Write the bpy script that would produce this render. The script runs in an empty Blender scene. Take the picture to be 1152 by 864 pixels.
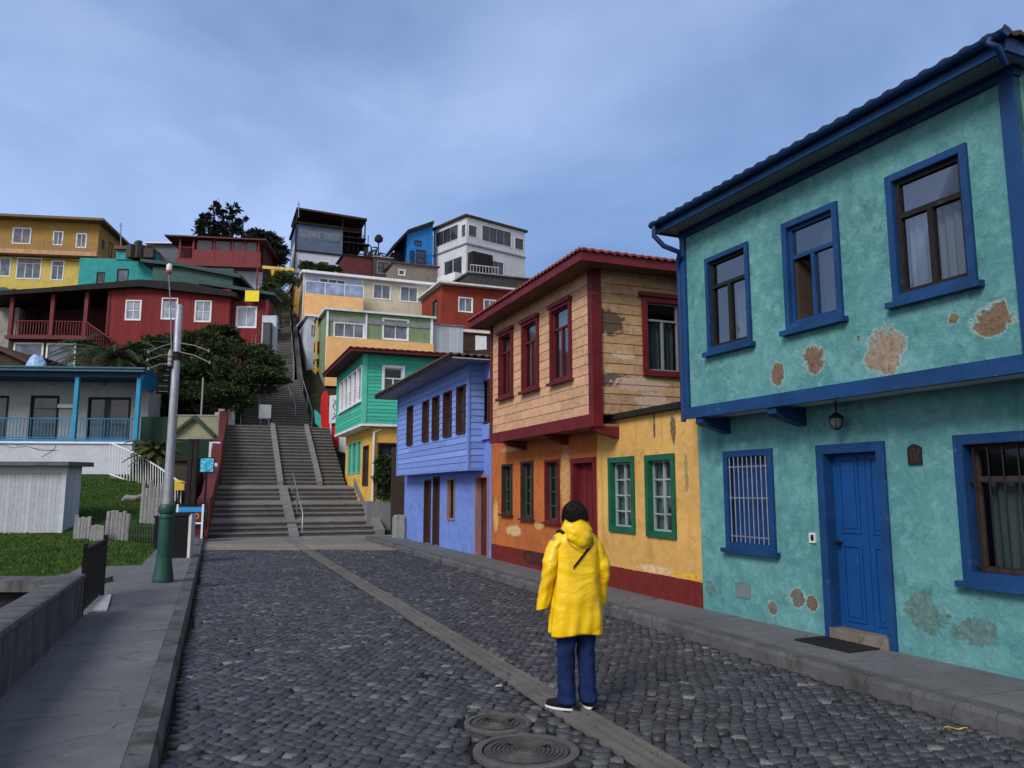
import bpy, math, random
import numpy as np
from mathutils import Vector, Matrix, noise
random.seed(7); rng = np.random.default_rng(7)
V = Vector
S = bpy.context.scene
# ------------------------------------------------------------------ camera, world, sun, exposure
CAMZ = 1.7
F = 865.0
PITCH = math.atan(120 / F)
CP, SP = math.cos(PITCH), math.sin(PITCH)
cd = bpy.data.cameras.new("camera"); cam = bpy.data.objects.new("camera", cd)
S.collection.objects.link(cam); S.camera = cam
cam.location = (0, 0, CAMZ); cam.rotation_euler = (math.pi / 2 + PITCH, 0, 0)
cd.sensor_width = 36; cd.lens = 36 * F / 1152; cd.clip_end = 3000; cd.clip_start = 0.05
S.render.resolution_x = 1024; S.render.resolution_y = 768

SUN_EL, SUN_AZ = math.radians(38), math.radians(215)      # azimuth of the place the sun stands, clockwise from +Y
sd = bpy.data.lights.new("sun", 'SUN'); so = bpy.data.objects.new("sun", sd); S.collection.objects.link(so)
sd.energy = 1.5; sd.angle = math.radians(22); sd.color = (1.0, 0.95, 0.90)
sdir = V((math.sin(SUN_AZ) * math.cos(SUN_EL), math.cos(SUN_AZ) * math.cos(SUN_EL), math.sin(SUN_EL)))
so.rotation_euler = sdir.to_track_quat('Z', 'Y').to_euler()

w = bpy.data.worlds.new("World"); S.world = w; w.use_nodes = True
nt = w.node_tree; nt.nodes.clear()
def wn(t, **k):
    n = nt.nodes.new(t)
    for a, b in k.items(): setattr(n, a, b)
    return n
out = wn('ShaderNodeOutputWorld'); bg = wn('ShaderNodeBackground'); bg.inputs[1].default_value = 1.0
sky = wn('ShaderNodeTexSky', sky_type='NISHITA', sun_disc=False)
sky.sun_elevation = SUN_EL; sky.sun_rotation = SUN_AZ; sky.air_density = 1.2; sky.dust_density = 1.5
skm = wn('ShaderNodeVectorMath', operation='SCALE'); skm.inputs['Scale'].default_value = 0.05
tc = wn('ShaderNodeTexCoord')
mp = wn('ShaderNodeMapping'); mp.inputs['Scale'].default_value = (1, 1, 1.5); mp.inputs['Location'].default_value = (5.3, 1.7, 2.2)
n1 = wn('ShaderNodeTexNoise'); n1.inputs['Scale'].default_value = 1.9; n1.inputs['Detail'].default_value = 7; n1.inputs['Roughness'].default_value = .52; n1.inputs['Distortion'].default_value = .35
cr = wn('ShaderNodeValToRGB')
cr.color_ramp.elements[0].position = .34; cr.color_ramp.elements[0].color = (.080, .150, .305, 1)
cr.color_ramp.elements[1].position = .70; cr.color_ramp.elements[1].color = (.245, .325, .53, 1)
e = cr.color_ramp.elements.new(.50); e.color = (.145, .225, .405, 1)
sx = wn('ShaderNodeSeparateXYZ')
gr = wn('ShaderNodeMapRange'); gr.inputs['From Min'].default_value = 0.0; gr.inputs['From Max'].default_value = .75
gr.inputs['To Min'].default_value = 1.42; gr.inputs['To Max'].default_value = .72
cs = wn('ShaderNodeVectorMath', operation='SCALE')
mx = wn('ShaderNodeMix', data_type='RGBA'); mx.inputs[0].default_value = .86
L = nt.links.new
L(tc.outputs['Generated'], mp.inputs['Vector']); L(mp.outputs[0], n1.inputs['Vector']); L(n1.outputs[0], cr.inputs[0])
L(tc.outputs['Generated'], sx.inputs[0]); L(sx.outputs['Z'], gr.inputs['Value'])
# unseen sky behind the camera whitened, added to make the fill less blue
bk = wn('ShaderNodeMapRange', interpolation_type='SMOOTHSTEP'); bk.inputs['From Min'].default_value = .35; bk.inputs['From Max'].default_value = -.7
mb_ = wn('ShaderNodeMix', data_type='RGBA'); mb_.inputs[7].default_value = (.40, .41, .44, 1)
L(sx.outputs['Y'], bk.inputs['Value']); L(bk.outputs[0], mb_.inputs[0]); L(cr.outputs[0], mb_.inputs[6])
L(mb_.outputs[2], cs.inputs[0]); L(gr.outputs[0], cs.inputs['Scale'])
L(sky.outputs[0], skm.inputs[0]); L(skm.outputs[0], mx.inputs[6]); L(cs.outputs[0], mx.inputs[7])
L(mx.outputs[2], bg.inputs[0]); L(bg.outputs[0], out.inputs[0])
vs = S.view_settings; vs.view_transform = 'Standard'; vs.look = 'None'; vs.exposure = 0.9; vs.gamma = 1
vs.use_curve_mapping = False

# ------------------------------------------------------------------ helpers: placing
def ray(x, y):
    v = (432 - y) / F
    return V(((x - 576) / F, CP - v * SP, SP + v * CP))
def pg(x, y, z=0.0):
    r = ray(x, y); t = (z - CAMZ) / r.z
    return V((r.x * t, r.y * t, z))
def pd(x, y, D):
    r = ray(x, y); t = D / r.y
    return V((r.x * t, D, CAMZ + r.z * t))
class Wall:
    """a vertical plane: origin, unit direction u, outward normal n"""
    def __init__(s, a, b, n=None):
        s.o = V((a[0], a[1], 0)); d = V((b[0] - a[0], b[1] - a[1], 0)); s.u = d.normalized()
        s.n = V((s.u.y, -s.u.x, 0))
        if (V((0, 0, 0)) - s.o).dot(s.n) < 0: s.n = -s.n
        if n is not None and s.n.dot(n) < 0: s.n = -s.n
    def shift(s, k):
        w = Wall.__new__(Wall); w.o = s.o + s.n * k; w.u = s.u.copy(); w.n = s.n.copy(); return w
    def side(s, u, facing):
        """the wall at coordinate u, running back (against n); facing=+1 looks along +u, -1 along -u"""
        w = Wall.__new__(Wall); w.o = s.o + s.u * u; w.u = -s.n; w.n = s.u * facing; return w
    def px(s, x, y):
        r = ray(x, y); c = V((0, 0, CAMZ))
        t = (s.o - V((0, 0, 0))).dot(s.n) / (r.dot(s.n)); p = c + r * t
        return (p - s.o).dot(s.u), p.z
    def P(s, u, z, n=0.0):
        p = s.o + s.u * u + s.n * n; return V((p.x, p.y, z))
    def rect(s, xl, xr, yt, yb):
        ym = (yt + yb) / 2; xm = (xl + xr) / 2
        a = s.px(xl, ym)[0]; b = s.px(xr, ym)[0]
        return (min(a, b), max(a, b), s.px(xm, yb)[1], s.px(xm, yt)[1])

# ------------------------------------------------------------------ helpers: building
OFF = {}
class MB:
    def __init__(s, W=None):
        s.v = []; s.f = []; s.uv = []; s.W = W; s.smooth = False; s.mi = []
    def _uv(s, pts):
        n = (pts[1] - pts[0]).cross(pts[2] - pts[0])
        if n.length < 1e-12 and len(pts) > 3: n = (pts[2] - pts[0]).cross(pts[3] - pts[0])
        U = s.W.u if s.W else V((1, 0, 0)); N = s.W.n if s.W else V((0, 1, 0)); O = s.W.o if s.W else V((0, 0, 0))
        nz = abs(n.z); nu = abs(n.dot(U)); nn = abs(n.dot(N))
        r = []
        for p in pts:
            q = p - O
            if nz > nu and nz > nn: r.append((q.dot(U), q.dot(N)))
            elif nu > nn: r.append((q.dot(N), p.z))
            else: r.append((q.dot(U), p.z))
        return r
    def face(s, pts, mi=0):
        pts = [V(p) for p in pts]; b = len(s.v); s.v += pts; s.f.append(tuple(range(b, b + len(pts)))); s.uv.append(s._uv(pts)); s.mi.append(mi)
        return s
    def grid(s, rows, close=False, mi=0):
        """rows: list of lists of points, shared vertices"""
        b = len(s.v); n = len(rows[0])
        for r in rows: s.v += [V(p) for p in r]
        for i in range(len(rows) - 1):
            for j in range(n if close else n - 1):
                k = (j + 1) % n
                q = (b + i * n + j, b + i * n + k, b + (i + 1) * n + k, b + (i + 1) * n + j)
                s.f.append(q); s.uv.append(s._uv([s.v[t] for t in q])); s.mi.append(mi)
        return s
    def hexa(s, c):
        """c: 8 corners, bottom 4 then top 4"""
        for q in ((3, 2, 1, 0), (4, 5, 6, 7), (0, 1, 5, 4), (1, 2, 6, 5), (2, 3, 7, 6), (3, 0, 4, 7)):
            s.face([c[i] for i in q])
        return s
    def wbox(s, W, u0, u1, z0, z1, n0, n1):
        return s.hexa([W.P(u0, z0, n0), W.P(u1, z0, n0), W.P(u1, z0, n1), W.P(u0, z0, n1), W.P(u0, z1, n0), W.P(u1, z1, n0), W.P(u1, z1, n1), W.P(u0, z1, n1)])
    def box(s, c, sx, sy, sz, rz=0.0):
        """box with base centre c"""
        co, si = math.cos(rz), math.sin(rz); p = []
        for z in (0, sz):
            for a, b in ((-1, -1), (1, -1), (1, 1), (-1, 1)):
                x, y = a * sx / 2, b * sy / 2
                p.append(V((c[0] + x * co - y * si, c[1] + x * si + y * co, c[2] + z)))
        return s.hexa(p)
    def beam(s, a, b, wd, h=None, up=None):
        """square bar from a to b"""
        a, b = V(a), V(b); h = h or wd; d = (b - a).normalized(); up = V(up) if up else (V((0, 0, 1)) if abs(d.z) < .95 else V((0, 1, 0)))
        x = d.cross(up).normalized(); y = x.cross(d).normalized(); x *= wd / 2; y *= h / 2
        return s.hexa([a - x - y, a + x - y, a + x + y, a - x + y, b - x - y, b + x - y, b + x + y, b - x + y])
    def tube(s, pts, r, n=8, caps=True):
        pts = [V(p) for p in pts]; rr = r if isinstance(r, (list, tuple)) else [r] * len(pts)
        rows = []; px = None
        for i, p in enumerate(pts):
            d = (pts[min(i + 1, len(pts) - 1)] - pts[max(i - 1, 0)])
            d = d.normalized() if d.length > 1e-9 else V((0, 0, 1))
            if px is None:
                t = V((0, 0, 1)) if abs(d.z) < .9 else V((1, 0, 0)); x = d.cross(t).normalized()
            else: x = (px - d * px.dot(d)).normalized()
            px = x; y = d.cross(x)
            rows.append([p + (x * math.cos(a) + y * math.sin(a)) * rr[i] for a in [2 * math.pi * k / n for k in range(n)]])
        s.grid(rows, close=True)
        if caps: s.face(rows[0][::-1]); s.face(rows[-1])
        return s
    def lathe(s, c, prof, n=20):
        """prof: (r, z) list around vertical axis at c"""
        rows = [[V((c[0] + r * math.cos(a), c[1] + r * math.sin(a), c[2] + z)) for a in [2 * math.pi * k / n for k in range(n)]] for r, z in prof]
        s.grid(rows, close=True); s.face(rows[0][::-1]); s.face(rows[-1]); return s
    def prism(s, pts, d):
        """polygon extruded by vector d"""
        pts = [V(p) for p in pts]; d = V(d); q = [p + d for p in pts]
        s.face(pts[::-1]); s.face(q); n = len(pts)
        for i in range(n): s.face([pts[i], pts[(i + 1) % n], q[(i + 1) % n], q[i]])
        return s
    def build(s, name, mat, parent=None, smooth=False, origin=None, label=None):
        me = bpy.data.meshes.new(name)
        off = OFF.get(parent.name, V((0, 0, 0))) if parent else (V(origin) if origin is not None else s.base())
        me.from_pydata([tuple(p - off) for p in s.v], [], s.f)
        ul = me.uv_layers.new(name="UVMap")
        ul.data.foreach_set('uv', [c for f in s.uv for p in f for c in p])
        for m in (mat if isinstance(mat, (list, tuple)) else [mat]): me.materials.append(m)
        if any(s.mi): me.polygons.foreach_set('material_index', s.mi)
        if smooth or s.smooth: me.polygons.foreach_set('use_smooth', [True] * len(s.f))
        me.update()
        o = bpy.data.objects.new(name, me); S.collection.objects.link(o)
        if parent: o.parent = parent
        else: o.location = off
        OFF[o.name] = off
        if label: o['label'] = label
        return o
    def base(s):
        a = np.array([tuple(p) for p in s.v]); mn, mxx = a.min(0), a.max(0)
        return V(((mn[0] + mxx[0]) / 2, (mn[1] + mxx[1]) / 2, mn[2]))
def tag(o, label, cat, group=None, kind=None):
    o['label'] = label; o['category'] = cat
    if group: o['group'] = group
    if kind: o['kind'] = kind
    return o
def struct(o): o['kind'] = 'structure'; return o
def thing(name, label, cat, loc, group=None):
    o = bpy.data.objects.new(name, None); S.collection.objects.link(o); o.location = loc; o.empty_display_size = .2
    OFF[o.name] = V(loc); return tag(o, label, cat, group)
def copy_tree(o, parent=None):
    c = o.copy(); S.collection.objects.link(c)
    if parent: c.parent = parent
    for ch in list(o.children): copy_tree(ch, c)
    return c

# ------------------------------------------------------------------ materials
def srgb(r, g, b):
    f = lambda c: (c / 255 / 12.92) if c / 255 <= .04045 else ((c / 255 + .055) / 1.055) ** 2.4
    return (f(r), f(g), f(b))
class NT:
    def __init__(s, name):
        s.m = bpy.data.materials.new(name); s.m.use_nodes = True; s.t = s.m.node_tree; s.b = s.t.nodes['Principled BSDF']
    def n(s, t, **k):
        x = s.t.nodes.new(t)
        for a, b in k.items():
            if a in x.inputs.keys(): s.inp(x, a, b)
            else: setattr(x, a, b)
        return x
    def inp(s, x, a, b):
        if hasattr(b, 'is_output'): s.t.links.new(b, x.inputs[a])
        else: x.inputs[a].default_value = b
    def uv(s): return s.n('ShaderNodeTexCoord').outputs['UV']
    def ob(s): return s.n('ShaderNodeTexCoord').outputs['Object']
    def noise(s, co, scale, detail=4, rough=.55, dist=0, sc=None):
        if sc: co = s.n('ShaderNodeMapping', Vector=co, Scale=sc).outputs[0]
        return s.n('ShaderNodeTexNoise', Vector=co, Scale=scale, Detail=detail, Roughness=rough, Distortion=dist).outputs[0]
    def ramp(s, fac, *st):
        x = s.n('ShaderNodeValToRGB', Fac=fac); el = x.color_ramp.elements
        while len(el) < len(st): el.new(.5)
        for e_, (p, c) in zip(el, st):
            e_.position = p; e_.color = (c, c, c, 1) if isinstance(c, (int, float)) else tuple(c[:3]) + (1,)
        return x.outputs[0]
    def mix(s, fac, a, b, blend='MIX'):
        x = s.n('ShaderNodeMix', data_type='RGBA', blend_type=blend)
        for i, q in ((0, fac), (6, a), (7, b)):
            if hasattr(q, 'is_output'): s.t.links.new(q, x.inputs[i])
            else: x.inputs[i].default_value = q if i == 0 else (tuple(q[:3]) + (1,))
        return x.outputs[2]
    def math(s, op, a, b=0.0, c=0.0, clamp=False):
        x = s.n('ShaderNodeMath', operation=op, use_clamp=clamp)
        for i, q in ((0, a), (1, b), (2, c)):
            if hasattr(q, 'is_output'): s.t.links.new(q, x.inputs[i])
            else: x.inputs[i].default_value = q
        return x.outputs[0]
    def bump(s, h, strength=.3, dist=.02, prev=None):
        x = s.n('ShaderNodeBump', Height=h, Strength=strength, Distance=dist)
        if prev: s.t.links.new(prev, x.inputs['Normal'])
        return x.outputs[0]
    def done(s, col=None, rough=.8, normal=None, spec=.3, metal=0):
        for k, q in (('Base Color', col), ('Roughness', rough), ('Normal', normal), ('Specular IOR Level', spec), ('Metallic', metal)):
            if q is None: continue
            if hasattr(q, 'is_output'): s.t.links.new(q, s.b.inputs[k])
            else: s.b.inputs[k].default_value = (tuple(q[:3]) + (1,)) if k == 'Base Color' else q
        return s.m
def mul(c, k): return tuple(x * k for x in c[:3])
_pc = {}
def paint(col, rough=.6, wear=.25, name='paint', scale=1.0, spec=.3, metal=0):
    """painted or plain surface with a little tone drift, grime and fine bump"""
    key = (tuple(round(c, 3) for c in col), rough, wear, scale, metal)
    if key in _pc: return _pc[key]
    t = NT(name); co = t.ob()
    a = t.noise(co, 2.2 * scale, 5, .6); b = t.noise(co, 22 * scale, 3, .6)
    c = t.mix(t.ramp(a, (.3, 0), (.7, 1)), mul(col, 1 - wear), mul(col, 1 + wear * .45))
    c = t.mix(t.ramp(b, (.56, 0), (.75, wear)), c, mul(col, .5))
    wn_ = t.noise(co, 7 * scale, 9, .78); c = t.mix(t.ramp(wn_, (.60, 0), (.64, wear * 1.3)), c, tuple(min(.6, x * .6 + .09) for x in col))
    nm = t.bump(t.noise(co, 30 * scale, 4, .6, .4, sc=(1, 1, .35)), .3, .01)
    _pc[key] = t.done(c, rough, nm, spec, metal); return _pc[key]
def stucco(name, base, dark, light, patches=(), chips=.0, chipcol=(.25, .2, .15), scale=1.0, bump=.5, drip=0.0, zones=(), flake=0.0):
    """plaster in metre UVs; patches: (u, z, ru, rz, colour) where the coat has come off; zones: (z0, z1, colour) painted bands"""
    t = NT(name); co = t.uv()
    a = t.noise(co, .9 * scale, 6, .62, .4); b = t.noise(co, 6.5 * scale, 9, .74, .25); f = t.noise(co, 38, 5, .7)
    c = t.mix(t.ramp(a, (.32, 0), (.68, 1)), dark, base)
    c = t.mix(t.ramp(b, (.48, 0), (.70, .5)), c, light)
    c = t.mix(t.ramp(f, (.30, .35), (.46, 0)), c, mul(dark, .8))
    c = t.mix(t.ramp(t.noise(co, 3.1, 9, .78, .3), (.34, .75), (.46, 0)), c, mul(dark, .72))
    if flake:
        nv = t.n('ShaderNodeTexNoise', Vector=co, Scale=7.0, Detail=6.0, Roughness=.7); sc_ = t.n('ShaderNodeVectorMath', operation='SCALE'); sc_.inputs['Scale'].default_value = .22; t.t.links.new(nv.outputs[1], sc_.inputs[0])
        ad = t.n('ShaderNodeVectorMath', operation='ADD'); t.t.links.new(co, ad.inputs[0]); t.t.links.new(sc_.outputs[0], ad.inputs[1])
        v1 = t.n('ShaderNodeTexVoronoi', Scale=8.5); t.t.links.new(ad.outputs[0], v1.inputs['Vector'])
        v2 = t.n('ShaderNodeTexVoronoi', feature='DISTANCE_TO_EDGE', Scale=8.5); t.t.links.new(ad.outputs[0], v2.inputs['Vector'])
        cellv = t.n('ShaderNodeSeparateXYZ', Vector=v1.outputs['Color']).outputs[0]
        msk = t.ramp(t.noise(co, 1.3, 6, .65), (.40, 0), (.62, 1))
        c = t.mix(t.math('MULTIPLY', t.ramp(cellv, (.0, .9), (.45, 0)), t.math('MULTIPLY', msk, flake)), c, (mul(dark, .85)))
        c = t.mix(t.math('MULTIPLY', t.ramp(cellv, (.6, 0), (1, .9)), t.math('MULTIPLY', msk, flake)), c, light)
        c = t.mix(t.math('MULTIPLY', t.ramp(v2.outputs['Distance'], (0, 1), (.035, 0)), t.math('MULTIPLY', msk, flake)), c, mul(dark, .45))
    if drip:
        d = t.noise(co, 1.0, 5, .65, .2, sc=(4.0, .35, 1))
        c = t.mix(t.ramp(d, (.54, 0), (.74, drip)), c, mul(dark, .35))
    h = t.math('ADD', t.math('MULTIPLY', b, .7), t.math('MULTIPLY', f, .3))
    if flake: h = t.math('ADD', h, t.math('MULTIPLY', t.math('MULTIPLY', cellv, msk), .35))
    sep = t.n('ShaderNodeSeparateXYZ', Vector=co)
    nz = t.noise(co, 5.0, 5, .7, .3)
    for (z0, z1, zc) in zones:
        zz = t.math('ADD', sep.outputs[1], t.math('MULTIPLY', t.math('SUBTRACT', nz, .5), .035))
        m = t.math('MULTIPLY', t.math('GREATER_THAN', zz, z0), t.math('LESS_THAN', zz, z1))
        zcol = t.mix(t.ramp(b, (.35, 0), (.7, 1)), mul(zc, .75), mul(zc, 1.2))
        c = t.mix(m, c, zcol)
    if chips:
        m = t.ramp(t.noise(co, 2.2 * scale, 7, .68, .6), (.62 - chips, 0), (.635 - chips, 1))
        c = t.mix(m, c, chipcol); h = t.math('SUBTRACT', h, t.math('MULTIPLY', m, .25))
    if patches:
        tot = None; pn = t.noise(co, 5.0, 9, .80, .4)
        for (pu, pz, ru, rz, pc) in patches:
            du = t.math('DIVIDE', t.math('SUBTRACT', sep.outputs[0], pu), ru); dz = t.math('DIVIDE', t.math('SUBTRACT', sep.outputs[1], pz), rz)
            r2 = t.math('ADD', t.math('MULTIPLY', du, du), t.math('MULTIPLY', dz, dz))
            r2 = t.math('ADD', r2, t.math('MULTIPLY', t.math('SUBTRACT', pn, .5), 6.0))
            m = t.math('LESS_THAN', r2, 1.0); m0 = t.math('LESS_THAN', r2, 1.35)
            if pc[0] < .14: m0 = 0.0
            c = t.mix(t.math('MULTIPLY', m0, .8), c, t.mix(.5, light, (.42, .40, .36)))
            pcol = t.mix(t.ramp(t.noise(co, 16, 5, .7), (.3, 0), (.7, 1)), mul(pc, .5), mul(pc, 1.25))
            c = t.mix(m, c, pcol); h = t.math('SUBTRACT', h, t.math('MULTIPLY', m, .5))
    nm = t.bump(h, bump, .03)
    return t.done(c, .88, nm, .2)
def boards(name, base, dark, light, row=.2, vrow=0.0, length=1.1, z0=0.0, wear=.4, wearcol=(.4, .3, .22), joint=.006, vertical=False, patches=()):
    """painted boards in metre UVs: tone changes from board to board, end joints, worn paint"""
    t = NT(name); co = t.uv()
    if vertical: co2 = t.n('ShaderNodeMapping', Vector=co, Rotation=(0, 0, math.pi / 2)).outputs[0]
    else: co2 = t.n('ShaderNodeMapping', Vector=co, Location=(0, -z0, 0)).outputs[0]
    br = t.n('ShaderNodeTexBrick', Vector=co2, offset=.5, offset_frequency=2)
    t.inp(br, 'Color1', mul(base, .76) + (1,)); t.inp(br, 'Color2', mul(base, 1.16) + (1,)); t.inp(br, 'Mortar', mul(dark, .35) + (1,))
    t.inp(br, 'Scale', 1.0); t.inp(br, 'Mortar Size', joint); t.inp(br, 'Brick Width', length); t.inp(br, 'Row Height', row); t.inp(br, 'Mortar Smooth', .4); t.inp(br, 'Bias', 0.0)
    g = t.noise(co2, 3.0, 6, .7, .3, sc=(1, 7, 1)); p = t.noise(co, 3.2, 7, .72, .5); f = t.noise(co2, 20, 3, .6, 0, sc=(1, 6, 1))
    c = t.mix(t.ramp(g, (.35, 0), (.7, .6)), br.outputs[0], light)
    c = t.mix(t.ramp(p, (.53, 0), (.66, wear)), c, wearcol)
    c = t.mix(t.ramp(p, (.30, wear), (.42, 0)), c, dark)
    k_ = t.noise(co, 9, 8, .75, .3); c = t.mix(t.ramp(k_, (.52, 0), (.62, wear * .9)), c, mul(dark, .8)); c = t.mix(t.ramp(k_, (.36, wear), (.46, 0)), c, light)
    h = t.math('ADD', t.math('MULTIPLY', g, .4), t.math('ADD', t.math('MULTIPLY', f, .25), t.math('MULTIPLY', k_, .3)))
    h = t.math('SUBTRACT', h, t.math('MULTIPLY', br.outputs['Fac'], .8))
    if patches:
        sep = t.n('ShaderNodeSeparateXYZ', Vector=co); pn = t.noise(co, 5.0, 7, .78, .6)
        for (pu, pz, ru, rz, pc) in patches:
            du = t.math('DIVIDE', t.math('SUBTRACT', sep.outputs[0], pu), ru); dz = t.math('DIVIDE', t.math('SUBTRACT', sep.outputs[1], pz), rz)
            r2 = t.math('ADD', t.math('ADD', t.math('MULTIPLY', du, du), t.math('MULTIPLY', dz, dz)), t.math('MULTIPLY', t.math('SUBTRACT', pn, .5), 5.5))
            m = t.math('LESS_THAN', r2, 1.0)
            c = t.mix(m, c, t.mix(t.ramp(f, (.3, 0), (.7, 1)), mul(pc, .55), mul(pc, 1.2))); h = t.math('SUBTRACT', h, t.math('MULTIPLY', m, .3))
    return t.done(c, .8, t.bump(h, .5, .02), .25)
def concrete(name, base, scale=1.0, stain=.5, rough=.85, green=0.0):
    t = NT(name); co = t.ob()
    a = t.noise(co, .8 * scale, 7, .65, .5); b = t.noise(co, 6 * scale, 6, .7); f = t.noise(co, 70 * scale, 3, .6)
    c = t.mix(t.ramp(a, (.3, 0), (.7, 1)), mul(base, .66), mul(base, 1.12))
    c = t.mix(t.ramp(b, (.5, 0), (.72, stain)), c, mul(base, .45))
    c = t.mix(t.ramp(f, (.35, .45), (.5, 0)), c, mul(base, .5)); c = t.mix(t.ramp(f, (.6, 0), (.75, .4)), c, mul(base, 1.7))
    dco = t.n('ShaderNodeVectorMath', operation='ADD'); t.t.links.new(co, dco.inputs[0]); nv = t.n('ShaderNodeTexNoise', Vector=co, Scale=3.0, Detail=5.0); sc_ = t.n('ShaderNodeVectorMath', operation='SCALE'); sc_.inputs['Scale'].default_value = .35; t.t.links.new(nv.outputs[1], sc_.inputs[0]); t.t.links.new(sc_.outputs[0], dco.inputs[1])
    vo = t.n('ShaderNodeTexVoronoi', feature='DISTANCE_TO_EDGE', Scale=.9 * scale); t.t.links.new(dco.outputs[0], vo.inputs['Vector'])
    ck = t.math('MULTIPLY', t.ramp(vo.outputs['Distance'], (.0, 1), (.012, 0)), t.ramp(a, (.46, 0), (.54, .85))); c = t.mix(ck, c, mul(base, .22))
    c = t.mix(t.ramp(t.noise(co, 1.7 * scale, 8, .75, .6), (.60, 0), (.70, .35)), c, mul(base, 1.8))
    if green: c = t.mix(t.ramp(t.noise(co, 2.5, 6, .7), (.5, 0), (.66, green)), c, (.035, .04, .03))
    return t.done(c, rough, t.bump(t.math('ADD', f, t.math('MULTIPLY', b, .8)), .4, .012), .25)
def glassmat():
    t = NT('window_glass'); t.t.nodes.remove(t.b); o = t.t.nodes['Material Output']
    tr = t.n('ShaderNodeBsdfTransparent'); tr.inputs[0].default_value = (.62, .66, .68, 1)
    gl = t.n('ShaderNodeBsdfGlossy'); gl.inputs['Roughness'].default_value = .04
    lw = t.n('ShaderNodeFresnel'); lw.inputs[0].default_value = 1.55
    nz = t.noise(t.ob(), 1.5, 2); nb = t.bump(nz, .06, .05); t.t.links.new(nb, gl.inputs['Normal'])
    fc = t.math('ADD', t.math('MULTIPLY', lw.outputs[0], .22), .02, clamp=True)
    mxs = t.n('ShaderNodeMixShader'); t.t.links.new(fc, mxs.inputs[0]); t.t.links.new(tr.outputs[0], mxs.inputs[1]); t.t.links.new(gl.outputs[0], mxs.inputs[2])
    t.t.links.new(mxs.outputs[0], o.inputs[0]); return t.m
GLASS = glassmat()
def pane(col, rough=.08, name='pane_glass'):
    t = NT(name); co = t.ob(); a = t.noise(co, 1.3, 3)
    return t.done(t.mix(t.ramp(a, (.35, 0), (.65, 1)), mul(col, .6), mul(col, 1.5)), rough, t.bump(a, .08, .05), .6)
PANE = pane((.03, .035, .045)); PANE_L = pane((.22, .25, .32), .15); PANE_M = pane((.09, .11, .15), .1)
def curtainmat(col):
    t = NT('curtain_cloth'); co = t.uv()
    wv = t.n('ShaderNodeTexWave', Vector=co, Scale=3.2, Distortion=1.5, Detail=2)
    return t.done(t.mix(wv.outputs[1], mul(col, .8), col), .95, t.bump(wv.outputs[1], .4, .03), .1)
CURT = curtainmat((.62, .62, .68)); CURT_D = curtainmat((.38, .42, .40)); CURT_P = curtainmat((.45, .42, .44))

WHITE = paint((.72, .74, .78), .55, .15, 'white_paint'); OFFW = paint((.62, .62, .60), .6, .2, 'off_white_paint')
BLACK = paint((.010, .010, .012), .55, .2, 'black_paint', 1, .12); DARK = paint((.022, .020, .020), .75, .3, 'dark_paint', 1, .12)
GREY = paint((.22, .23, .25), .6, .25, 'grey_paint'); BROWN = paint((.05, .022, .016), .6, .3, 'brown_paint')
BLUE = paint((.008, .050, .158), .5, .35, 'blue_paint'); DBLUE = paint((.006, .034, .115), .5, .3, 'dark_blue_paint')
BLUED = paint((.006, .060, .215), .4, .18, 'door_blue_paint')
RED = paint((.135, .012, .017), .55, .35, 'red_paint'); RED_B = paint((.55, .012, .014), .45, .15, 'bright_red_paint')
GREEN = paint((.010, .105, .058), .5, .3, 'green_paint'); YEL = paint((.72, .47, .06), .6, .2, 'yellow_paint')
PEACH = paint((.80, .46, .20), .65, .15, 'peach_paint'); STEEL = paint((.30, .31, .33), .45, .25, 'galvanised_steel', 3, .5, .6)
DWOOD = paint((.045, .030, .022), .75, .35, 'dark_wood')
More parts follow.
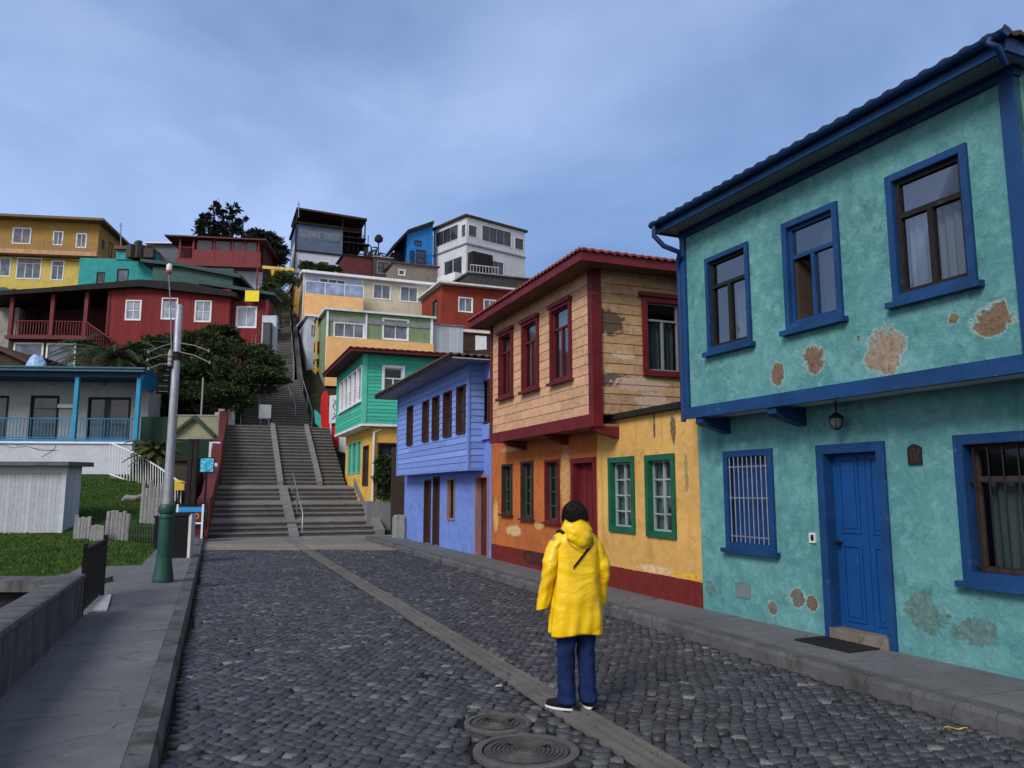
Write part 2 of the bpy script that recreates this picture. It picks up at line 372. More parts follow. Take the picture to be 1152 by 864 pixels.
# ------------------------------------------------------------------ house helpers
class Face:
    def __init__(s, W, u0, u1, z0, z1, mat, board=0, name='wall', thick=.14):
        s.W, s.u0, s.u1, s.z0, s.z1, s.mat, s.board, s.name, s.holes, s.thick = W, u0, u1, z0, z1, mat, board, name, [], thick; s.lap = .014
class House:
    def __init__(s, name, label, loc, cat='house', group=None):
        s.root = thing(name, label, cat, loc, group); s.faces = []
    def face(s, *a, **k):
        f = Face(*a, **k); s.faces.append(f); return f
    def finish(s):
        for f in s.faces: wall_mesh(f).build(f.name, f.mat, s.root)
def wall_mesh(f):
    W = f.W; m = MB(W); us = {f.u0, f.u1}; zs = {f.z0, f.z1}
    for h in f.holes: us |= {max(f.u0, h[0]), min(f.u1, h[1])}; zs |= {max(f.z0, h[2]), min(f.z1, h[3])}
    bh = f.board
    if bh:
        k = 1
        while f.z0 + k * bh < f.z1: zs.add(f.z0 + k * bh); k += 1
    us = sorted(us); zs = sorted(zs)
    def nz(z, low):
        if not bh: return 0.0
        r = ((z - f.z0) / bh) % 1.0
        if r > .9999 or r < .0001: r = 0.0 if low else 1.0
        return f.lap * (1 - r)
    for i in range(len(us) - 1):
        for j in range(len(zs) - 1):
            a, b, c, d = us[i], us[i + 1], zs[j], zs[j + 1]
            if b - a < 1e-5 or d - c < 1e-5: continue
            cu, cz = (a + b) / 2, (c + d) / 2
            if any(h[0] < cu < h[1] and h[2] < cz < h[3] for h in f.holes): continue
            n0, n1 = nz(c, True), nz(d, False)
            m.face([W.P(a, c, n0), W.P(b, c, n0), W.P(b, d, n1), W.P(a, d, n1)])
            if bh and n0 > f.lap * .999: m.face([W.P(a, c, 0), W.P(b, c, 0), W.P(b, c, n0), W.P(a, c, n0)])
    t = -f.thick
    for (a, b, c, d) in f.holes:
        a, b, c, d = max(a, f.u0), min(b, f.u1), max(c, f.z0), min(d, f.z1)
        m.face([W.P(a, c, 0), W.P(a, d, 0), W.P(a, d, t), W.P(a, c, t)]); m.face([W.P(b, c, 0), W.P(b, d, 0), W.P(b, d, t), W.P(b, c, t)])
        m.face([W.P(a, d, 0), W.P(b, d, 0), W.P(b, d, t), W.P(a, d, t)]); m.face([W.P(a, c, 0), W.P(b, c, 0), W.P(b, c, t), W.P(a, c, t)])
    return m
def frame_mb(W, r, wd, n0, n1, m=None, wb=None):
    a, b, c, d = r; m = m or MB(W); wb = wd if wb is None else wb
    m.wbox(W, a, b, d - wd, d, n0, n1)
    if wb: m.wbox(W, a, b, c, c + wb, n0, n1)
    m.wbox(W, a, a + wd, c + wb, d - wd, n0, n1); m.wbox(W, b - wd, b, c + wb, d - wd, n0, n1)
    return m
def window(h, f, r, case=None, cw=.09, sash=WHITE, sw=.05, cols=1, rows=1, transom=None, pmat=None, curt=None, sill=False, bars=None, recess=.09,
           head=0.0, name='window', proud=.035, opened=False, cut=True, tmat=None, cr=None, sillw=.05):
    """r is the outer rectangle (of the casing if there is one)"""
    W = f.W; a, b, c, d = r; root = h.root
    if case: ir = (a + cw, b - cw, c + cw, d - cw)
    else: ir = r
    if cut: f.holes.append(ir)
    bn = .024 if f.board else 0
    if case:
        m = frame_mb(W, r, cw, bn - .012, bn + proud)
        lb = -(f.thick + .0)
        A_, B_, C_, D_ = ir; e_ = .006
        for q_ in ((A_, A_ + e_, C_, D_), (B_ - e_, B_, C_, D_), (A_ + e_, B_ - e_, C_, C_ + e_), (A_ + e_, B_ - e_, D_ - e_, D_)): m.wbox(W, *q_, lb, bn + proud - .004)
        if head: m.wbox(W, a - head, b + head, d, d + .07, bn - .01, bn + proud + .035)
        win = m.build(name, case, root)
    a, b, c, d = ir
    m = MB(W); n0, n1 = -recess - .03, -recess + .02
    frame_mb(W, ir, sw, n0, n1, m)
    top = d - sw
    if transom:
        zt = c + (d - c) * transom; m.wbox(W, a + sw, b - sw, zt - sw / 2, zt + sw / 2, n0 + .002, n1 + .004); top = zt - sw / 2
    bw = sw * .55
    for k in range(1, cols):
        u = a + (b - a) * k / cols; m.wbox(W, u - bw, u + bw, c + sw, top, n0 + .003, n1 + .002)
    zr = [c + (top - c) * k / rows for k in range(1, rows)]
    for z in zr:
        for k in range(cols):
            ua = a + (b - a) * k / cols + (bw if k else sw); ub = a + (b - a) * (k + 1) / cols - (bw if k < cols - 1 else sw)
            m.wbox(W, ua, ub, z - bw * .7, z + bw * .7, n0 + .004, n1 - .002)
    if case: sub = m.build('sash', sash, win)
    else: win = m.build(name, sash, root)
    g = MB(W); pn = -recess - .012
    if opened:      # left light stands open: only the right light and the transom are glazed
        um = (a + b) / 2; g.wbox(W, um + bw, b - sw, c + sw, top, pn - .004, pn + .002); g.wbox(W, a + sw, b - sw, top + sw * .9, d - sw, pn - .004, pn + .002)
        lf = MB(W); lf.hexa([W.P(a + sw, c + sw, pn), W.P(a + sw + .03, c + sw, pn), W.P(a + sw + .10, c + sw, pn - .42), W.P(a + sw + .07, c + sw, pn - .42),
                             W.P(a + sw, top, pn), W.P(a + sw + .03, top, pn), W.P(a + sw + .10, top, pn - .42), W.P(a + sw + .07, top, pn - .42)]); lf.build('open_light', DWOOD, win)
    else: g.wbox(W, a + sw * .6, b - sw * .6, c + sw * .6, d - sw * .6, pn - .004, pn + .002)
    g.build('pane', pmat or GLASS, win)
    if tmat:  # brown backing added behind the transom so its panes read dark
        bl_ = MB(W); bl_.wbox(W, a + sw, b - sw, top + .02, d - sw, -recess - .09, -recess - .07); bl_.build('dark_backing', BROWN, win)
    if curt:
        ct = MB(W); n_ = 26; zt = top if transom and cr is None else d - sw
        u0, u1 = (a + sw, b - sw) if cr is None else (a + (b - a) * cr[0], a + (b - a) * cr[1])
        rows_ = []
        for z in (c + .02, (c + zt) / 2, zt):
            rows_.append([W.P(u0 + (u1 - u0) * k / n_, z, -recess - .10 - .03 * math.sin(k * 1.45) - .012 * math.sin(k * .7 + z)) for k in range(n_ + 1)])
        ct.grid(rows_); ct.build('curtain', curt, win, smooth=True)
    if sill:
        s_ = MB(W); s_.wbox(W, r[0] - .05, r[1] + .05, r[2] - sillw, r[2] + .005, bn - .01, bn + proud + .05); s_.build('sill', case or sash, win)
    if bars:
        bm_, nb, hz, nn = bars; q = MB(W)
        for k in range(nb):
            u = a + (b - a) * (k + .5) / nb; q.tube([W.P(u, c + .01, nn), W.P(u, d - .01, nn)], .008, 6)
        for z in hz:
            zz = c + (d - c) * z; q.wbox(W, a + .005, b - .005, zz - .008, zz + .008, nn - .012, nn - .004)
        q.build('grille', bm_, win)
    return win
def door(h, f, r, case, cw, leaf, recess=.12, split=.5, panels=3, knob=BLACK, name='door', bottom=0.0, flat=False):
    W = f.W; a, b, c, d = r; root = h.root; f.holes.append((a + cw, b - cw, c, d - cw))
    m = MB(W); bn = .024 if f.board else 0
    m.wbox(W, a, b, d - cw, d, bn - .01, bn + .03); m.wbox(W, a, a + cw, c, d - cw, bn - .01, bn + .03); m.wbox(W, b - cw, b, c, d - cw, bn - .01, bn + .03)
    e_ = .006; m.wbox(W, a + cw, a + cw + e_, c, d - cw, -f.thick, bn + .02); m.wbox(W, b - cw - e_, b - cw, c, d - cw, -f.thick, bn + .02); m.wbox(W, a + cw + e_, b - cw - e_, d - cw - e_, d - cw, -f.thick, bn + .02)
    fr = m.build('door_frame', case, root)
    a, b, d = a + cw, b - cw, d - cw; c += bottom
    m = MB(W); sp = a + (b - a) * split
    ls = [(a, sp - .004), (sp + .004, b)] if 0 < split < 1 else [(a, b)]
    for (x, y) in ls:
        m.wbox(W, x, y, c, d, -recess - .04, -recess)
        if not flat:
            k = (d - c) / panels
            for i in range(panels):
                z0 = c + i * k + .07; z1 = c + (i + 1) * k - .05; e_ = min(.09, (y - x) * .2)
                frame_mb(W, (x + e_, y - e_, z0, z1), .025, -recess, -recess + .014, m)
                m.wbox(W, x + e_ + .05, y - e_ - .05, z0 + .05, z1 - .05, -recess, -recess + .010)
    dr = m.build(name, leaf, root)
    q = MB(W); uk = a + .07 if split < .99 else b - .08; zk = c + (d - c) * .48
    q.tube([W.P(uk, zk, -recess), W.P(uk, zk, -recess + .05)], .012, 8); q.tube([W.P(uk, zk, -recess + .04), W.P(uk, zk, -recess + .055), W.P(uk, zk, -recess + .075)], [.02, .03, .018], 10)
    q.build('knob', knob, dr, smooth=True)
    return dr
def shell(h, W, u0, u1, z0, z1, n0, n1, mat, front=False, left=True, right=True, top=True, name='rear_wall'):
    """the walls the street does not show: back, sides, ceiling (n0 back, n1 front)"""
    m = MB(W)
    m.face([W.P(u0, z0, n0), W.P(u1, z0, n0), W.P(u1, z1, n0), W.P(u0, z1, n0)])
    if left: m.face([W.P(u0, z0, n0), W.P(u0, z0, n1), W.P(u0, z1, n1), W.P(u0, z1, n0)])
    if right: m.face([W.P(u1, z0, n0), W.P(u1, z0, n1), W.P(u1, z1, n1), W.P(u1, z1, n0)])
    if front: m.face([W.P(u0, z0, n1), W.P(u1, z0, n1), W.P(u1, z1, n1), W.P(u0, z1, n1)])
    if top: m.face([W.P(u0, z1, n0), W.P(u1, z1, n0), W.P(u1, z1, n1), W.P(u0, z1, n1)])
    m.face([W.P(u0, z0, n0), W.P(u1, z0, n0), W.P(u1, z0, n1), W.P(u0, z0, n1)])
    return m.build(name, mat, h.root)
def hip_roof(h, W, u0, u1, n0, n1, z, rise, mat, per=.18, amp=.022, run=None, name='roof', parent=None):
    """corrugated or tiled hip roof over the rectangle; columns run straight up each slope"""
    m = MB(W); Lu, Ln = u1 - u0, n1 - n0; run = run or min(Lu, Ln) / 2
    for side in range(4):
        L_ = Lu if side % 2 == 0 else Ln; R = run
        def pt(s_, t_, dz=0):
            k = t_ * R
            if side == 0: u, n = u0 + s_, n1 - k
            elif side == 2: u, n = u0 + s_, n0 + k
            elif side == 1: u, n = u1 - k, n0 + s_
            else: u, n = u0 + k, n0 + s_
            return W.P(u, z + t_ * rise + dz, n)
        k = max(8, int(L_ / per * 4)); rows = [[], [], []]
        for i in range(k + 1):
            s_ = L_ * i / k; tm = max(.001, min(1, s_ / R, (L_ - s_) / R)); dz = amp * math.sin(2 * math.pi * s_ / per)
            rows[0].append(pt(s_, 0, dz)); rows[1].append(pt(s_, tm * .5, dz)); rows[2].append(pt(s_, tm, dz))
        m.grid(rows)
        rr = [[p - V((0, 0, .035)) for p in rows[0]], rows[0]]; m.grid(rr)
    if Lu > 2 * run + .01 and Ln > 2 * run + .01: m.face([W.P(u0 + run, z + rise, n0 + run), W.P(u1 - run, z + rise, n0 + run), W.P(u1 - run, z + rise, n1 - run), W.P(u0 + run, z + rise, n1 - run)])
    return m.build(name, mat, parent or h.root, smooth=False)
def slab(h, W, u0, u1, n0, n1, z, th, mat, au=0.0, an=0.0, name='roof', parent=None, corr=0):
    """thin roof slab, z at (u0, n1) plus au per metre of u and an per metre back from n1"""
    Z = lambda u, n: z + au * (u - u0) + an * (n1 - n)
    m = MB(W)
    c = [W.P(u0, Z(u0, n1) - th, n1), W.P(u1, Z(u1, n1) - th, n1), W.P(u1, Z(u1, n0) - th, n0), W.P(u0, Z(u0, n0) - th, n0)]
    m.hexa(c + [p + V((0, 0, th)) for p in c])
    if corr:
        k = int((u1 - u0) / corr * 4); rows = [[], []]
        for i in range(k + 1):
            u = u0 + (u1 - u0) * i / k; dz = .02 + .018 * math.sin(2 * math.pi * (u - u0) / corr)
            rows[0].append(W.P(u, Z(u, n1) + dz, n1 + .04)); rows[1].append(W.P(u, Z(u, n0) + dz, n0))
        m.grid(rows)
    return m.build(name, mat, parent or h.root)
def tile_mat(name, a, b):
    t = NT(name); co = t.uv(); nz = t.noise(co, 2.5, 6, .7); f = t.noise(co, 14, 4, .7)
    c = t.mix(t.ramp(nz, (.35, 0), (.65, 1)), a, b); c = t.mix(t.ramp(f, (.5, 0), (.72, .7)), c, mul(a, .35))
    wv = t.n('ShaderNodeTexWave', Vector=co, Scale=.9, bands_direction='Y', Distortion=.2)
    return t.done(c, .8, t.bump(t.math('ADD', f, t.math('MULTIPLY', wv.outputs[1], .6)), .4, .02), .25)

# ------------------------------------------------------------------ ground frame
ROAD = (pg(760, 716, 0) - pg(500, 635, 0)); ROAD = V((-math.sin(math.radians(21.6)), math.cos(math.radians(21.6)), 0))   # along the street, away
EAST = V((ROAD.y, -ROAD.x, 0))                                                                                      # across the street, to the right
def rot_dir(deg): return V((math.cos(math.radians(deg)), math.sin(math.radians(deg)), 0))
SW = .13
KR0, KR1 = pg(500, 635), pg(1152, 833.6)      # road edge of the right kerb
KL0, KL1 = pg(227, 625), pg(179, 864)         # road edge of the left kerb
L1 = Wall(pg(789.6, 684.6, SW), pg(1152, 765, SW))
L2 = Wall(pg(455, 605.3, SW), pg(788.5, 684.4, SW))
def line_pt(a, b, Y):
    t = (Y - a.y) / (b.y - a.y); return V((a.x + (b.x - a.x) * t, Y, 0))
def interp(x, t):
    for (a, b), (c, d) in zip(t, t[1:]):
        if x <= c: return b + (d - b) * max(0, (x - a)) / (c - a)
    return t[-1][1]
PROF = [(-100, 0), (30, 0), (37, 1.2), (44, 4.3), (52, 8.6), (60, 12.6), (75, 19.6), (95, 26), (140, 30), (500, 31)]
PROF_L = [(-100, 0), (16, 0), (26, .15), (33, 1.9), (40, 3.2), (52, 8.6), (60, 12.6), (75, 19.6), (95, 26), (140, 30), (500, 31)]
def HZ(x, y):
    """height of the ground"""
    k = min(1, max(0, (-x - 11.2) / 1.5)) if y < 60 else 1
    z = interp(y, PROF) * (1 - k) + interp(y, PROF_L) * k
    return z
def ground_sheet():
    m = MB(); xs = sorted(set(list(range(-400, -60, 30)) + list(np.arange(-60, 60, 2.0)) + list(range(60, 401, 30)) + [400]))
    ys = sorted(set([-120, -60, -30] + list(np.arange(-20, 110, 2.0)) + list(range(110, 500, 30))))
    rows = []
    for y in ys:
        r = []
        for x in xs:
            z = HZ(x, y) - .10
            kl = line_pt(KL0, KL1, y).x
            if y < 15.0 and x < kl - 1.9: z = -2.2          # the sunken yard beyond the parapet
            elif y > 28: z += .25 * noise.noise(V((x * .3, y * .3, 0)))
            if y > 100: z -= 0
            r.append(V((x, y, z)))
        rows.append(r)
    m.grid(rows); t = NT('earth'); co = t.ob()
    a = t.noise(co, .5, 8, .7); f = t.noise(co, 9, 5, .7)
    c = t.mix(t.ramp(a, (.4, 0), (.6, 1)), (.022, .030, .012), (.05, .042, .03)); c = t.mix(t.ramp(f, (.4, .7), (.6, 0)), c, (.012, .016, .008))
    o = m.build('ground', t.done(c, .95, t.bump(f, .8, .08), .1), origin=(0, 0, 0), smooth=True); return struct(o)
ground_sheet()

# ------------------------------------------------------------------ road of cobbles
def cobbles():
    hx, hy = .112, .088
    A = EAST; B = ROAD; O = pg(350, 620)
    # gutter strip line
    g0, g1 = pg(340, 616), pg(746, 862)
    gd = (g1 - g0).normalized(); gn = V((gd.y, -gd.x, 0))
    holes = [(pg(560, 813), .285), (pg(592, 844), .40), (pg(478, 760), .12)]
    vj = {}
    def vert(k, j):
        if (k, j) not in vj:
            r = random.random
            a = k * hx / 2 + (r() - .5) * hx * .36; b = j * hy + (r() - .5) * hy * .40 - ((k + (j % 2)) % 2 - .5) * hy * .42
            p = O + A * a + B * b
            wv = noise.noise_vector(V((p.x * .9, p.y * .9, 3.1))) * .05
            vj[(k, j)] = V((p.x + wv.x, p.y + wv.y, 0))
        return vj[(k, j)]
    verts = []; faces = []; nrow = int(22 / hy)
    j0 = int(-23 / hy); j1 = int(2.0 / hy)
    for j in range(j0, j1):
        for i in range(-60, 150):
            k0 = 2 * i + (j % 2)
            a = (k0 + 1) * hx / 2; c = O + A * a + B * ((j + .5) * hy)
            if c.y < 2.2 or c.y > 22.6 + .25 * math.sin(c.x): continue
            if c.x < line_pt(KL0, KL1, c.y).x + .05 or c.x > line_pt(KR0, KR1, c.y).x - .05: continue
            s_ = (c - g0).dot(gn)
            if abs(s_) < .15: continue
            if any((c - hp).length < hr - .01 for hp, hr in holes): continue
            P_ = [vert(k0, j), vert(k0 + 1, j), vert(k0 + 2, j), vert(k0 + 2, j + 1), vert(k0 + 1, j + 1), vert(k0, j + 1)]
            if random.random() < .012: continue
            cen = sum(P_, V((0, 0, 0))) / 6; zt = .012 * noise.noise(V((c.x * 1.3, c.y * 1.3, 0))) + random.uniform(-.004, .004)
            tx, ty = random.uniform(-.06, .06), random.uniform(-.06, .06)
            b0 = len(verts)
            rs = [.0] * 6; g = random.uniform(.004, .009)
            for ins, dz in ((g * .5, -.035), (g + .001, -.007), (g + .009, .0)):
                for p in P_:
                    d = cen - p; l = d.length; q = p + d * min(.6, ins / l)
                    verts.append((q.x, q.y, zt + dz + (q.x - cen.x) * tx + (q.y - cen.y) * ty))
            verts.append((cen.x, cen.y, zt + .0015))
            for rr in range(2):
                for q in range(6):
                    q2 = (q + 1) % 6; faces.append((b0 + rr * 6 + q, b0 + rr * 6 + q2, b0 + rr * 6 + 6 + q2, b0 + rr * 6 + 6 + q))
            for q in range(6): faces.append((b0 + 12 + q, b0 + 12 + (q + 1) % 6, b0 + 18))
    me = bpy.data.meshes.new('cobbled_road'); me.from_pydata(verts, [], faces)
    me.polygons.foreach_set('use_smooth', [True] * len(faces))
    t = NT('cobble_stone'); co = t.ob(); rnd = t.n('ShaderNodeNewGeometry').outputs['Random Per Island']
    c = t.ramp(rnd, (0.0, (.028, .029, .034)), (.45, (.055, .057, .066)), (.85, (.080, .083, .094)), (.97, (.120, .122, .130)), (1.0, (.24, .24, .24)))
    f = t.noise(co, 45, 5, .7); g = t.noise(co, .7, 5, .6)
    c = t.mix(t.ramp(f, (.35, .55), (.6, 0)), c, (.02, .022, .027)); c = t.mix(t.ramp(g, (.42, 0), (.68, .6)), c, (.030, .030, .032))
    rg = t.ramp(t.noise(co, 6, 4, .6), (.3, .42), (.7, .68))
    me.materials.append(t.done(c, rg, t.bump(f, .5, .006), .4))
    o = bpy.data.objects.new('cobbled_road', me); S.collection.objects.link(o); struct(o)
    # bedding sheet under the stones and the paved apron beyond them
    a0, a1 = line_pt(KL0, KL1, 22.8), line_pt(KR0, KR1, 22.8)
    m = MB(); kl = lambda y, z=-.022: V((line_pt(KL0, KL1, y).x, y, z)); kr = lambda y, z=-.022: V((line_pt(KR0, KR1, y).x, y, z))
    m.grid([[kl(-4), kr(-4)], [kl(10), kr(10)], [kl(23.2), kr(23.2)]])
    t = NT('road_bedding'); co = t.ob(); f = t.noise(co, 30, 4, .7); g2 = t.noise(co, 1.6, 6, .7)
    c = t.mix(t.ramp(g2, (.55, 0), (.7, .8)), t.mix(t.ramp(f, (.3, 0), (.7, 1)), (.010, .011, .013), (.03, .03, .032)), (.022, .03, .012))
    struct(m.build('road', t.done(c, .95, t.bump(f, .8, .02), .1), origin=(0, 0, 0)))
    m = MB(); e0 = pg(225, 604.5); e1 = pg(432, 602)
    m.face([kl(22.6, -.004), kr(22.6, -.004), V((e1.x + 1.2, e1.y + .4, .004)), V((e0.x - 1, e0.y + .4, .004))])
    m2 = MB(); m2.face([kl(22.55, .002), kr(22.55, .002), kr(25.2, .002), kl(25.2, .002)])
    struct(m.build('paved_apron', concrete('apron_concrete', (.20, .19, .185), .5, .4), origin=(0, 0, 0)))
    struct(m2.build('paving_band', concrete('band_concrete', (.27, .22, .175), .7, .35), origin=(0, 0, 0)))
    # gutter strip of long grooved kerbstones
    m = MB(Wall(g0, g1)); Wg = m.W; Lg = (g1 - g0).length + 2.5
    u = -8.0
    for (s0, s1, zz) in ((-.135, -.085, .012), (-.070, -.030, -.006), (-.018, .018, .006), (.030, .070, -.006), (.085, .135, .012)):
        u = -9.0 + random.random()
        while u < Lg:
            l = random.uniform(.9, 1.5); j = random.uniform(-.004, .004)
            m.wbox(Wg, u + .004, u + l - .004, -.05, zz + j, s0 + random.uniform(-.004, .004), s1 + random.uniform(-.004, .004)); u += l
    struct(m.build('gutter_strip', concrete('gutter_stone', (.155, .145, .135), 1.6, .6), origin=(0, 0, 0)))
cobbles()

# ------------------------------------------------------------------ pavements and kerbs
PAVE = concrete('pavement_concrete', (.145, .147, .155), 1.0, .5); PAVE2 = concrete('kerb_concrete', (.115, .115, .12), 1.5, .8, green=.9)
def pavement_right():
    kd = (KR1 - KR0).normalized(); kn = V((-kd.y, kd.x, 0));
    if kn.x < 0: kn = -kn
    # slabs with joints
    m = MB(Wall(KR0, KR1)); k = MB(Wall(KR0, KR1))
    Ls = [-9.5]; 
    while Ls[-1] < (KR1 - KR0).length + 3: Ls.append(Ls[-1] + random.uniform(1.7, 2.1))
    for a, b in zip(Ls, Ls[1:]):
        p, q = KR0 + kd * (a + .006), KR0 + kd * (b - .006)
        za = random.uniform(-.004, .004)
        A_ = [p + kn * .20, q + kn * .20, q + kn * 4.2, p + kn * 4.2]
        m.hexa([V((c.x, c.y, -.1)) for c in A_] + [V((c.x, c.y, SW + za)) for c in A_])
    struct(m.build('pavement', PAVE, origin=(0, 0, 0)))
    u = -9.5
    while u < (KR1 - KR0).length + 3:
        l = random.uniform(.9, 1.2); p, q = KR0 + kd * (u + .003), KR0 + kd * (u + l - .003); j = random.uniform(-.006, .006)
        pts = [p + V((0, 0, -.06)), p + V((0, 0, SW - .035 + j)) + kn * .006, p + kn * .03 + V((0, 0, SW + .004 + j)), p + kn * .195 + V((0, 0, SW + .004 + j)), p + kn * .195 + V((0, 0, -.06))]
        k.prism(pts, q - p); u += l
    struct(k.build('kerb', PAVE2, origin=(0, 0, 0)))
pavement_right()
PARA = Wall(pg(0, 786, SW), pg(94, 692, SW))       # face of the parapet towards the pavement
def pavement_left():
    m = MB(); k = MB(); kd = (KL0 - KL1).normalized(); kn = V((-kd.y, kd.x, 0))
    if kn.x > 0: kn = -kn
    Ls = [-3.0, -1.0, .95, 2.05, 3.8, 5.2]
    Ls += [6.6, 8.6, 10.4, 13, 16, 19.5, 24.3]
    for a, b in zip(Ls, Ls[1:]):
        p, q = KL1 + kd * (a + .005), KL1 + kd * (b - .005)
        wid = 1.95 if p.y < 14.5 else (2.3 if p.y < 16.8 else 1.15)
        A_ = [p + kn * .19, q + kn * .19, q + kn * wid, p + kn * wid]; za = random.uniform(-.003, .003)
        m.hexa([V((c.x, c.y, -.12)) for c in A_] + [V((c.x, c.y, SW + za)) for c in A_])
    struct(m.build('pavement', PAVE, origin=(0, 0, 0)))
    u = -3
    while u < 24.4:
        l = random.uniform(1.3, 1.9); p, q = KL1 + kd * (u + .004), KL1 + kd * (u + l - .004); j = random.uniform(-.005, .005)
        pts = [p + V((0, 0, -.06)), p + V((0, 0, SW - .05)) + kn * .008, p + kn * .04 + V((0, 0, SW + .002 + j)), p + kn * .185 + V((0, 0, SW + .006 + j)), p + kn * .185 + V((0, 0, -.06))]
        k.prism(pts, q - p); u += l
    struct(k.build('kerb', PAVE2, origin=(0, 0, 0)))
    return kd, kn
KD, KN = pavement_left()
# ================================================================== turquoise house (nearest on the right)
def turquoise_house():
    U = L1.shift(.42)
    uL = U.px(772, 400)[0]; uR = U.px(1158, 250)[0]; uE = uR + .0
    zled0 = U.px(1150, 417)[1]; zled1 = U.px(1150, 399.5)[1]; zfr = U.px(1127, 93)[1]
    ub = U.px(800, 400)[0]
    P = lambda x, y, rx, rz, c, W=U: (W.px(x, y)[0], W.px(x, y)[1], rx * .78, rz * .82, c)
    br = (.20, .135, .09); lb = (.33, .25, .19)
    tq, tqd, tql = (.140, .345, .345), (.070, .225, .235), (.24, .49, .49)
    up = stucco('turquoise_plaster_upper', tq, tqd, tql, [P(916, 405, .17, .17, br), P(995, 396, .25, .26, lb), P(1116, 360, .22, .15, br), P(875, 420, .12, .15, br), P(1073, 358, .07, .05, br), P(966, 380, .03, .04, br)], bump=.8, drip=.2, flake=.4)
    P1 = lambda x, y, rx, rz, c: P(x, y, rx, rz, c, L1)
    gg = (.12, .22, .20)
    lo = stucco('turquoise_plaster_lower', mul(tq, .95), tqd, tql, [P1(897, 672, .13, .14, (.15, .15, .12)), P1(914, 680, .10, .10, (.17, .12, .09)), P1(1042, 690, .26, .22, gg), P1(800, 662, .12, .11, gg), P1(869, 684, .10, .09, (.16, .15, .12)), P1(1098, 712, .25, .14, gg)], bump=.7, drip=.4, flake=.3)
    root_p = L1.P(L1.px(950, 700)[0], SW)
    h = House('plastered_house', 'turquoise two storey house with blue trim, flaking plaster and a blue front door', root_p)
    h.uL, h.uR = uL, uR
    fu = h.face(U, uL, uR, zled0 + .02, zfr + .12, up, name='upper_wall')
    wl = L1.px(1170, 560)[0]
    fl = h.face(L1, .0, max(uR, wl + 2.2), SW - .1, zled0 + .1, lo, name='lower_wall', thick=.2)
    SH = DARK
    # upper windows
    window(h, fu, U.rect(796, 845, 281, 392), BLUE, .055, DARK, .045, cols=2, transom=.70, curt=CURT_P, recess=.035, tmat=1, cr=(.5, 1), sill=True)
    window(h, fu, U.rect(883, 947, 238, 366), BLUE, .065, BLUE, .045, cols=2, transom=.68, recess=.035, sill=True, opened=True, curt=curtainmat((.16, .13, .14)), cr=(.55, 1))
    window(h, fu, U.rect(1001, 1096, 178, 331), BLUE, .065, DARK, .05, cols=2, transom=.68, curt=CURT, recess=.035, tmat=1, sill=True)
    # lower windows and door
    w1 = window(h, fl, L1.rect(817, 872, 506, 619), BLUE, .075, BLUED, .05, cols=2, recess=.10, sill=True, pmat=paint((.006, .05, .2), .5, .2, 'shutter_blue'), bars=(STEEL, 9, (.08, .52, .88), .02))
    r = L1.rect(1080, 1105, 487, 656); r2 = (L1.px(1080, 570)[0], L1.px(1080, 570)[0] + 1.25, L1.px(1115, 657)[1], L1.px(1115, 487)[1])
    window(h, fl, r2, BLUE, .085, DWOOD, .055, cols=2, transom=.72, curt=CURT_D, recess=.12, sill=True, bars=(DARK, 8, (.05, .70), -.02))
    a, b = L1.px(925, 610)[0], L1.px(1003, 610)[0]; zt = L1.px(964, 498)[1]
    d = door(h, fl, (a, b, SW - .01, zt), BLUE, .10, BLUED, recess=.11, split=.62, panels=2, bottom=.13)
    for (x0, x1) in ((a + .10, a + .10 + (b - a - .2) * .62), (a + .10 + (b - a - .2) * .62, b - .10)): pass
    m = MB(L1); m.wbox(L1, a + .08, b - .08, SW - .02, SW + .115, -.2, .045); m.build('doorstep', concrete('doorstep_stone', (.20, .17, .14), 2, .8), h.root)
    # beam, posts, frieze
    m = MB(U); m.wbox(U, uL - .03, uR + .02, zled0 - .02, zled1, -.02, .05); m.build('ledge_beam', BLUE, h.root)
    m = MB(U); m.wbox(U, uL, uR, zled0 - .0, zled0 + .02, -.44, -.022); m.build('overhang_soffit', OFFW, h.root)
    pr = U.px(1128.5, 130)[0]
    m = MB(U); m.wbox(U, uL - .03, ub * 0 + uL + .07, zled1, zfr, -.05, .035); m.build('corner_post', BLUE, h.root)
    m = MB(U); m.wbox(U, pr, uR, zled1, zfr, -.05, .035); m.build('corner_post', BLUE, h.root)
    m = MB(U); m.wbox(U, uL - .03, uR + .02, zfr, zfr + .10, -.05, .045); m.build('frieze_board', DBLUE, h.root)
    # brackets under the overhang
    for x in (800, 882):
        uc = U.px(x - 12, 462)[0]; m = MB(L1)
        pts = [L1.P(uc - .07, zled0 - .02, .0), L1.P(uc - .07, zled0 - .02, .44), L1.P(uc - .07, zled0 - .09, .45), L1.P(uc - .07, zled0 - .13, .38), L1.P(uc - .07, zled0 - .17, .2), L1.P(uc - .07, zled0 - .22, .0)]
        m.prism(pts, L1.u * .14); m.build('bracket', DBLUE, h.root)
    # eaves: soffit, fascia, gutter, roof
    ze = zfr + .10; eo = .30; uA = uL - .12; uB = U.px(1139, 60)[0] - .0
    uB = max(uR + .12, uB)
    m = MB(U); m.wbox(U, uA, uB, ze - .005, ze + .02, -1.2, eo); m.build('eave_soffit', GREY, h.root)
    m = MB(U); m.wbox(U, uA, uB, ze - .03, ze + .09, eo, eo + .03); m.wbox(U, uB, uB + .03, ze - .03, ze + .09, -5, eo + .03); m.wbox(U, uA - .03, uA, ze - .03, ze + .09, -5, eo + .03); m.build('fascia', BLUE, h.root)
    m = MB(U); g = []
    for u in (uA - .06, uB + .08): g.append([U.P(u, ze + .10 + .05 * math.sin(a_), eo + .085 + .05 * math.cos(a_)) for a_ in [math.pi + math.pi * k / 8 for k in range(9)]])
    g2 = []
    m.grid(g)
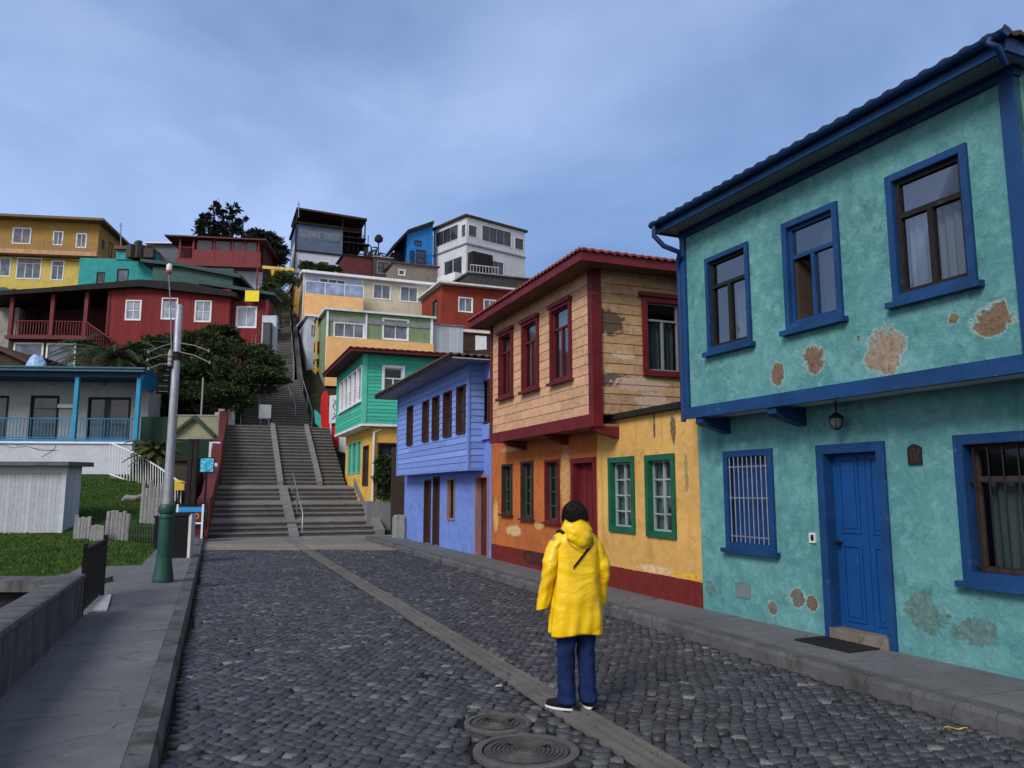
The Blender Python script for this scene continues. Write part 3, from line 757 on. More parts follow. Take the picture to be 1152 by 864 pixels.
    for s_, u in ((1, uA - .06), (-1, uB + .08)): m.face([U.P(u, ze + .10 + .05 * math.sin(a_), eo + .085 + .05 * math.cos(a_)) for a_ in [math.pi + math.pi * k / 8 for k in range(9)]])
    gt = m.build('gutter', DBLUE, h.root, smooth=True)
    m = MB(U); m.tube([U.P(uA + .02, ze + .06, eo + .085), U.P(uA + .03, ze - .08, eo + .10), U.P(uA + .08, ze - .22, eo - .02), U.P(uA + .2, ze - .32, .12), U.P(uL - .05, ze - .40, .05), U.P(uL - .06, ze - .6, .03), U.P(uL - .06, zled0 - .05, .03)], .035, 10)
    m.build('downpipe', DBLUE, h.root, smooth=True)
    m = MB(U); m.tube([U.P(uB - .02, ze + .06, eo + .14), U.P(uB - .02, ze + .02, eo + .17), U.P(uB + .02, ze - .02, eo + .12), U.P(uB - .02, ze - .12, eo - .02)], .025, 10); m.build('downpipe', DBLUE, h.root, smooth=True)
    RT = tile_mat('dark_roof_tiles', (.030, .028, .030), (.055, .045, .042))
    hip_roof(h, U, uA - .08, uB + .08, -6.5, eo + .10, ze + .125, 1.3, RT, per=.19, amp=.020, run=3.3)
    shell(h, U, uL, uR, zled0 + .02, ze - .01, -6.3, 0, up, top=True)
    shell(h, L1, .0, max(uR, wl + 2.2), SW - .1, zled0 + .1, -5.8, 0, lo)
    # small things fixed to the wall
    u, z = L1.px(1030, 511); m = MB(L1); s_ = .075
    pts = [L1.P(u - s_, z - .10, .002), L1.P(u + s_, z - .10, .002), L1.P(u + s_, z + .06, .002), L1.P(u + s_ * .6, z + .085, .002), L1.P(u, z + .10, .002), L1.P(u - s_ * .6, z + .085, .002), L1.P(u - s_, z + .06, .002)]
    m.prism(pts, L1.n * .02); pl = m.build('plaque', DARK, h.root)
    m = MB(L1); rz = .014
    for k, (du, dz, wd, hh) in enumerate([(-.035, -.06, rz, .11), (-.035, .04, .055, rz), (0.0, -.06, rz, .11), (.03, -.06, rz, .06), (.0, -.07, .05, rz), (.045, -.01, rz, .06), (-.05, -.075, .04, rz)]):
        m.wbox(L1, u + du, u + du + wd, z + dz, z + dz + hh, .021, .027)
    m.build('relief', BROWN, pl)
    u, z = L1.px(915, 605); m = MB(L1); frame_mb(L1, (u - .045, u + .045, z - .055, z + .055), .02, .0, .02, m); bx = m.build('meter_box', OFFW, h.root)
    m = MB(L1); m.wbox(L1, u - .026, u + .026, z - .036, z + .036, .0, .012); m.tube([L1.P(u, z, .01), L1.P(u, z, .03)], .014, 8); m.build('button', DARK, bx)
    u, z = L1.px(836, 664); m = MB(L1); m.wbox(L1, u - .13, u + .13, z - .09, z + .09, .0, .012)
    vt = m.build('vent_panel', paint((.16, .19, .21), .7, .4, 'vent_grey'), h.root)
    m = MB(L1); m.wbox(L1, uR + .03, max(uR, wl + 2.2) + .15, zled0 + .102, zled0 + .24, -5.9, .25); m.build('terrace_slab', BLUE, h.root)
    h.finish()
    # pendant lantern under the overhang
    u = L1.px(954, 470)[0]; base = L1.P(u, zled0, .17)
    zt_ = zled0; zc = L1.shift(.17).px(954, 474)[1]
    o = thing('wall_lantern', 'small dark hanging lantern above the blue front door', 'lantern', (base.x, base.y, zc - .12))
    m = MB(); c = V((base.x, base.y, 0)); m.tube([V((c.x, c.y, zt_)), V((c.x, c.y, zc + .10))], .008, 6); m.lathe((c.x, c.y, zc + .06), [(.012, .05), (.03, .04), (.075, .0), (.078, -.012), (.02, -.01)], 12); m.build('lantern_cap', BLACK, o, smooth=False)
    m = MB(); m.lathe((c.x, c.y, zc - .07), [(.02, 0), (.05, .02), (.068, .06), (.07, .11)], 12); m.build('lantern_glass', pane((.10, .105, .11), .12, 'lantern_pane'), o, smooth=True)
    m = MB(); m.lathe((c.x, c.y, zc - .085), [(.004, 0), (.02, .008), (.024, .018)], 10)
    for k in range(6):
        a_ = k * math.pi / 3; m.tube([V((c.x + .024 * math.cos(a_), c.y + .024 * math.sin(a_), zc - .07)), V((c.x + .055 * math.cos(a_), c.y + .055 * math.sin(a_), zc - .05)), V((c.x + .073 * math.cos(a_), c.y + .073 * math.sin(a_), zc - .01)), V((c.x + .074 * math.cos(a_), c.y + .074 * math.sin(a_), zc + .05))], .004, 5)
    m.build('cage', BLACK, o)
    # doormat
    q = [pg(896, 727, SW), pg(940, 719, SW), pg(990, 732, SW), pg(945, 741, SW)]
    c = L1.P((a + b) / 2 - .08, SW, .32)
    m = MB(L1); u0 = (a + b) / 2 - .42; m.wbox(L1, u0, u0 + .72, SW, SW + .018, .08, .50)
    for k in range(9): m.wbox(L1, u0 + .05 + k * .07, u0 + .09 + k * .07, SW + .018, SW + .024, .11, .47)
    tag(m.build('doormat', paint((.012, .012, .014), .95, .3, 'rubber')), 'black doormat on the pavement before the blue front door', 'doormat')
    return h
turquoise_house()

# ================================================================== plank house with orange and yellow ground floor
def plank_house():
    uA = L2.px(553, 560)[0]; uM = L2.px(672.5, 560)[0]; uZ = L2.px(787.5, 600)[0] + .02
    U = L2.shift(.45); zb0 = U.px(640, 484)[1]; zb1 = U.px(640, 471)[1]; zt = U.px(656, 308.6)[1]
    uL = U.px(553.5, 430)[0]; uC = U.px(668, 390)[0]
    dz = L2.px(788, 655)[1]
    rd = (.15, .018, .016); ora = (.52, .15, .035); yl = (.72, .42, .12)
    P = lambda x, y, ru, rz, c: (L2.px(x, y)[0], L2.px(x, y)[1], ru, rz, c)
    orange = stucco('orange_plaster', ora, (.33, .095, .028), (.54, .20, .06), [P(578, 597, .42, .10, (.66, .46, .22)), P(558, 580, .14, .35, (.68, .42, .10)), P(606, 592, .2, .06, (.62, .36, .13)), P(575, 505, .6, .05, (.6, .36, .12)), P(636, 540, .18, .5, (.60, .33, .11))], drip=.12, zones=[(-1, dz, rd)])
    yellow = stucco('yellow_plaster', yl, (.50, .27, .075), (.72, .50, .22), [P(770, 647, .5, .035, (.78, .42, .03)), P(735, 640, .4, .05, (.72, .52, .30)), P(757, 482, .07, .22, (.20, .13, .05)), P(736, 478, .03, .20, (.16, .10, .04)), P(772, 530, .05, .3, (.40, .28, .11))], drip=.38, zones=[(-1, dz, rd)])
    pl = boards('worn_planks', (.54, .30, .165), (.36, .19, .10), (.66, .44, .29), row=.17, z0=zb1, length=.95, wear=.45, wearcol=(.68, .43, .31))
    root = L2.P(uM, SW)
    h = House('plank_house', 'house with worn tan planks above orange and yellow plaster, red trim and tiled roof', root)
    fo = h.face(L2, uA, uM, SW - .1, zb0 + .1, orange, name='lower_wall')
    zy = L2.px(730, 466)[1]
    fy = h.face(L2, uM, uZ, SW - .1, zy, yellow, name='lower_wall')
    fu = h.face(U, uL, uC, zb1 - .02, zt, pl, board=.17, name='plank_wall')
    fu.z0 = zb1
    Sd = U.side(uC, 1)
    P2 = lambda x, y, ru, rz, c: (Sd.px(x, y)[0], Sd.px(x, y)[1], ru, rz, c)
    pl2 = boards('worn_planks_gable', (.44, .265, .135), (.27, .15, .075), (.56, .39, .24), row=.17, z0=zb1, length=1.5, wear=.6, wearcol=(.60, .42, .29),
                 patches=[P2(681, 362, .34, .22, (.12, .08, .06)), P2(690, 428, .45, .10, (.15, .11, .09)), P2(720, 432, .5, .12, (.60, .44, .33)), P2(700, 400, .2, .06, (.66, .50, .36)), P2(735, 452, .35, .16, (.62, .45, .34))])
    sl = 5.2; fu.lap = .007
    fs = h.face(Sd, 0, sl, zb1, zt, pl2, board=.17, name='plank_wall'); fs.lap = .007
    # red trim
    pw = .13
    m = MB(U); m.wbox(U, uC - pw, uC + .03, zb0, zt, -.02, .04); m.wbox(Sd, .02, pw, zb0, zt, -.001, .04); m.build('corner_post', RED, h.root)
    m = MB(U); m.wbox(U, uL - .03, uL + .07, zb0, zt, -.02, .04); m.build('corner_post', RED, h.root)
    m = MB(U); m.wbox(U, uL - .02, uC - pw, zb0, zb1, -.02, .045); m.wbox(U, uL - .02, uC + .03, zb0 - .012, zb0 + .0, -.02, .07); m.build('ledge_beam', RED, h.root)
    m = MB(U); m.wbox(U, uL, uC, zb0 + .002, zb0 + .04, -.46, -.022); m.build('overhang_soffit', paint((.30, .17, .08), .8, .3, 'soffit_wood'), h.root)
    for x in (571, 615, 672):
        uc = U.px(x - 4, 488)[0]
        if x == 672: uc = uC - .16
        m = MB(L2); pts = [L2.P(uc, zb0, .0), L2.P(uc, zb0, .45), L2.P(uc, zb0 - .05, .46), L2.P(uc, zb0 - .10, .41), L2.P(uc, zb0 - .13, .25), L2.P(uc, zb0 - .19, .0)]
        m.prism(pts, L2.u * .16); m.build('bracket', RED, h.root)
    # windows
    for r in ((563, 578, 374, 447), (589, 607, 361, 439), (621, 644, 343, 429)):
        window(h, fu, U.rect(*r), RED, .055, RED, .035, cols=2, transom=.72, curt=CURT, recess=.02, head=.03, sill=True, sillw=.04, cr=(.05, .5))
    window(h, fs, Sd.rect(722, 768, 336, 424), RED, .09, GREY, .035, cols=2, transom=.74, curt=CURT_D, recess=.02, head=.06, sill=False)
    for r in ((565.5, 576.7, 522, 579), (587, 600.4, 518.5, 584), (614, 630, 517, 588)):
        window(h, fo, L2.rect(*r), BROWN if r[0] < 610 else RED, .045, paint((.03, .07, .05), .6, .2, 'sash_dark_green'), .03, cols=2, rows=4, recess=.08, sill=True, sillw=.03, curt=CURT_D)
    a, b = L2.px(643.5, 560)[0], L2.px(671.5, 560)[0]
    door(h, fo, (a, b - .01, SW, L2.px(657, 515)[1]), RED, .09, RED, recess=.12, split=.5, panels=1, bottom=.02)
    for r in ((686, 714.6, 514, 599), (727.6, 760.6, 511, 605)):
        window(h, fy, L2.rect(*r), GREEN, .085, paint((.30, .36, .36), .6, .3, 'sash_grey'), .03, cols=2, rows=4, recess=.08, sill=False, curt=CURT, cr=(.0, .25) if r[0] < 700 else (0, .22))
    # lean-to roof over the yellow part
    m = MB(L2); n1 = .10
    m.hexa([L2.P(uM + .02, zy, -3.0), L2.P(uZ - .02, zy, -3.0), L2.P(uZ - .02, zy, n1), L2.P(uM + .02, zy, n1),
            L2.P(uM + .02, zy + .35, -3.0), L2.P(uZ - .02, zy + .35, -3.0), L2.P(uZ - .02, zy + .09, n1), L2.P(uM + .02, zy + .09, n1)])
    m.build('lean_to_roof', DARK, h.root)
    # main roof
    eo = .42; RT = tile_mat('red_roof_tiles', (.20, .035, .03), (.28, .075, .06))
    u0, u1, n0, n1 = uL - .30, uC + .42, -sl - .3, eo
    m = MB(U); m.wbox(U, u0, u1, zt, zt + .02, n0, n1); m.build('eave_soffit', paint((.22, .10, .05), .8, .3, 'eave_wood'), h.root)
    m = MB(U); zf = zt - .02; m.wbox(U, u0, u1, zf, zf + .16, n1, n1 + .03); m.wbox(U, u1, u1 + .03, zf, zf + .16, n0, n1 + .03); m.wbox(U, u0 - .03, u0, zf, zf + .16, n0, n1 + .03); m.build('fascia', RED, h.root)
    hip_roof(h, U, u0 - .06, u1 + .07, n0, n1 + .07, zt + .17, .85, RT, per=.15, amp=.015, run=2.9)
    shell(h, U, uL, uC, zb1, zt, -sl, 0, pl, right=False)
    m = MB(Sd)
    shell(h, L2, uA, uZ, SW - .1, zy - .002, -4.8, 0, yellow)
    # dark brick showing in the dado
    u, z = L2.px(600, 627); m = MB(L2)
    for r in range(4):
        for c in range(7):
            if random.random() < .12: continue
            m.wbox(L2, u - .55 + c * .17 + (r % 2) * .06, u - .55 + c * .17 + .145 + (r % 2) * .06, z - .13 + r * .065, z - .13 + r * .065 + .05, -.01, .006 + random.random() * .006)
    m.build('bare_brick', paint((.05, .022, .02), .9, .5, 'dark_brick', 4), h.root)
    h.finish(); return h
plank_house()

# ================================================================== blue house
def blue_house():
    bl = (.165, .265, .64); bd = (.115, .185, .50); bll = (.26, .36, .74)
    uA = L2.px(455, 560)[0]; uZ = L2.px(553, 560)[0] - .03
    U = L2.shift(.38); uL = U.px(447.5, 500)[0]; uR = U.px(528, 480)[0]
    zb = U.px(490, 530)[1]; zt = U.px(527, 409)[1]
    ps = stucco('blue_plaster', bl, bd, bll, scale=.8, drip=.15); bs = boards('blue_boards', bl, bd, bll, row=.16, z0=zb, length=4.0, wear=.15, wearcol=bll, joint=.003)
    h = House('blue_house', 'periwinkle blue two storey house with a boarded upper bay and narrow dark windows', L2.P((uA + uZ) / 2, SW))
    fl = h.face(L2, uA, uZ, SW - .1, zt, ps, name='lower_wall'); fu = h.face(U, uL, uR, zb, zt, bs, board=.16, name='boarded_wall')
    Sd = U.side(uR, 1); fs = h.face(Sd, 0, .38, zb, zt, bs, board=.16, name='boarded_wall')
    for r in ((459, 465, 457, 501), (476.5, 483, 451, 497), (487.6, 494.7, 446, 494.6), (500, 508.8, 440.5, 491.5), (515, 524.4, 434, 488)):
        window(h, fu, U.rect(*r), BROWN, .035, BROWN, .03, rows=2, recess=.07, proud=.03, pmat=PANE)
    window(h, fl, L2.rect(541.5, 551, 428, 477), BROWN, .05, BROWN, .035, rows=2, cols=2, recess=.07, pmat=PANE)
    window(h, fl, L2.rect(504, 512, 538, 585), paint((.30, .16, .15), .6, .2, 'rose_brown'), .04, BROWN, .03, rows=2, recess=.08, curt=CURT_D)
    for (x0, x1, yt) in ((477.5, 484.8, 539.5), (487.5, 494.5, 536)):
        door(h, fl, (L2.px(x0, 575)[0], L2.px(x1, 575)[0], SW, L2.px((x0 + x1) / 2, yt)[1]), BROWN, .05, BROWN, recess=.10, split=1, panels=2)
    door(h, fl, (L2.px(535, 575)[0], L2.px(550, 575)[0], SW, L2.px(542, 534)[1]), paint((.30, .16, .17), .6, .2, 'rose_brown'), .07, paint((.075, .018, .016), .6, .3, 'maroon_door'), recess=.12, split=1, panels=2)
    # projecting course right of the bay
    zc0, zc1 = L2.px(540, 496)[1], L2.px(540, 478)[1]; m = MB(L2); m.hexa([L2.P(uR + .02, zc0, 0), L2.P(uZ, zc0, 0), L2.P(uZ, zc0, .08), L2.P(uR + .02, zc0, .08), L2.P(uR + .02, zc1, 0), L2.P(uZ, zc1, 0), L2.P(uZ, zc1 - .05, .05), L2.P(uR + .02, zc1 - .05, .05)]); m.build('plaster_course', ps, h.root)
    m = MB(U); m.wbox(U, uL - .02, uR + .02, zb - .05, zb, -.38, .035); m.build('bay_floor', ps, h.root)
    for (p, q) in ((uL - .02, uL + .07), (uR - .08, uR + .025)):
        m = MB(U); m.wbox(U, p, q, zb, zt, -.01, .034); m.build('corner_post', ps, h.root)
    # roof
    n1 = .62; u0 = uL - .75; u1 = uZ + .02
    m = MB(U); m.wbox(U, u0, u1, zt, zt + .03, -4.4, n1); m.build('eave_soffit', paint((.33, .35, .42), .7, .3, 'soffit_grey'), h.root)
    m = MB(U); m.wbox(U, u0, u1, zt - .01, zt + .10, n1, n1 + .03); m.wbox(U, u0 - .03, u0, zt - .01, zt + .10, -4.4, n1 + .03); m.build('fascia', DARK, h.root)
    hip_roof(h, U, u0 - .05, u1, -4.4, n1 + .06, zt + .12, .40, tile_mat('brown_roof_tiles', (.07, .04, .035), (.15, .075, .06)), per=.2, amp=.028, run=2.4)
    shell(h, U, uL, uR, zb, zt, -3, 0, bs, right=False, top=False); shell(h, L2, uA, uZ, SW - .1, zt, -4.0, 0, ps)
    m = MB(L2); m.tube([L2.P(uL + .02, SW, .06), L2.P(uL + .02, zt, .06)], .04, 8); 
    h.finish()
blue_house()

# ================================================================== mint house by the steps
MINTC = (.045, .42, .30)
def mint_house():
    P0 = pg(417, 600, 0); e = ROAD
    LM = Wall(P0, P0 + e); LM.u = ROAD.copy()
    if LM.n.dot(EAST) > 0: LM.n = -LM.n
    LM.o = V((P0.x, P0.y, 0))
    U = LM.shift(.5)
    D0 = U.px(408.5, 440)[0]        # corner of the upper storey
    uB = U.px(378, 460)[0]; zb = U.px(408, 476)[1]; zt = U.px(408, 399)[1]
    md = mul(MINTC, .7); ml = (.10, .50, .37)
    bs = boards('mint_boards', MINTC, md, ml, row=.15, z0=zb, length=5, wear=.2, wearcol=ml, joint=.003); yw = stucco('ochre_plaster', (.72, .44, .09), (.55, .32, .06), (.78, .52, .16))
    h = House('mint_house', 'mint green boarded house on a yellow ground floor beside the steps', P0)
    fl = U; f1 = h.face(U, D0, uB, zb, zt, bs, board=.15, name='boarded_wall')
    Sd = U.side(D0, -1); sl = 5.4
    f2 = h.face(Sd, 0, sl, zb, zt, bs, board=.15, name='boarded_wall')
    r = U.rect(383, 407.5, 421, 457)
    w_ = (r[1] - r[0]) / 5
    for k in range(5): window(h, f1, (r[0] + k * w_ + .01, r[0] + (k + 1) * w_ - .01, r[2], r[3]), None, 0, WHITE, .05, cols=1, transom=.68, recess=.0, pmat=PANE_M, cut=False) if False else window(h, f1, (r[0] + k * w_ + .012, r[0] + (k + 1) * w_ - .012, r[2], r[3]), WHITE, .04, WHITE, .045, rows=2, recess=.05, pmat=PANE_M)
    m = MB(U); m.wbox(U, r[0] - .08, r[1] + .08, r[2] - .08, r[2] - .001, .0, .10); m.build('window_ledge', WHITE, h.root)
    window(h, f2, Sd.rect(429.5, 455, 411.5, 447.5), WHITE, .09, WHITE, .05, cols=2, transom=.62, recess=.06, pmat=None, curt=CURT_D)
    m = MB(U); m.wbox(U, D0 - .02, uB, zb - .10, zb, -.52, .035); m.build('storey_band', WHITE, h.root)
    m = MB(U); m.wbox(U, D0 - .03, D0 + .12, zb, zt, -.01, .04); m.wbox(Sd, .001, .15, zb, zt, .0, .035); m.build('corner_post', paint(ml, .6, .15, 'mint_trim'), h.root)
    m = MB(Sd); m.wbox(Sd, .0, sl, zb - .10, zb, -.4, .028); m.build('storey_band', WHITE, h.root)
    # ground floor
    f3 = h.face(LM, 0, uB - .2, -.1, zb - .05, yw, name='lower_wall')
    S2 = LM.side(0, -1); f4 = h.face(S2, .0, sl - .4, -.1, zb - .05, yw, name='lower_wall')
    zs = LM.px(400, 548)[1]
    for (x0, x1) in ((392, 395.5), (396.5, 401), (402, 406)):
        a, b = LM.px(x0, 515)[0], LM.px(x1, 515)[0]; a, b = min(a, b), max(a, b)
        window(h, f3, (a, b, LM.px(400, 533)[1], LM.px(400, 497)[1]), paint(ml, .6, .15, 'mint_trim'), .05, paint((.03, .30, .26), .6, .2, 'teal_trim'), .04, recess=.05, pmat=PANE_M)
    a, b = sorted((LM.px(409, 510)[0], LM.px(415, 510)[0])); window(h, f3, (max(.06, a), b, 1.9, 3.6), BROWN, .05, BROWN, .04, recess=.06, pmat=PANE)
    r = S2.rect(424, 441, 498, 560); window(h, f4, (r[0], r[1] + .25, r[2], r[3]), BROWN, .06, BROWN, .04, cols=2, rows=2, recess=.12, curt=None, pmat=PANE)
    door(h, f4, (r[1] + .5, r[1] + 1.5, 0.13, 2.4), BROWN, .07, DARK, split=1)
    # plinth, roof, pipe
    m = MB(S2); m.wbox(S2, -.25, .95, -.1, 1.28, .02, .35); m.build('plinth', concrete('plinth_concrete', (.24, .24, .26), 1.2, .4), h.root)
    m = MB(S2); m.tube([S2.P(.03, 1.28, .06), S2.P(.03, zb - .35, .06), S2.P(.3, zb - .2, .06)], .05, 8); m.build('downpipe', OFFW, h.root)
    m = MB(); q = [U.P(D0 - .8, zt - .0, .62), U.P(uB + .3, zt, .62), U.P(uB + .3, zt, -sl - .3), U.P(D0 - .8, zt, -sl - .3)]
    m = MB(U); m.wbox(U, D0 - .55, uB + .3, zt, zt + .03, -sl - .3, .62); m.build('eave_soffit', paint((.06, .014, .014), .8, .3, 'eave_dark_red'), h.root)
    m = MB(U); m.wbox(U, D0 - .58, uB + .3, zt - .02, zt + .14, .62, .65); m.wbox(U, D0 - .58, D0 - .55, zt - .02, zt + .14, -sl - .3, .62); m.build('fascia', RED, h.root)
    hip_roof(h, U, D0 - .64, uB + .3, -sl - .3, .70, zt + .14, .35, tile_mat('dark_red_roof', (.12, .02, .02), (.17, .04, .035)), per=.3, amp=.02, run=2.2)
    shell(h, U, D0, uB, zb, zt, -sl, 0, bs, left=False); shell(h, LM, 0, uB - .2, -.1, zb - .05, -sl + .5, 0, yw, left=False)
    h.finish(); h.U, h.LM, h.S2 = U, LM, S2
    return h
MH = mint_house()
# ================================================================== the long stairway
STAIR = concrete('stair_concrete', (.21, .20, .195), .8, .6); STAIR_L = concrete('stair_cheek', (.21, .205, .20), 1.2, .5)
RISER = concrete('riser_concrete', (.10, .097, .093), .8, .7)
def flight(m, c0, e, wl, wr, d0, z0, seq, dirv=None):
    """c0: origin (d=0), e: right vector, seq: list of (tread depth, riser, slope of the tread)"""
    dirv = dirv or ROAD; d = d0; z = z0
    for (td, rs, sl) in seq:
        if rs:
            zt = z + rs
            a, b = c0 + dirv * d - e * wl, c0 + dirv * d + e * wr
            # riser set back under a lip
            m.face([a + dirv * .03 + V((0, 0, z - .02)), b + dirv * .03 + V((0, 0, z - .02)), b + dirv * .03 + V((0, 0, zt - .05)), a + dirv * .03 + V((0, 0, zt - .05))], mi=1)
            m.face([a + dirv * .03 + V((0, 0, zt - .05)), b + dirv * .03 + V((0, 0, zt - .05)), b + V((0, 0, zt - .05)), a + V((0, 0, zt - .05))])
            m.face([a + V((0, 0, zt - .05)), b + V((0, 0, zt - .05)), b + V((0, 0, zt)), a + V((0, 0, zt))]); z = zt
        a, b = c0 + dirv * d - e * wl, c0 + dirv * d + e * wr; z2 = z + sl * td
        c, q = c0 + dirv * (d + td) + e * wr, c0 + dirv * (d + td) - e * wl
        m.face([a + V((0, 0, z)), b + V((0, 0, z)), c + V((0, 0, z2)), q + V((0, 0, z2))])
        for s_, (p_, r_) in ((0, (a, q)), (1, (b, c))):
            m.face([p_ + V((0, 0, z - 1.5)), r_ + V((0, 0, z2 - 1.5)), r_ + V((0, 0, z2)), p_ + V((0, 0, z))])
        d += td; z = z2
    return d, z
C0 = pg(330, 603.5, 0); C0 = V((C0.x, C0.y, 0))
WL, WR = (C0 - pg(233, 604.5)).length, (pg(425, 602.5) - C0).length
print('stairs', C0, WL, WR)
m = MB(Wall(C0, C0 + EAST))
seqA = []
for g in range(3): seqA += [(.36, .165, .04), (.36, .165, .04), (1.35 if g < 2 else 1.5, .165, .09)]
dA, zA = flight(m, C0, EAST, WL, WR, 0, 0, seqA)
seqB = [(.345, .165, .03)] * 18; seqB[-1] = (1.6, .165, .02)
dB, zB = flight(m, C0, EAST, WL - .55, WR - .2, dA, zA, seqB)
dC, zC = flight(m, C0, EAST, WL - 1.15, WR - .9, dB, zB, [(.34, .165, .03)] * 20 + [(1.0, .165, .02)])
print('flights', dA, zA, dB, zB, dC, zC, (C0 + ROAD * dC))
# upper flight turns a little to the right
TOP0 = C0 + ROAD * dC + EAST * .55; TD = V((-.325, 1, 0)).normalized(); TE = V((TD.y, -TD.x, 0))
seqD = []
for g in range(5): seqD += [(.34, .175, .03)] * 12 + [(1.1, .175, .03)]
dD, zD = flight(m, TOP0, TE, 1.2, 1.35, 0, zC, seqD, TD)
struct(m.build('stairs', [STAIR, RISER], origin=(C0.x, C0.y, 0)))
print('top', TOP0 + TD * dD, zD)
def zA_at(d, d0, z0, d1, z1): return z0 + (z1 - z0) * (d - d0) / (d1 - d0)
def cheek(name, off, d0, z0, d1, z1, wd=.30, up=.10, n=1, o2=None):
    m = MB(); o2 = off if o2 is None else o2
    a = C0 + ROAD * (d0 - .1) + EAST * off; b = C0 + ROAD * d1 + EAST * o2
    m.hexa([a - EAST * wd / 2 + V((0, 0, z0 - .3)), a + EAST * wd / 2 + V((0, 0, z0 - .3)), b + EAST * wd / 2 + V((0, 0, z1 - .3)), b - EAST * wd / 2 + V((0, 0, z1 - .3)),
            a - EAST * wd / 2 + V((0, 0, z0 + up)), a + EAST * wd / 2 + V((0, 0, z0 + up)), b + EAST * wd / 2 + V((0, 0, z1 + up)), b - EAST * wd / 2 + V((0, 0, z1 + up))])
    return struct(m.build(name, STAIR_L, origin=a))
cheek('stair_ramp', .0, -.3, -.02, dA - 1.3, zA - .1, .34, .08)
cheek('stair_ramp', .0, dA - .05, zA + .12, dB - 1.5, zB + .06, .24, .07)
cheek('stair_ramp', 1.75, dA - .05, zA + .12, dB - 1.5, zB + .06, .22, .07)
cheek('stair_ramp', WR + .12, -.2, .12, dA - 1.3, zA + .25, .30, .10)
def rail(name, label, pts, h=.9, mat=STEEL, r=.022, posts=True, group=None, mid=False, nb=0):
    o = thing(name, label, 'handrail', pts[0], group); top = [V(p) + V((0, 0, h)) for p in pts]
    mm = MB(); mm.tube([V(pts[0]) + V((0, 0, .0))] + top + [V(pts[-1])] if posts else top, r, 6); mm.build('rail_tube', mat, o, smooth=True)
    if mid: mm = MB(); mm.tube([V(p) + V((0, 0, h * .5)) for p in pts], r * .7, 6); mm.build('mid_rail', mat, o, smooth=True)
    for a, b in zip(pts, pts[1:]):
        L_ = (V(b) - V(a)).length; k = max(1, int(L_ / 2.2))
        for i in range(1 if a is pts[0] else 0, k):
            p = V(a).lerp(V(b), i / k); mm = MB(); mm.tube([p - V((0, 0, .1)), p + V((0, 0, h))], r * .9, 6); mm.build('post', mat, o)
    return o
SR = lambda d, off, z: C0 + ROAD * d + EAST * off + V((0, 0, z))
rail('handrail', 'thin grey handrail in the middle of the lowest flight of the stairs', [SR(.1, .33, .1), SR(dA - 2.0, .33, zA - .25)], .75, STEEL, .03)
rail('handrail', 'grey handrail on the left edge of the flight below the trees', [SR(dB - .4, -WL + 1.5, zB), SR(dC, -WL + 1.5, zC)], .9)
rail('handrail', 'pair of grey rails dividing the flight behind the white notice', [SR(dB - .4, -.55, zB), SR(dC - 1, -.55, zC)], .9)
rail('handrail', 'curved handrail at the right of the middle flight', [SR(dB + 1.5, 1.45, zB + .7), SR(dC - 2, 1.2, zC - .9)], .8)
rail('handrail', 'long grey handrail climbing the right edge of the stairs below the red and blue signs', [SR(dB, WR - .9, zB), SR(dC, WR - .9, zC)], 1.0)
rail('handrail', 'handrail climbing the right edge of the narrow top flight', [TOP0 + TE * 1.35 + V((0, 0, zC)), TOP0 + TE * 1.35 + TD * dD + V((0, 0, zD))], 1.0)
rail('handrail', 'handrail climbing the left edge of the narrow top flight', [TOP0 - TE * 1.2 + V((0, 0, zC)), TOP0 - TE * 1.2 + TD * dD + V((0, 0, zD))], 1.0)
# dark wall along both sides of the top flight
mm = MB(); a = TOP0 + TE * 1.6; b = a + TD * dD
mm.hexa([V((a.x, a.y, zC - 2)), V((a.x + .3, a.y, zC - 2)), V((b.x + .3, b.y, zD - 2)), V((b.x, b.y, zD - 2)), V((a.x, a.y, zC + .5)), V((a.x + .3, a.y, zC + .5)), V((b.x + .3, b.y, zD + .5)), V((b.x, b.y, zD + .5))])
tag(mm.build('retaining_wall', concrete('old_wall', (.08, .075, .07), 1, .6)), 'low dark retaining wall on the right of the narrow top flight', 'wall')
# red parapet on the left of the stairs
WSt = Wall(C0 - EAST * (WL + .05), C0 - EAST * (WL + .05) + ROAD, n=EAST)
o = thing('stair_parapet', 'dark red sloping parapet on the left edge of the stairs with papers pasted on it', 'wall', SR(0, -WL - .1, 0))
mm = MB(WSt); prof = [(-.5, -.1, 1.35, 0), (1.5, .2, 1.6, .12), (3.4, .8, 2.15, .22), (dA - .2, 1.5, 3.0, .42), (dA - .1, 1.5, 3.5, .42), (dB - .8, 4.0, 5.9, .78)]
for (d, zb_, zt_, e1), (d2, zb2, zt2, e2) in zip(prof, prof[1:]):
    a, b = C0 + ROAD * d - EAST * (WL + .05 - e1), C0 + ROAD * d2 - EAST * (WL + .05 - e2)
    a += EAST * .12; b += EAST * .12; a2, b2 = a - EAST * .42, b - EAST * .42
    mm.hexa([V((a2.x, a2.y, zb_ - .5)), V((a.x, a.y, zb_ - .5)), V((b.x, b.y, zb2 - .5)), V((b2.x, b2.y, zb2 - .5)), V((a2.x, a2.y, zt_)), V((a.x, a.y, zt_)), V((b.x, b.y, zt2)), V((b2.x, b2.y, zt2))])
mm.build('wall_body', paint((.13, .022, .022), .6, .35, 'parapet_red'), o)
WF = Wall(C0 - EAST * (WL + .05) + EAST * .025, C0 - EAST * (WL + .05 - .42) + ROAD * dA + EAST * .025, n=EAST)
NOTE = paint((.60, .68, .74), .7, .15, 'notice_paper')
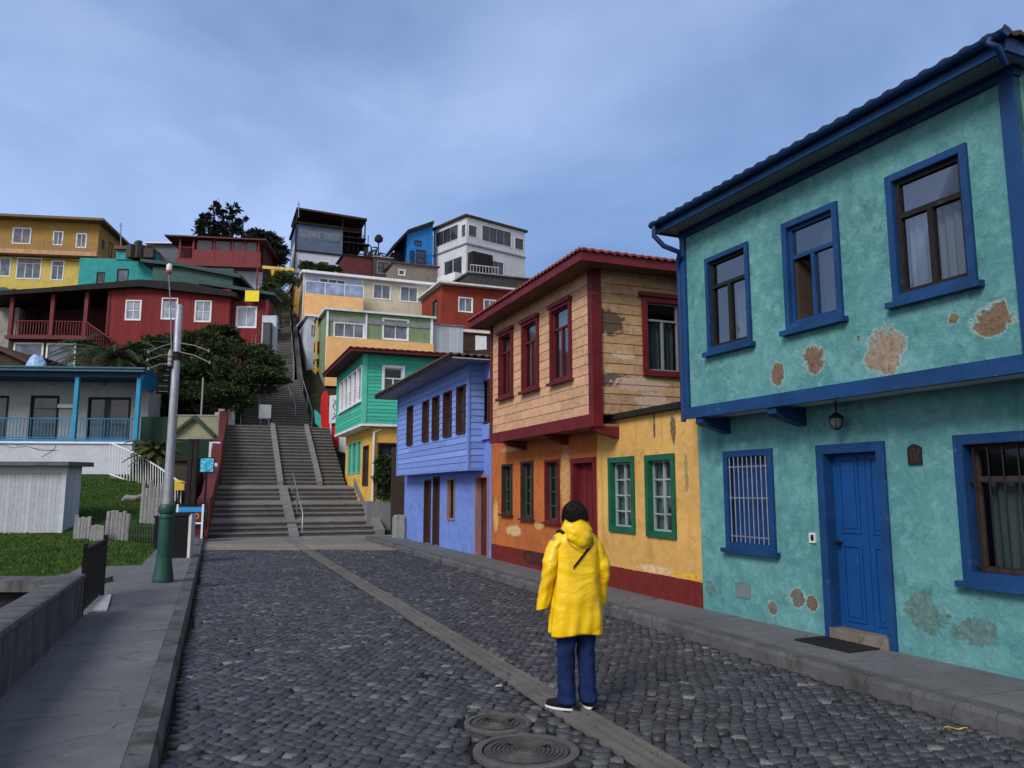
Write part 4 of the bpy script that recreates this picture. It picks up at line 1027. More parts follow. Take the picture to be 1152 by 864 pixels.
for (xl, xr, yt, yb, D) in ((231, 243, 521, 543, 33.2), (234.5, 246.5, 497, 516, 35.0), (225, 231, 583, 604, 28.9)):
    p_, q_ = pd(xl, yb, D), pd(xr, yb, D); Wn = Wall(V((p_.x, D, 0)), V((q_.x, D + .05, 0))); z0 = p_.z; z1 = pd(xl, yt, D).z; L_ = (q_ - p_).length
    mm = MB(Wn); mm.wbox(Wn, 0, L_, z0, z1, -.02, .0); pp = mm.build('notice', NOTE, o)
    mm = MB(Wn)
    for k in range(5): mm.wbox(Wn, .05, L_ - .06 - (k % 2) * .1, z1 - .12 - k * .12, z1 - .10 - k * .12, .0, .004)
    mm.build('notice_lines', GREY, pp)

# ================================================================== parapet and railing on the near left
def near_left():
    W = PARA; u1 = W.px(94, 665)[0]; u0 = u1 - 9.5
    t = NT('parapet_concrete'); co = t.uv(); a = t.noise(co, 1.6, 6, .7, .3, sc=(3.5, .7, 1)); b = t.noise(co, 9, 6, .7); f = t.noise(co, 60, 3, .6)
    c = t.mix(t.ramp(a, (.35, 0), (.68, 1)), (.045, .045, .047), (.15, .15, .155)); c = t.mix(t.ramp(b, (.5, 0), (.7, .6)), c, (.05, .05, .052)); c = t.mix(t.ramp(a, (.66, 0), (.8, .6)), c, (.27, .28, .29))
    mat = t.done(c, .85, t.bump(t.math('ADD', b, f), .5, .02), .25)
    o = thing('parapet', 'weathered grey concrete parapet with rounded coping along the left pavement', 'wall', W.P(u1, SW))
    m = MB(W); us = list(np.linspace(u0, u1, 24)); zt = SW + .53
    prof = [(-2.2, 0), (.46, 0), (.475, .012), (.50, .012), (.525, 0), (.535, -.03), (.54, -.14), (.535, -.27), (.50, -.30), (-2.2, -.30)]
    rows = []
    for u in us:
        k = 1 + .006 * math.sin(u * 2.3); rows.append([W.P(u, SW + z * (k if z > 0 else 1), n + .004 * noise.noise(V((u * 3, z * 5, 0)))) for z, n in prof])
    m.grid(rows); m.face(rows[-1]); m.build('wall_body', mat, o)
    # sunken yard: far wall and lawn retaining wall
    p0 = W.P(u1, 0, -.1); far = pg(-40, 652, .1)
    m = MB(); a = W.P(u1, 0, -.05); 
    a = pg(97, 668, 0) + V((0, 0.35, 0)); lf = V((-1, .03, 0)).normalized()
    m.hexa([V((a.x - 16, a.y, -2.3)), V((a.x + .1, a.y, -2.3)), V((a.x + .1, a.y + .3, -2.3)), V((a.x - 16, a.y + .3, -2.3)), V((a.x - 16, a.y, .22)), V((a.x + .1, a.y, .22)), V((a.x + .1, a.y + .3, .22)), V((a.x - 16, a.y + .3, .22))])
    for v in m.v: v.z = min(v.z, .0)
    o_ = thing('retaining_wall', 'low concrete wall between the sunken yard and the lawn', 'wall', V((a.x - 8, a.y, -2.2)))
    m.build('wall_body', paint((.03, .03, .032), .9, .5, 'rim_shade_concrete'), o_)  # near-black colour stands in for the darkness below the rim
    m = MB(Wall(a, a + lf)); m.hexa([V((a.x - 16, a.y - .22, .01)), V((a.x + .1, a.y - .22, .01)), V((a.x + .1, a.y + .3, .01)), V((a.x - 16, a.y + .3, .01)), V((a.x - 16, a.y - .22, .2)), V((a.x + .1, a.y - .22, .2)), V((a.x + .1, a.y + .3, .22)), V((a.x - 16, a.y + .3, .22))]); m.build('coping', mat, o_)
    global PITY; PITY = a.y + .3
    # railing
    g0, g1 = pg(95, 688.6, SW), pg(118, 668, SW)
    R = Wall(g0, g0 + (g1 - g0)); L_ = (g1 - g0).length; L_ = max(L_, 1.3)
    R = Wall(W.P(u1 + .05, 0, -.02), W.P(u1 + 1, 0, -.02)); L_ = 2.15
    o = thing('metal_railing', 'black barred metal railing at the end of the concrete parapet', 'railing', R.P(0, SW))
    m = MB(R); m.wbox(R, 0, L_, SW + .80, SW + .84, -.02, .02); m.wbox(R, 0, L_, SW + .06, SW + .10, -.02, .02); m.wbox(R, 0, .04, SW, SW + .9, -.025, .025); m.wbox(R, L_ - .04, L_, SW, SW + .9, -.025, .025); m.build('frame', BLACK, o)
    m = MB(R)
    k = .09
    while k < L_ - .05: m.wbox(R, k, k + .028, SW + .10, SW + .80, -.012, .012); k += .085
    m.build('bars', BLACK, o)
    # pale board lying beside the railing, strip at frame edge
    m = MB(); q = [pg(104, 686, SW), pg(120, 672, SW), pg(132, 672, SW), pg(116, 686, SW)]
    q = [R.P(.35, 0, .05), R.P(2.0, 0, .05), R.P(2.0, 0, .14), R.P(.35, 0, .26)]
    m.hexa([V((p.x, p.y, SW + .004)) for p in q] + [V((p.x, p.y, SW + .025)) for p in q]); tag(m.build('board', OFFW), 'pale board lying on the pavement beside the black railing', 'board')
near_left()

# ================================================================== hill houses
ER = 21.6
class Hill(House):
    """house with one wall facing down the hill; px corners at depth D of the left corner; dir = bearing of that wall"""
    def __init__(s, name, label, xl, xr, yt, yb, D, mat, ang=ER, depth=6, down=2.5, cat='house', board=0, right=True, bmat=None, left=True):
        a = pd(xl, yt, D); W = Wall(a, a + rot_dir(ang)); s.W = W
        s.u1 = W.px(xr, (yt + yb) / 2)[0]; s.z1 = a.z; s.z0 = pd(xl, yb, D).z; s.depth = depth; s.mat = mat
        super().__init__(name, label, W.P(s.u1 / 2, s.z0 - down), cat)
        s.f = s.face(W, 0, s.u1, s.z0 - down, s.z1, mat, board=board)
        s.SL = W.side(0, -1); s.SR = W.side(s.u1, 1)
        s.fl = s.face(s.SL, 0, depth, s.z0 - down, s.z1, mat, name='side_wall'); s.fr = s.face(s.SR, 0, depth, s.z0 - down, s.z1, mat, name='side_wall')
        m = MB(W); m.face([W.P(0, s.z0 - down, -depth), W.P(s.u1, s.z0 - down, -depth), W.P(s.u1, s.z1, -depth), W.P(0, s.z1, -depth)]); m.build('rear_wall', mat, s.root)
        m = MB(W); m.face([W.P(.01, s.z1 - .02, -depth), W.P(s.u1 - .01, s.z1 - .02, -depth), W.P(s.u1 - .01, s.z1 - .02, -.01), W.P(.01, s.z1 - .02, -.01)]); m.build('ceiling', DARK, s.root)
    def win(s, xl, xr, yt, yb, f=None, **k):
        f = f or s.f; kw = dict(case=WHITE, cw=.07, sash=WHITE, sw=.05, cols=2, recess=.05, pmat=PANE_M, proud=.03, sill=False); kw.update(k)
        return window(s, f, f.W.rect(xl, xr, yt, yb), kw.pop('case'), kw.pop('cw'), kw.pop('sash'), kw.pop('sw'), **kw)
    def roof(s, th=.15, mat=DARK, ov=.4, al=0, an=.06, name='roof', corr=0, dz=0, ul=None, ur=None, front=None):
        return slab(s, s.W, -(ov if ul is None else ul), s.u1 + (ov if ur is None else ur), -s.depth - .3, ov if front is None else front, s.z1 + th + .005 + dz, th, mat, al, an, name, corr=corr)
    def band(s, ya, yb, mat, xl=None, xr=None, n=.02, name='band', W=None):
        W = W or s.W; u0 = 0 if xl is None else W.px(xl, ya)[0]; u1 = s.u1 if xr is None else W.px(xr, ya)[0]
        xm = 0
        z1 = s.zz(xl, ya, W); z0 = s.zz(xl, yb, W); m = MB(W); m.wbox(W, u0, u1, min(z0, z1), max(z0, z1), -.05, n); return m.build(name, mat, s.root)
    def zz(s, x, y, W=None):
        W = W or s.W
        if x is None:
            r = (W.o.x) / W.o.y; x = s.xleft
        return W.px(x, y)[1]
def railing(h, W, u0, u1, z, hh, n, mat, step=.14, name='balustrade', r=.014, bottom=True):
    m = MB(W); m.wbox(W, u0, u1, z + hh - .05, z + hh, n - .03, n + .03)
    if bottom: m.wbox(W, u0, u1, z + .05, z + .09, n - .02, n + .02)
    u = u0
    while u < u1: m.wbox(W, u - r, u + r, z + .09, z + hh - .05, n - r, n + r); u += step
    return m.build(name, mat, h.root)

# --- cream house with glazed balcony
CREAM = stucco('cream_plaster', (.60, .52, .40), (.48, .42, .33), (.66, .58, .46), drip=.3); LAV = stucco('pale_blue_plaster', (.45, .52, .68), (.36, .42, .56), (.52, .58, .70))
h = Hill('cream_house', 'cream house with a glass fronted balcony under a thin white flat roof', 343, 480, 308, 347, 62, CREAM, depth=7, down=4)
W = h.W; zt = h.z1; zb = h.z0
ua = W.px(407, 330)[0]
pb = MB(W); pz1 = W.px(375, 335.5)[1]; pz0 = W.px(375, 347)[1]
m = MB(W); m.wbox(W, -.05, ua, pz0 - 1.6, pz1 + .02, .0, .9); m.build('balcony', PEACH, h.root)
m = MB(W); m.wbox(W, .0, ua, pz1 + .05, pz1 + 1.0, .86, .88); g = m.build('balcony_glass', pane((.20, .26, .40), .12, 'balcony_glass_pane'), h.root)
m = MB(W)
for k in range(4): u = ua * k / 3; m.wbox(W, u - .03 - (.02 if k == 3 else 0), u + .03, pz1, pz1 + 1.08, .84, .90)
m.wbox(W, -.05, ua, pz1 + 1.0, pz1 + 1.06, .83, .91); m.build('balcony_rail', WHITE, h.root)
m = MB(W); m.wbox(W, .02, ua - .05, pz1 + .02, zt, .0, .03); m.build('bay_panel', LAV, h.root)
window(h, h.f, (W.px(358.5, 320)[0], W.px(388.5, 320)[0], pz1 + .1, W.px(373, 314.5)[1]), WHITE, .08, WHITE, .05, cols=3, recess=.05, pmat=PANE, proud=.06, cut=False) if False else None
m = MB(W); a, b = W.px(359, 320)[0], W.px(388.5, 320)[0]; z0_, z1_ = pz1 + .1, W.px(373, 314)[1]
frame_mb(W, (a, b, z0_, z1_), .08, .03, .07, m)
for k in (1, 2): u = a + (b - a) * k / 3; m.wbox(W, u - .04, u + .04, z0_ + .08, z1_ - .08, .03, .068)
dw = m.build('window', WHITE, h.root); m = MB(W); m.wbox(W, a + .07, b - .07, z0_ + .07, z1_ - .07, .03, .045); m.build('pane', PANE, dw)
h.win(419.5, 440, 319.5, 337); h.win(450, 470.5, 322, 340)
m = MB(W); m.wbox(W, ua - .05, ua + .08, zb - 2, zt, .0, .06); m.build('corner_post', OFFW, h.root)
h.roof(.22, WHITE, .3, ur=1.2, front=.5, an=.02)
m = MB(W); m.wbox(W, -.12, .02, zb - 2, zt, -.1, .06); m.build('corner_post', OFFW, h.root)
h.finish()
# --- green glazed house over a peach storey
h = Hill('glazed_house', 'pale green glazed storey on a peach one, standing just behind the mint house', 369, 486, 349, 402, 52, stucco('sage_plaster', (.20, .29, .17), (.15, .22, .13), (.25, .34, .21), drip=.3), depth=6, down=2)
W = h.W; s_ = W.px(400, 381.5)[1]
m = MB(W); m.wbox(W, -.05, h.u1 + .03, h.z0 - 2, s_, -.05, .35); m.build('lower_storey', PEACH, h.root)
h.win(375, 410.5, 363, 381, cols=3, cw=.08); h.win(430, 460, 358.5, 383, cols=2, transom=.75, cw=.10)
u_ = W.px(412, 365)[0]
for (a_, b_, c_, d_) in ((u_ - .06, u_ + .06, s_, .08), (-.08, .05, s_ - 2, .1), (h.u1 - .12, h.u1 + .05, s_, .08)):
    m = MB(W); m.wbox(W, a_, b_, c_, h.z1, .0, d_); m.build('white_post', WHITE, h.root)
m = MB(W); m.wbox(W, .05, h.u1 - .12, h.z1 - .75, h.z1 - .45, .0, .05); m.build('blind_box', GREY, h.root)
h.roof(.14, paint((.55, .70, .66), .6, .2, 'pale_green_trim'), .25, an=.03)
h.finish()
# --- rust red house
RUST = stucco('rust_plaster', (.25, .040, .022), (.17, .028, .018), (.30, .06, .035), drip=.3)
h = Hill('rust_red_house', 'rust red house with small white windows, behind the plank house', 497, 580, 320, 372, 60, RUST, depth=8, down=1)
h.win(515.5, 532, 334.5, 351.5, rows=1); h.win(544, 558, 337, 352)
f = h.fl; W = h.W
h.win(487, 492, 338, 362, f=f, case=DARK, sash=DARK, pmat=PANE, cols=1)
m = MB(W); z_ = W.px(540, 374)[1]; m.wbox(W, -.1, h.u1, z_ - .1, z_ + .12, .0, .25); m.build('floor_band', OFFW, h.root)
a, b = W.px(521, 385)[0], W.px(558, 385)[0]; m = MB(W); m.wbox(W, a, b, z_ - 3.5, z_ - .1, .0, .05); m.build('lower_wall', BROWN, h.root)
m = MB(W); a, b = W.px(534.5, 385)[0], W.px(547, 385)[0]; m.wbox(W, a, b, z_ - 3, z_ - .3, .05, .1); m.build('door', WHITE, h.root)
h.roof(.15, OFFW, .3, an=.03, front=.6, ul=.4)
h.finish()
# --- pale corrugated annex
h = Hill('corrugated_annex', 'pale grey corrugated lean-to at the left foot of the rust red house', 487, 521, 365, 386, 55, boards('pale_corrugated', (.38, .42, .48), (.28, .31, .36), (.45, .5, .55), row=.25, vertical=True, length=4, wear=.25, wearcol=(.22, .22, .24)), depth=3, down=2, cat='annex')
h.roof(.06, GREY, .1); h.finish()
# --- tall house with dark roof deck
TW = stucco('cold_white_plaster', (.50, .55, .66), (.42, .46, .56), (.56, .6, .7), drip=.4)
h = Hill('deck_house', 'narrow white and slate blue house with a dark covered roof deck', 333, 385, 268, 303, 74, TW, depth=6, down=2)
W = h.W; m = MB(W); z1_, z0_ = W.px(355, 282)[1], W.px(355, 270.5)[1]
m = MB(W); zb_ = W.px(355, 283.5)[1]; m.wbox(W, -.05, h.u1 + .02, zb_ - .15, zb_ + .02, .0, .12); m.build('floor_band', DARK, h.root)
SL = paint((.085, .115, .20), .6, .25, 'slate_blue'); m = MB(W); m.wbox(W, .0, h.u1, zb_ + .02, W.px(355, 268)[1], .0, .06); m.build('slate_panel', SL, h.root)
z2 = W.px(355, 257)[1]; z3 = W.px(355, 253)[1]; zr = W.px(355, 238.5)[1]; zh = h.z1
m = MB(W); m.wbox(W, 0, h.u1, zh, z3, -5.5, 0); m.build('upper_storey', SL, h.root)
a = W.px(336, 265)[0]; m = MB(W)
r = (a, W.px(382.5, 265)[0], W.px(355, 271)[1], W.px(355, 261)[1]); frame_mb(W, r, .07, .0, .06, m)
for k in (1, 2, 3): u = r[0] + (r[1] - r[0]) * k / 4; m.wbox(W, u - .04, u + .04, r[2] + .07, r[3] - .07, .0, .05)
wn_ = m.build('window', GREY, h.root); m = MB(W); m.wbox(W, r[0] + .05, r[1] - .05, r[2] + .05, r[3] - .05, .0, .03); m.build('pane', PANE_M, wn_)
h.win(358, 371, 293.5, 301, cols=1)
m = MB(W); m.wbox(W, -.2, h.u1 + .1, z3 - .12, z3 + .05, -5.6, .25); m.build('deck_floor', DARK, h.root)
m = MB(W); uR_ = W.px(412, 250)[0]; m.hexa([W.P(-.1, zr - .2, -5), W.P(uR_, zr - .35, -5), W.P(uR_, zr - .35, .5), W.P(-.1, zr - .1, .5), W.P(-.1, zr, -5), W.P(uR_, zr - .15, -5), W.P(uR_, zr - .15, .5), W.P(-.1, zr + .08, .5)]); m.build('roof', BROWN, h.root)
for (a_, b_, c_, d_, e_, f_) in ((-.1, .02, h.z0, zr, .02, .14), (h.u1 - .1, h.u1, z3, zr - .2, -.1, .0), (uR_ - .15, uR_ - .03, z3 - 3, zr - .3, -.1, .0)):
    m = MB(W); m.wbox(W, a_, b_, c_, d_, e_, f_); m.build('deck_post', DARK, h.root)
m = MB(W); m.wbox(W, .0, h.u1, z3 + .05, zr - .15, -5, -2.4); m.build('deck_wall', DARK, h.root)
m = MB(W); zs = [z3 - .2 - k * .5 for k in range(6)]
m.wbox(W, h.u1 + .05, uR_, W.px(395, 272)[1], zr - .36, -5.2, -2.2); m.build('rear_block', BROWN, h.root)
m = MB(W)
for k in range(3): m.wbox(W, h.u1 + .05, uR_ + (k - 1) * .4, W.px(395, 262 + 6 * k)[1], W.px(395, 261 + 6 * k)[1], -2.2, .2)
for k in range(5): m.wbox(W, h.u1 + .6 + k * .5, h.u1 + .66 + k * .5, W.px(395, 282)[1], W.px(395, 262)[1], -.2, -.1)
m.build('side_deck', DARK, h.root)
h.finish()
# --- maroon shed, shed with round tank, beige wall
h = Hill('maroon_shed', 'maroon shed below the dark deck', 387, 419, 287, 309, 70, paint((.085, .018, .018), .7, .3, 'maroon'), depth=4, down=3, cat='shed', board=0)
h.roof(.1, DARK, .15); h.finish()
h = Hill('dark_shed', 'small brown shed with an arched opening beside the maroon shed', 421, 441, 289, 311, 70.5, paint((.06, .045, .04), .8, .3, 'brown_shed'), depth=4, down=3, cat='shed')
h.win(424, 438, 294, 308, case=GREY, sash=DARK, pmat=PANE, rows=2); h.roof(.1, GREY, .1); h.finish()
h = Hill('stone_house', 'low beige house with a flat roof above the cream house roof', 443, 492, 296, 316, 68, stucco('beige_plaster', (.20, .17, .145), (.14, .12, .10), (.26, .22, .19)), depth=5, down=3)
h.roof(.12, paint((.10, .05, .045), .7, .3, 'rust_brown'), .2); h.win(448, 456, 303, 310, case=OFFW, pmat=PANE, cols=1); h.finish()
# --- bright blue house
h = Hill('bright_blue_house', 'bright blue timber house with a dark sloping roof beside the white hilltop house', 458, 487, 262, 300, 78, paint((.012, .17, .50), .6, .25, 'bright_blue'), depth=6, down=3)
W = h.W; m = MB(W); u_ = W.px(487, 258)[0]
zr = W.px(487, 253)[1]; zl = W.px(443, 281)[1]; zm = W.px(458, 264)[1]; ul = W.px(441, 281)[0]
for c in [[(ul, zl), (ul, zl + .35), (0.0, zm + .45), (u_, zr + .35), (u_, zr), (0.0, zm + .1)]]: m.prism([W.P(u, z, .4) for u, z in c], -W.n * 6.5)
m.build('roof', DARK, h.root)
m = MB(W); m.prism([W.P(0, h.z1 - .01, -.01), W.P(u_, h.z1 - .01, -.01), W.P(u_, zr, -.01), W.P(0.02, zm + .1, -.01)], -W.n * 5.5); m.build('gable', paint((.012, .17, .50), .6, .25, 'bright_blue'), h.root)
m = MB(W); m.wbox(W, ul + .3, 0, h.z0 - 2, zl + .1, -6, -1.2); m.build('rear_block', DARK, h.root)
h.win(466, 474, 270.5, 277, cols=2, case=DBLUE, sash=DBLUE, pmat=PANE, sw=.04); h.win(461, 466, 282, 296, case=DBLUE, sash=DBLUE, pmat=PANE, sw=.04, rows=3); h.win(468, 479, 281, 297, case=DBLUE, sash=DBLUE, pmat=PANE, cols=3, rows=2, sw=.04)
railing(h, W, W.px(460, 290)[0], u_ - .3, W.px(470, 297)[1], .9, .5, DBLUE, .25)
h.finish()
# --- white hilltop house with a corner towards the street
c0 = pd(525, 243, 76); WA = Wall(c0, c0 + rot_dir(90 - 51.5 * 1.0)); WB = Wall(c0, c0 + V((-math.sin(math.radians(41.6)) * 1, math.cos(math.radians(41.6)), 0)))
h = House('hilltop_house', 'white two storey corner house with long rows of windows on the hilltop', V((c0.x, c0.y + .5, 17)))
WU = stucco('hilltop_white', (.56, .57, .62), (.46, .47, .53), (.62, .63, .68), scale=.6, drip=.35)
uA = WA.px(590.5, 285)[0]; uB = abs(WB.px(487.5, 285)[0]); 
if WB.px(487.5, 285)[0] < 0: WB.u = -WB.u
z1 = WA.px(525.2, 244)[1]; zm = WA.px(525.2, 274)[1]; z0 = WA.px(525.2, 330)[1]
fA = h.face(WA, 0, uA, z0, z1, WU, name='wall'); fB = h.face(WB, 0, uB, z0, z1, WU, name='wall')
fa = Hill.win
def hw(f, xl, xr, yt, yb, cols, **k):
    kw = dict(case=OFFW, cw=.06, sash=GREY, sw=.05, recess=.05, pmat=PANE, proud=.03, cols=cols); kw.update(k); case, cw, sash, sw = [kw.pop(q) for q in ('case', 'cw', 'sash', 'sw')]
    window(h, f, f.W.rect(xl, xr, yt, yb), case, cw, sash, sw, **kw)
hw(fA, 526.8, 537, 253.5, 267, 1); hw(fA, 542, 575.5, 257, 275, 4); hw(fA, 579, 589.5, 268, 281.5, 1); hw(fA, 544, 567, 293, 308, 4)
hw(fB, 490, 515.5, 257, 274, 3); hw(fB, 519, 524, 252.5, 267, 1); hw(fB, 499, 520, 291, 313, 2, sash=WHITE)
m = MB(WA); m.wbox(WA, -.05, uA + .05, zm - .08, zm + .08, .0, .12); m.build('storey_band', GREY, h.root)
m = MB(WB); m.wbox(WB, -.0, uB, zm - .08, zm + .08, .0, .12); m.build('storey_band', GREY, h.root)
m = MB(); A1 = WA.P(uA, 0); B1 = WB.P(uB, 0); Cc = A1 + (B1 - V((c0.x, c0.y, 0)))
q = [c0, V((A1.x, A1.y, z1)), V((Cc.x, Cc.y, z1)), V((B1.x, B1.y, z1))]; cen = sum(q, V((0, 0, 0))) / 4
q2 = [V((p.x + (p.x - cen.x) * .07, p.y + (p.y - cen.y) * .07, z1 + .02)) for p in q]
m.hexa(q2 + [p + V((0, 0, .22)) for p in q2]); m.build('roof', BROWN, h.root)
m = MB(); m.face([V((A1.x, A1.y, z0)), V((Cc.x, Cc.y, z0)), V((Cc.x, Cc.y, z1)), V((A1.x, A1.y, z1))]); m.face([V((B1.x, B1.y, z0)), V((Cc.x, Cc.y, z0)), V((Cc.x, Cc.y, z1)), V((B1.x, B1.y, z1))]); m.build('rear_wall', WU, h.root)
m = MB(WB); zz_ = WB.px(505, 312)[1]; m.wbox(WB, .3, uB - .3, zz_ - 2.5, zz_ - .2, .0, 1.2); m.build('balcony', WHITE, h.root)
m = MB(WA); zz_ = WA.px(535, 312)[1]; m.wbox(WA, .2, uA * .35, zz_ - 3, zz_ + 2.4, .0, .9); m.build('dark_porch', DARK, h.root)
h.finish()
# --- small grey roof terrace house right of it
h = Hill('terrace_house', 'dark grey low house with a sloping wall below the white hilltop house', 528, 596, 307, 330, 68, paint((.045, .045, .05), .8, .3, 'terrace_grey'), depth=5, down=2)
h.roof(.12, GREY, .2); railing(h, h.W, .2, h.u1 * .5, h.z1 + .12, .8, -.3, OFFW, .3); h.finish()
# --- stack of balconies left of the glazed house
h = Hill('balcony_house', 'tall narrow white house with red balconies and yellow posts at the right of the stairs', 346.5, 369, 356, 421, 56, TW, depth=7, down=5)
W = h.W
m = MB(W); z_ = W.px(360, 372)[1]; z2_ = W.px(360, 396)[1]; z3_ = W.px(360, 408)[1]
m.wbox(W, .5, h.u1 + .2, z2_, z_ - 1.0, .0, 1.0); m.build('balcony', paint((.22, .045, .03), .6, .3, 'balcony_red'), h.root)
m = MB(W); m.wbox(W, .45, h.u1 + .25, z_ + .6, z_ + .75, .0, 1.2); m.build('balcony_roof', RED, h.root)
m = MB(W); m.wbox(W, .5, h.u1 + .3, z3_ - .1, z3_ + .1, .0, 1.1); m.build('balcony_floor', BROWN, h.root)
for u in (.55, 1.5, h.u1 + .1): m = MB(W); m.wbox(W, u - .06, u + .06, h.z0 - 4, z_ + .6, .95, 1.1); m.build('post', YEL, h.root)
m = MB(W); m.wbox(W, .4, h.u1 + .3, h.z0 - 5, h.z0 + .4, .02, .7); m.build('ground_storey', YEL, h.root)
m = MB(W); m.wbox(W, .7, h.u1 - .3, h.z0 - 4.6, h.z0 - 1.2, .7, .74); m.build('door', BROWN, h.root)
m = MB(W); m.wbox(W, 1.6, 1.9, h.z0 - 4.8, h.z0 + .3, .7, .8); m.build('pillar', DARK, h.root)
h.win(350, 354, 366, 378, cols=1, case=GREY); h.roof(.12, WHITE, .2); h.finish()
h = Hill('ochre_house', 'narrow ochre house wall beside the narrow top flight of the stairs', 333, 343, 318, 350, 66, paint((.60, .36, .08), .7, .3, 'ochre'), depth=5, down=5)
h.roof(.1, DARK, .15); h.win(336, 341, 324, 334, cols=1, case=DARK, pmat=PANE); h.finish()
# ================================================================== houses on the left
# --- dark red house with porch
DR = boards('dark_red_boards', (.17, .018, .022), (.10, .012, .015), (.21, .03, .032), row=.22, vertical=True, length=6, wear=.25, wearcol=(.09, .012, .014), joint=.012)
h = Hill('dark_red_house', 'long dark red boarded house with a covered porch and four white windows', 124, 258, 323, 383, 55, DR, ang=4, depth=9, down=2)
W = h.W
for r in ((141, 159, 337.5, 360.5), (181.5, 200, 335, 359.5), (219, 238, 338, 362.5)): h.win(*r, cw=.08, rows=2, curt=None, pmat=PANE_L)
uR = W.px(298, 365)[0]; u2 = W.px(258, 365)[0]
f2 = h.face(W.shift(-.6), u2, uR, h.z0 - 2, h.z1 - .6, DR, name='wall')
W6 = W.shift(-.6); h.win(265.5, 289, 344.5, 369, f=f2, cw=.09, rows=1, pmat=PANE_L)
sr = W6.side(uR, 1); h.face(sr, 0, 1.6, h.z0 - 2, h.z1 - .6, DR, name='side_wall')
m = MB(W6); m.wbox(W6, uR - .1, uR + .06, h.z0 - 2, h.z1 - .6, .0, .08); m.build('corner_post', RED, h.root)
# porch
uL = W.px(8, 360)[0]; zf = W.px(60, 378)[1]; zc = W.px(60, 331)[1]
m = MB(W); m.wbox(W, uL, 0, zf - .25, zf, -5, .15); m.build('porch_floor', RED, h.root)
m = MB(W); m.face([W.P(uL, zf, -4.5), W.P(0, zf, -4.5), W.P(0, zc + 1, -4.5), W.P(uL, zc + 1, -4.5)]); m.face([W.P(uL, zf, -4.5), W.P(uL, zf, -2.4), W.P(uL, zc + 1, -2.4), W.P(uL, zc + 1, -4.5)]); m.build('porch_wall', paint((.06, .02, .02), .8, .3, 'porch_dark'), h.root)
for x in (12, 58, 96, 122):
    u = W.px(x, 355)[0]; m = MB(W); m.wbox(W, u - .13, u + .13, zf, zc + (u - uL) * .07 + .35, -.25, 0); m.build('porch_post', RED, h.root)
railing(h, W, uL + .2, W.px(96, 370)[0], zf, 1.15, -.12, RED, .2, r=.025)
st = W.px(96, 370)[0]; m = MB(W)
for k in range(12):
    u = st + .15 + k * .17; z = zf + 1.1 - k * .12; m.wbox(W, u - .025, u + .025, z - 1.1, z, .3, .35)
m.beam(W.P(st, zf + 1.15, .33), W.P(st + 2.2, zf - .35, .33), .08); m.build('stair_railing', RED, h.root)
m = MB(W); m.wbox(W, 0, 0, 0, 0, 0, 0) if False else None
h.win(45, 62, 352, 366, cols=2) if False else None
# roof: low gable, ridge near x=160
m = MB(W); q = lambda x, y, n: W.P(W.px(x, y)[0], W.px(x, y)[1], n)
prof = [(-25, 336), (-25, 331), (60, 325.5), (160, 316.5), (214, 320), (268, 331), (268, 336), (160, 324)]
m.prism([q(x, y, .55) for x, y in prof], -W.n * 9); m.build('roof', DARK, h.root)
m = MB(W); prof = [(124, 329), (160, 322), (214, 326), (258, 334), (258, 338), (124, 338)]; m.prism([q(x, y, -.02) for x, y in prof], -W.n * .3); m.build('gable', DR, h.root)
m = MB(W6); prof = [(225, 321), (225, 316.5), (311, 328), (311, 331)]; m.prism([W6.P(W6.px(x, y + (3 if x > 300 else 0))[0], W6.px(x, y + (3 if x > 300 else 0))[1], .5) for x, y in prof], -W.n * 2.4); m.build('side_roof', paint((.03, .055, .06), .6, .3, 'dark_teal_roof'), h.root)
m = MB(W6); a, b = W6.px(278, 335)[0], W6.px(293.5, 335)[0]; m.wbox(W6, a, b, W6.px(285, 341)[1], W6.px(285, 329)[1], .52, .56); m.build('yellow_panel', paint((.80, .66, .03), .6, .1, 'sign_yellow'), h.root)
# lower storey under the porch
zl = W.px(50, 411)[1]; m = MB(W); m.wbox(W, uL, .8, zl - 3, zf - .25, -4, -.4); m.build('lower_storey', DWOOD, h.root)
for (x0, x1) in ((12, 46), (49, 83)):
    a, b = W.px(x0, 395)[0], W.px(x1, 395)[0]; m = MB(W); frame_mb(W, (a, b, zl - .5, zf - .45), .13, -.4, -.3, m); wv = m.build('window', OFFW, h.root); m = MB(W); m.wbox(W, a + .1, b - .1, zl - .4, zf - .55, -.4, -.36); m.build('pane', PANE_M, wv)
h.finish()
# --- yellow two storey house, upper left
YW = stucco('mustard_plaster', (.60, .46, .12), (.46, .35, .09), (.66, .52, .18), drip=.3); TAN = stucco('tan_plaster', (.36, .22, .055), (.27, .17, .05), (.42, .28, .09), drip=.35)
h = Hill('yellow_house', 'mustard yellow two storey house with a balcony, top left on the hill', -30, 92, 287, 325, 76, YW, ang=8, depth=8, down=3)
W = h.W
h.win(-12, 12, 290, 311); h.win(18.5, 46.5, 290, 314, cols=3, transom=.75); h.win(57.5, 72, 293, 315.5, cols=2, transom=.75)
W2 = W.shift(-.3); zA_ = h.z1; zB_ = W.px(50, 248)[1]; uR2 = W2.px(111, 265)[0]
fu = h.face(W2, 0, uR2, zA_, zB_, TAN, name='upper_wall'); S2 = W2.side(uR2, 1)
fs = h.face(S2, 0, 7.5, zA_ - 2.5, zB_, TAN, name='upper_side_wall')
for r in ((14, 35, 256, 274.5), (59.5, 71, 260, 276), (85.5, 97.5, 262.5, 279)): h.win(*r, f=fu, pmat=PANE_M, cw=.09)
for r in ((114.5, 117, 270, 280), (122.5, 126, 273, 290)): h.win(*r, f=fs, case=DARK, sash=GREY, pmat=PANE_M, cols=1)
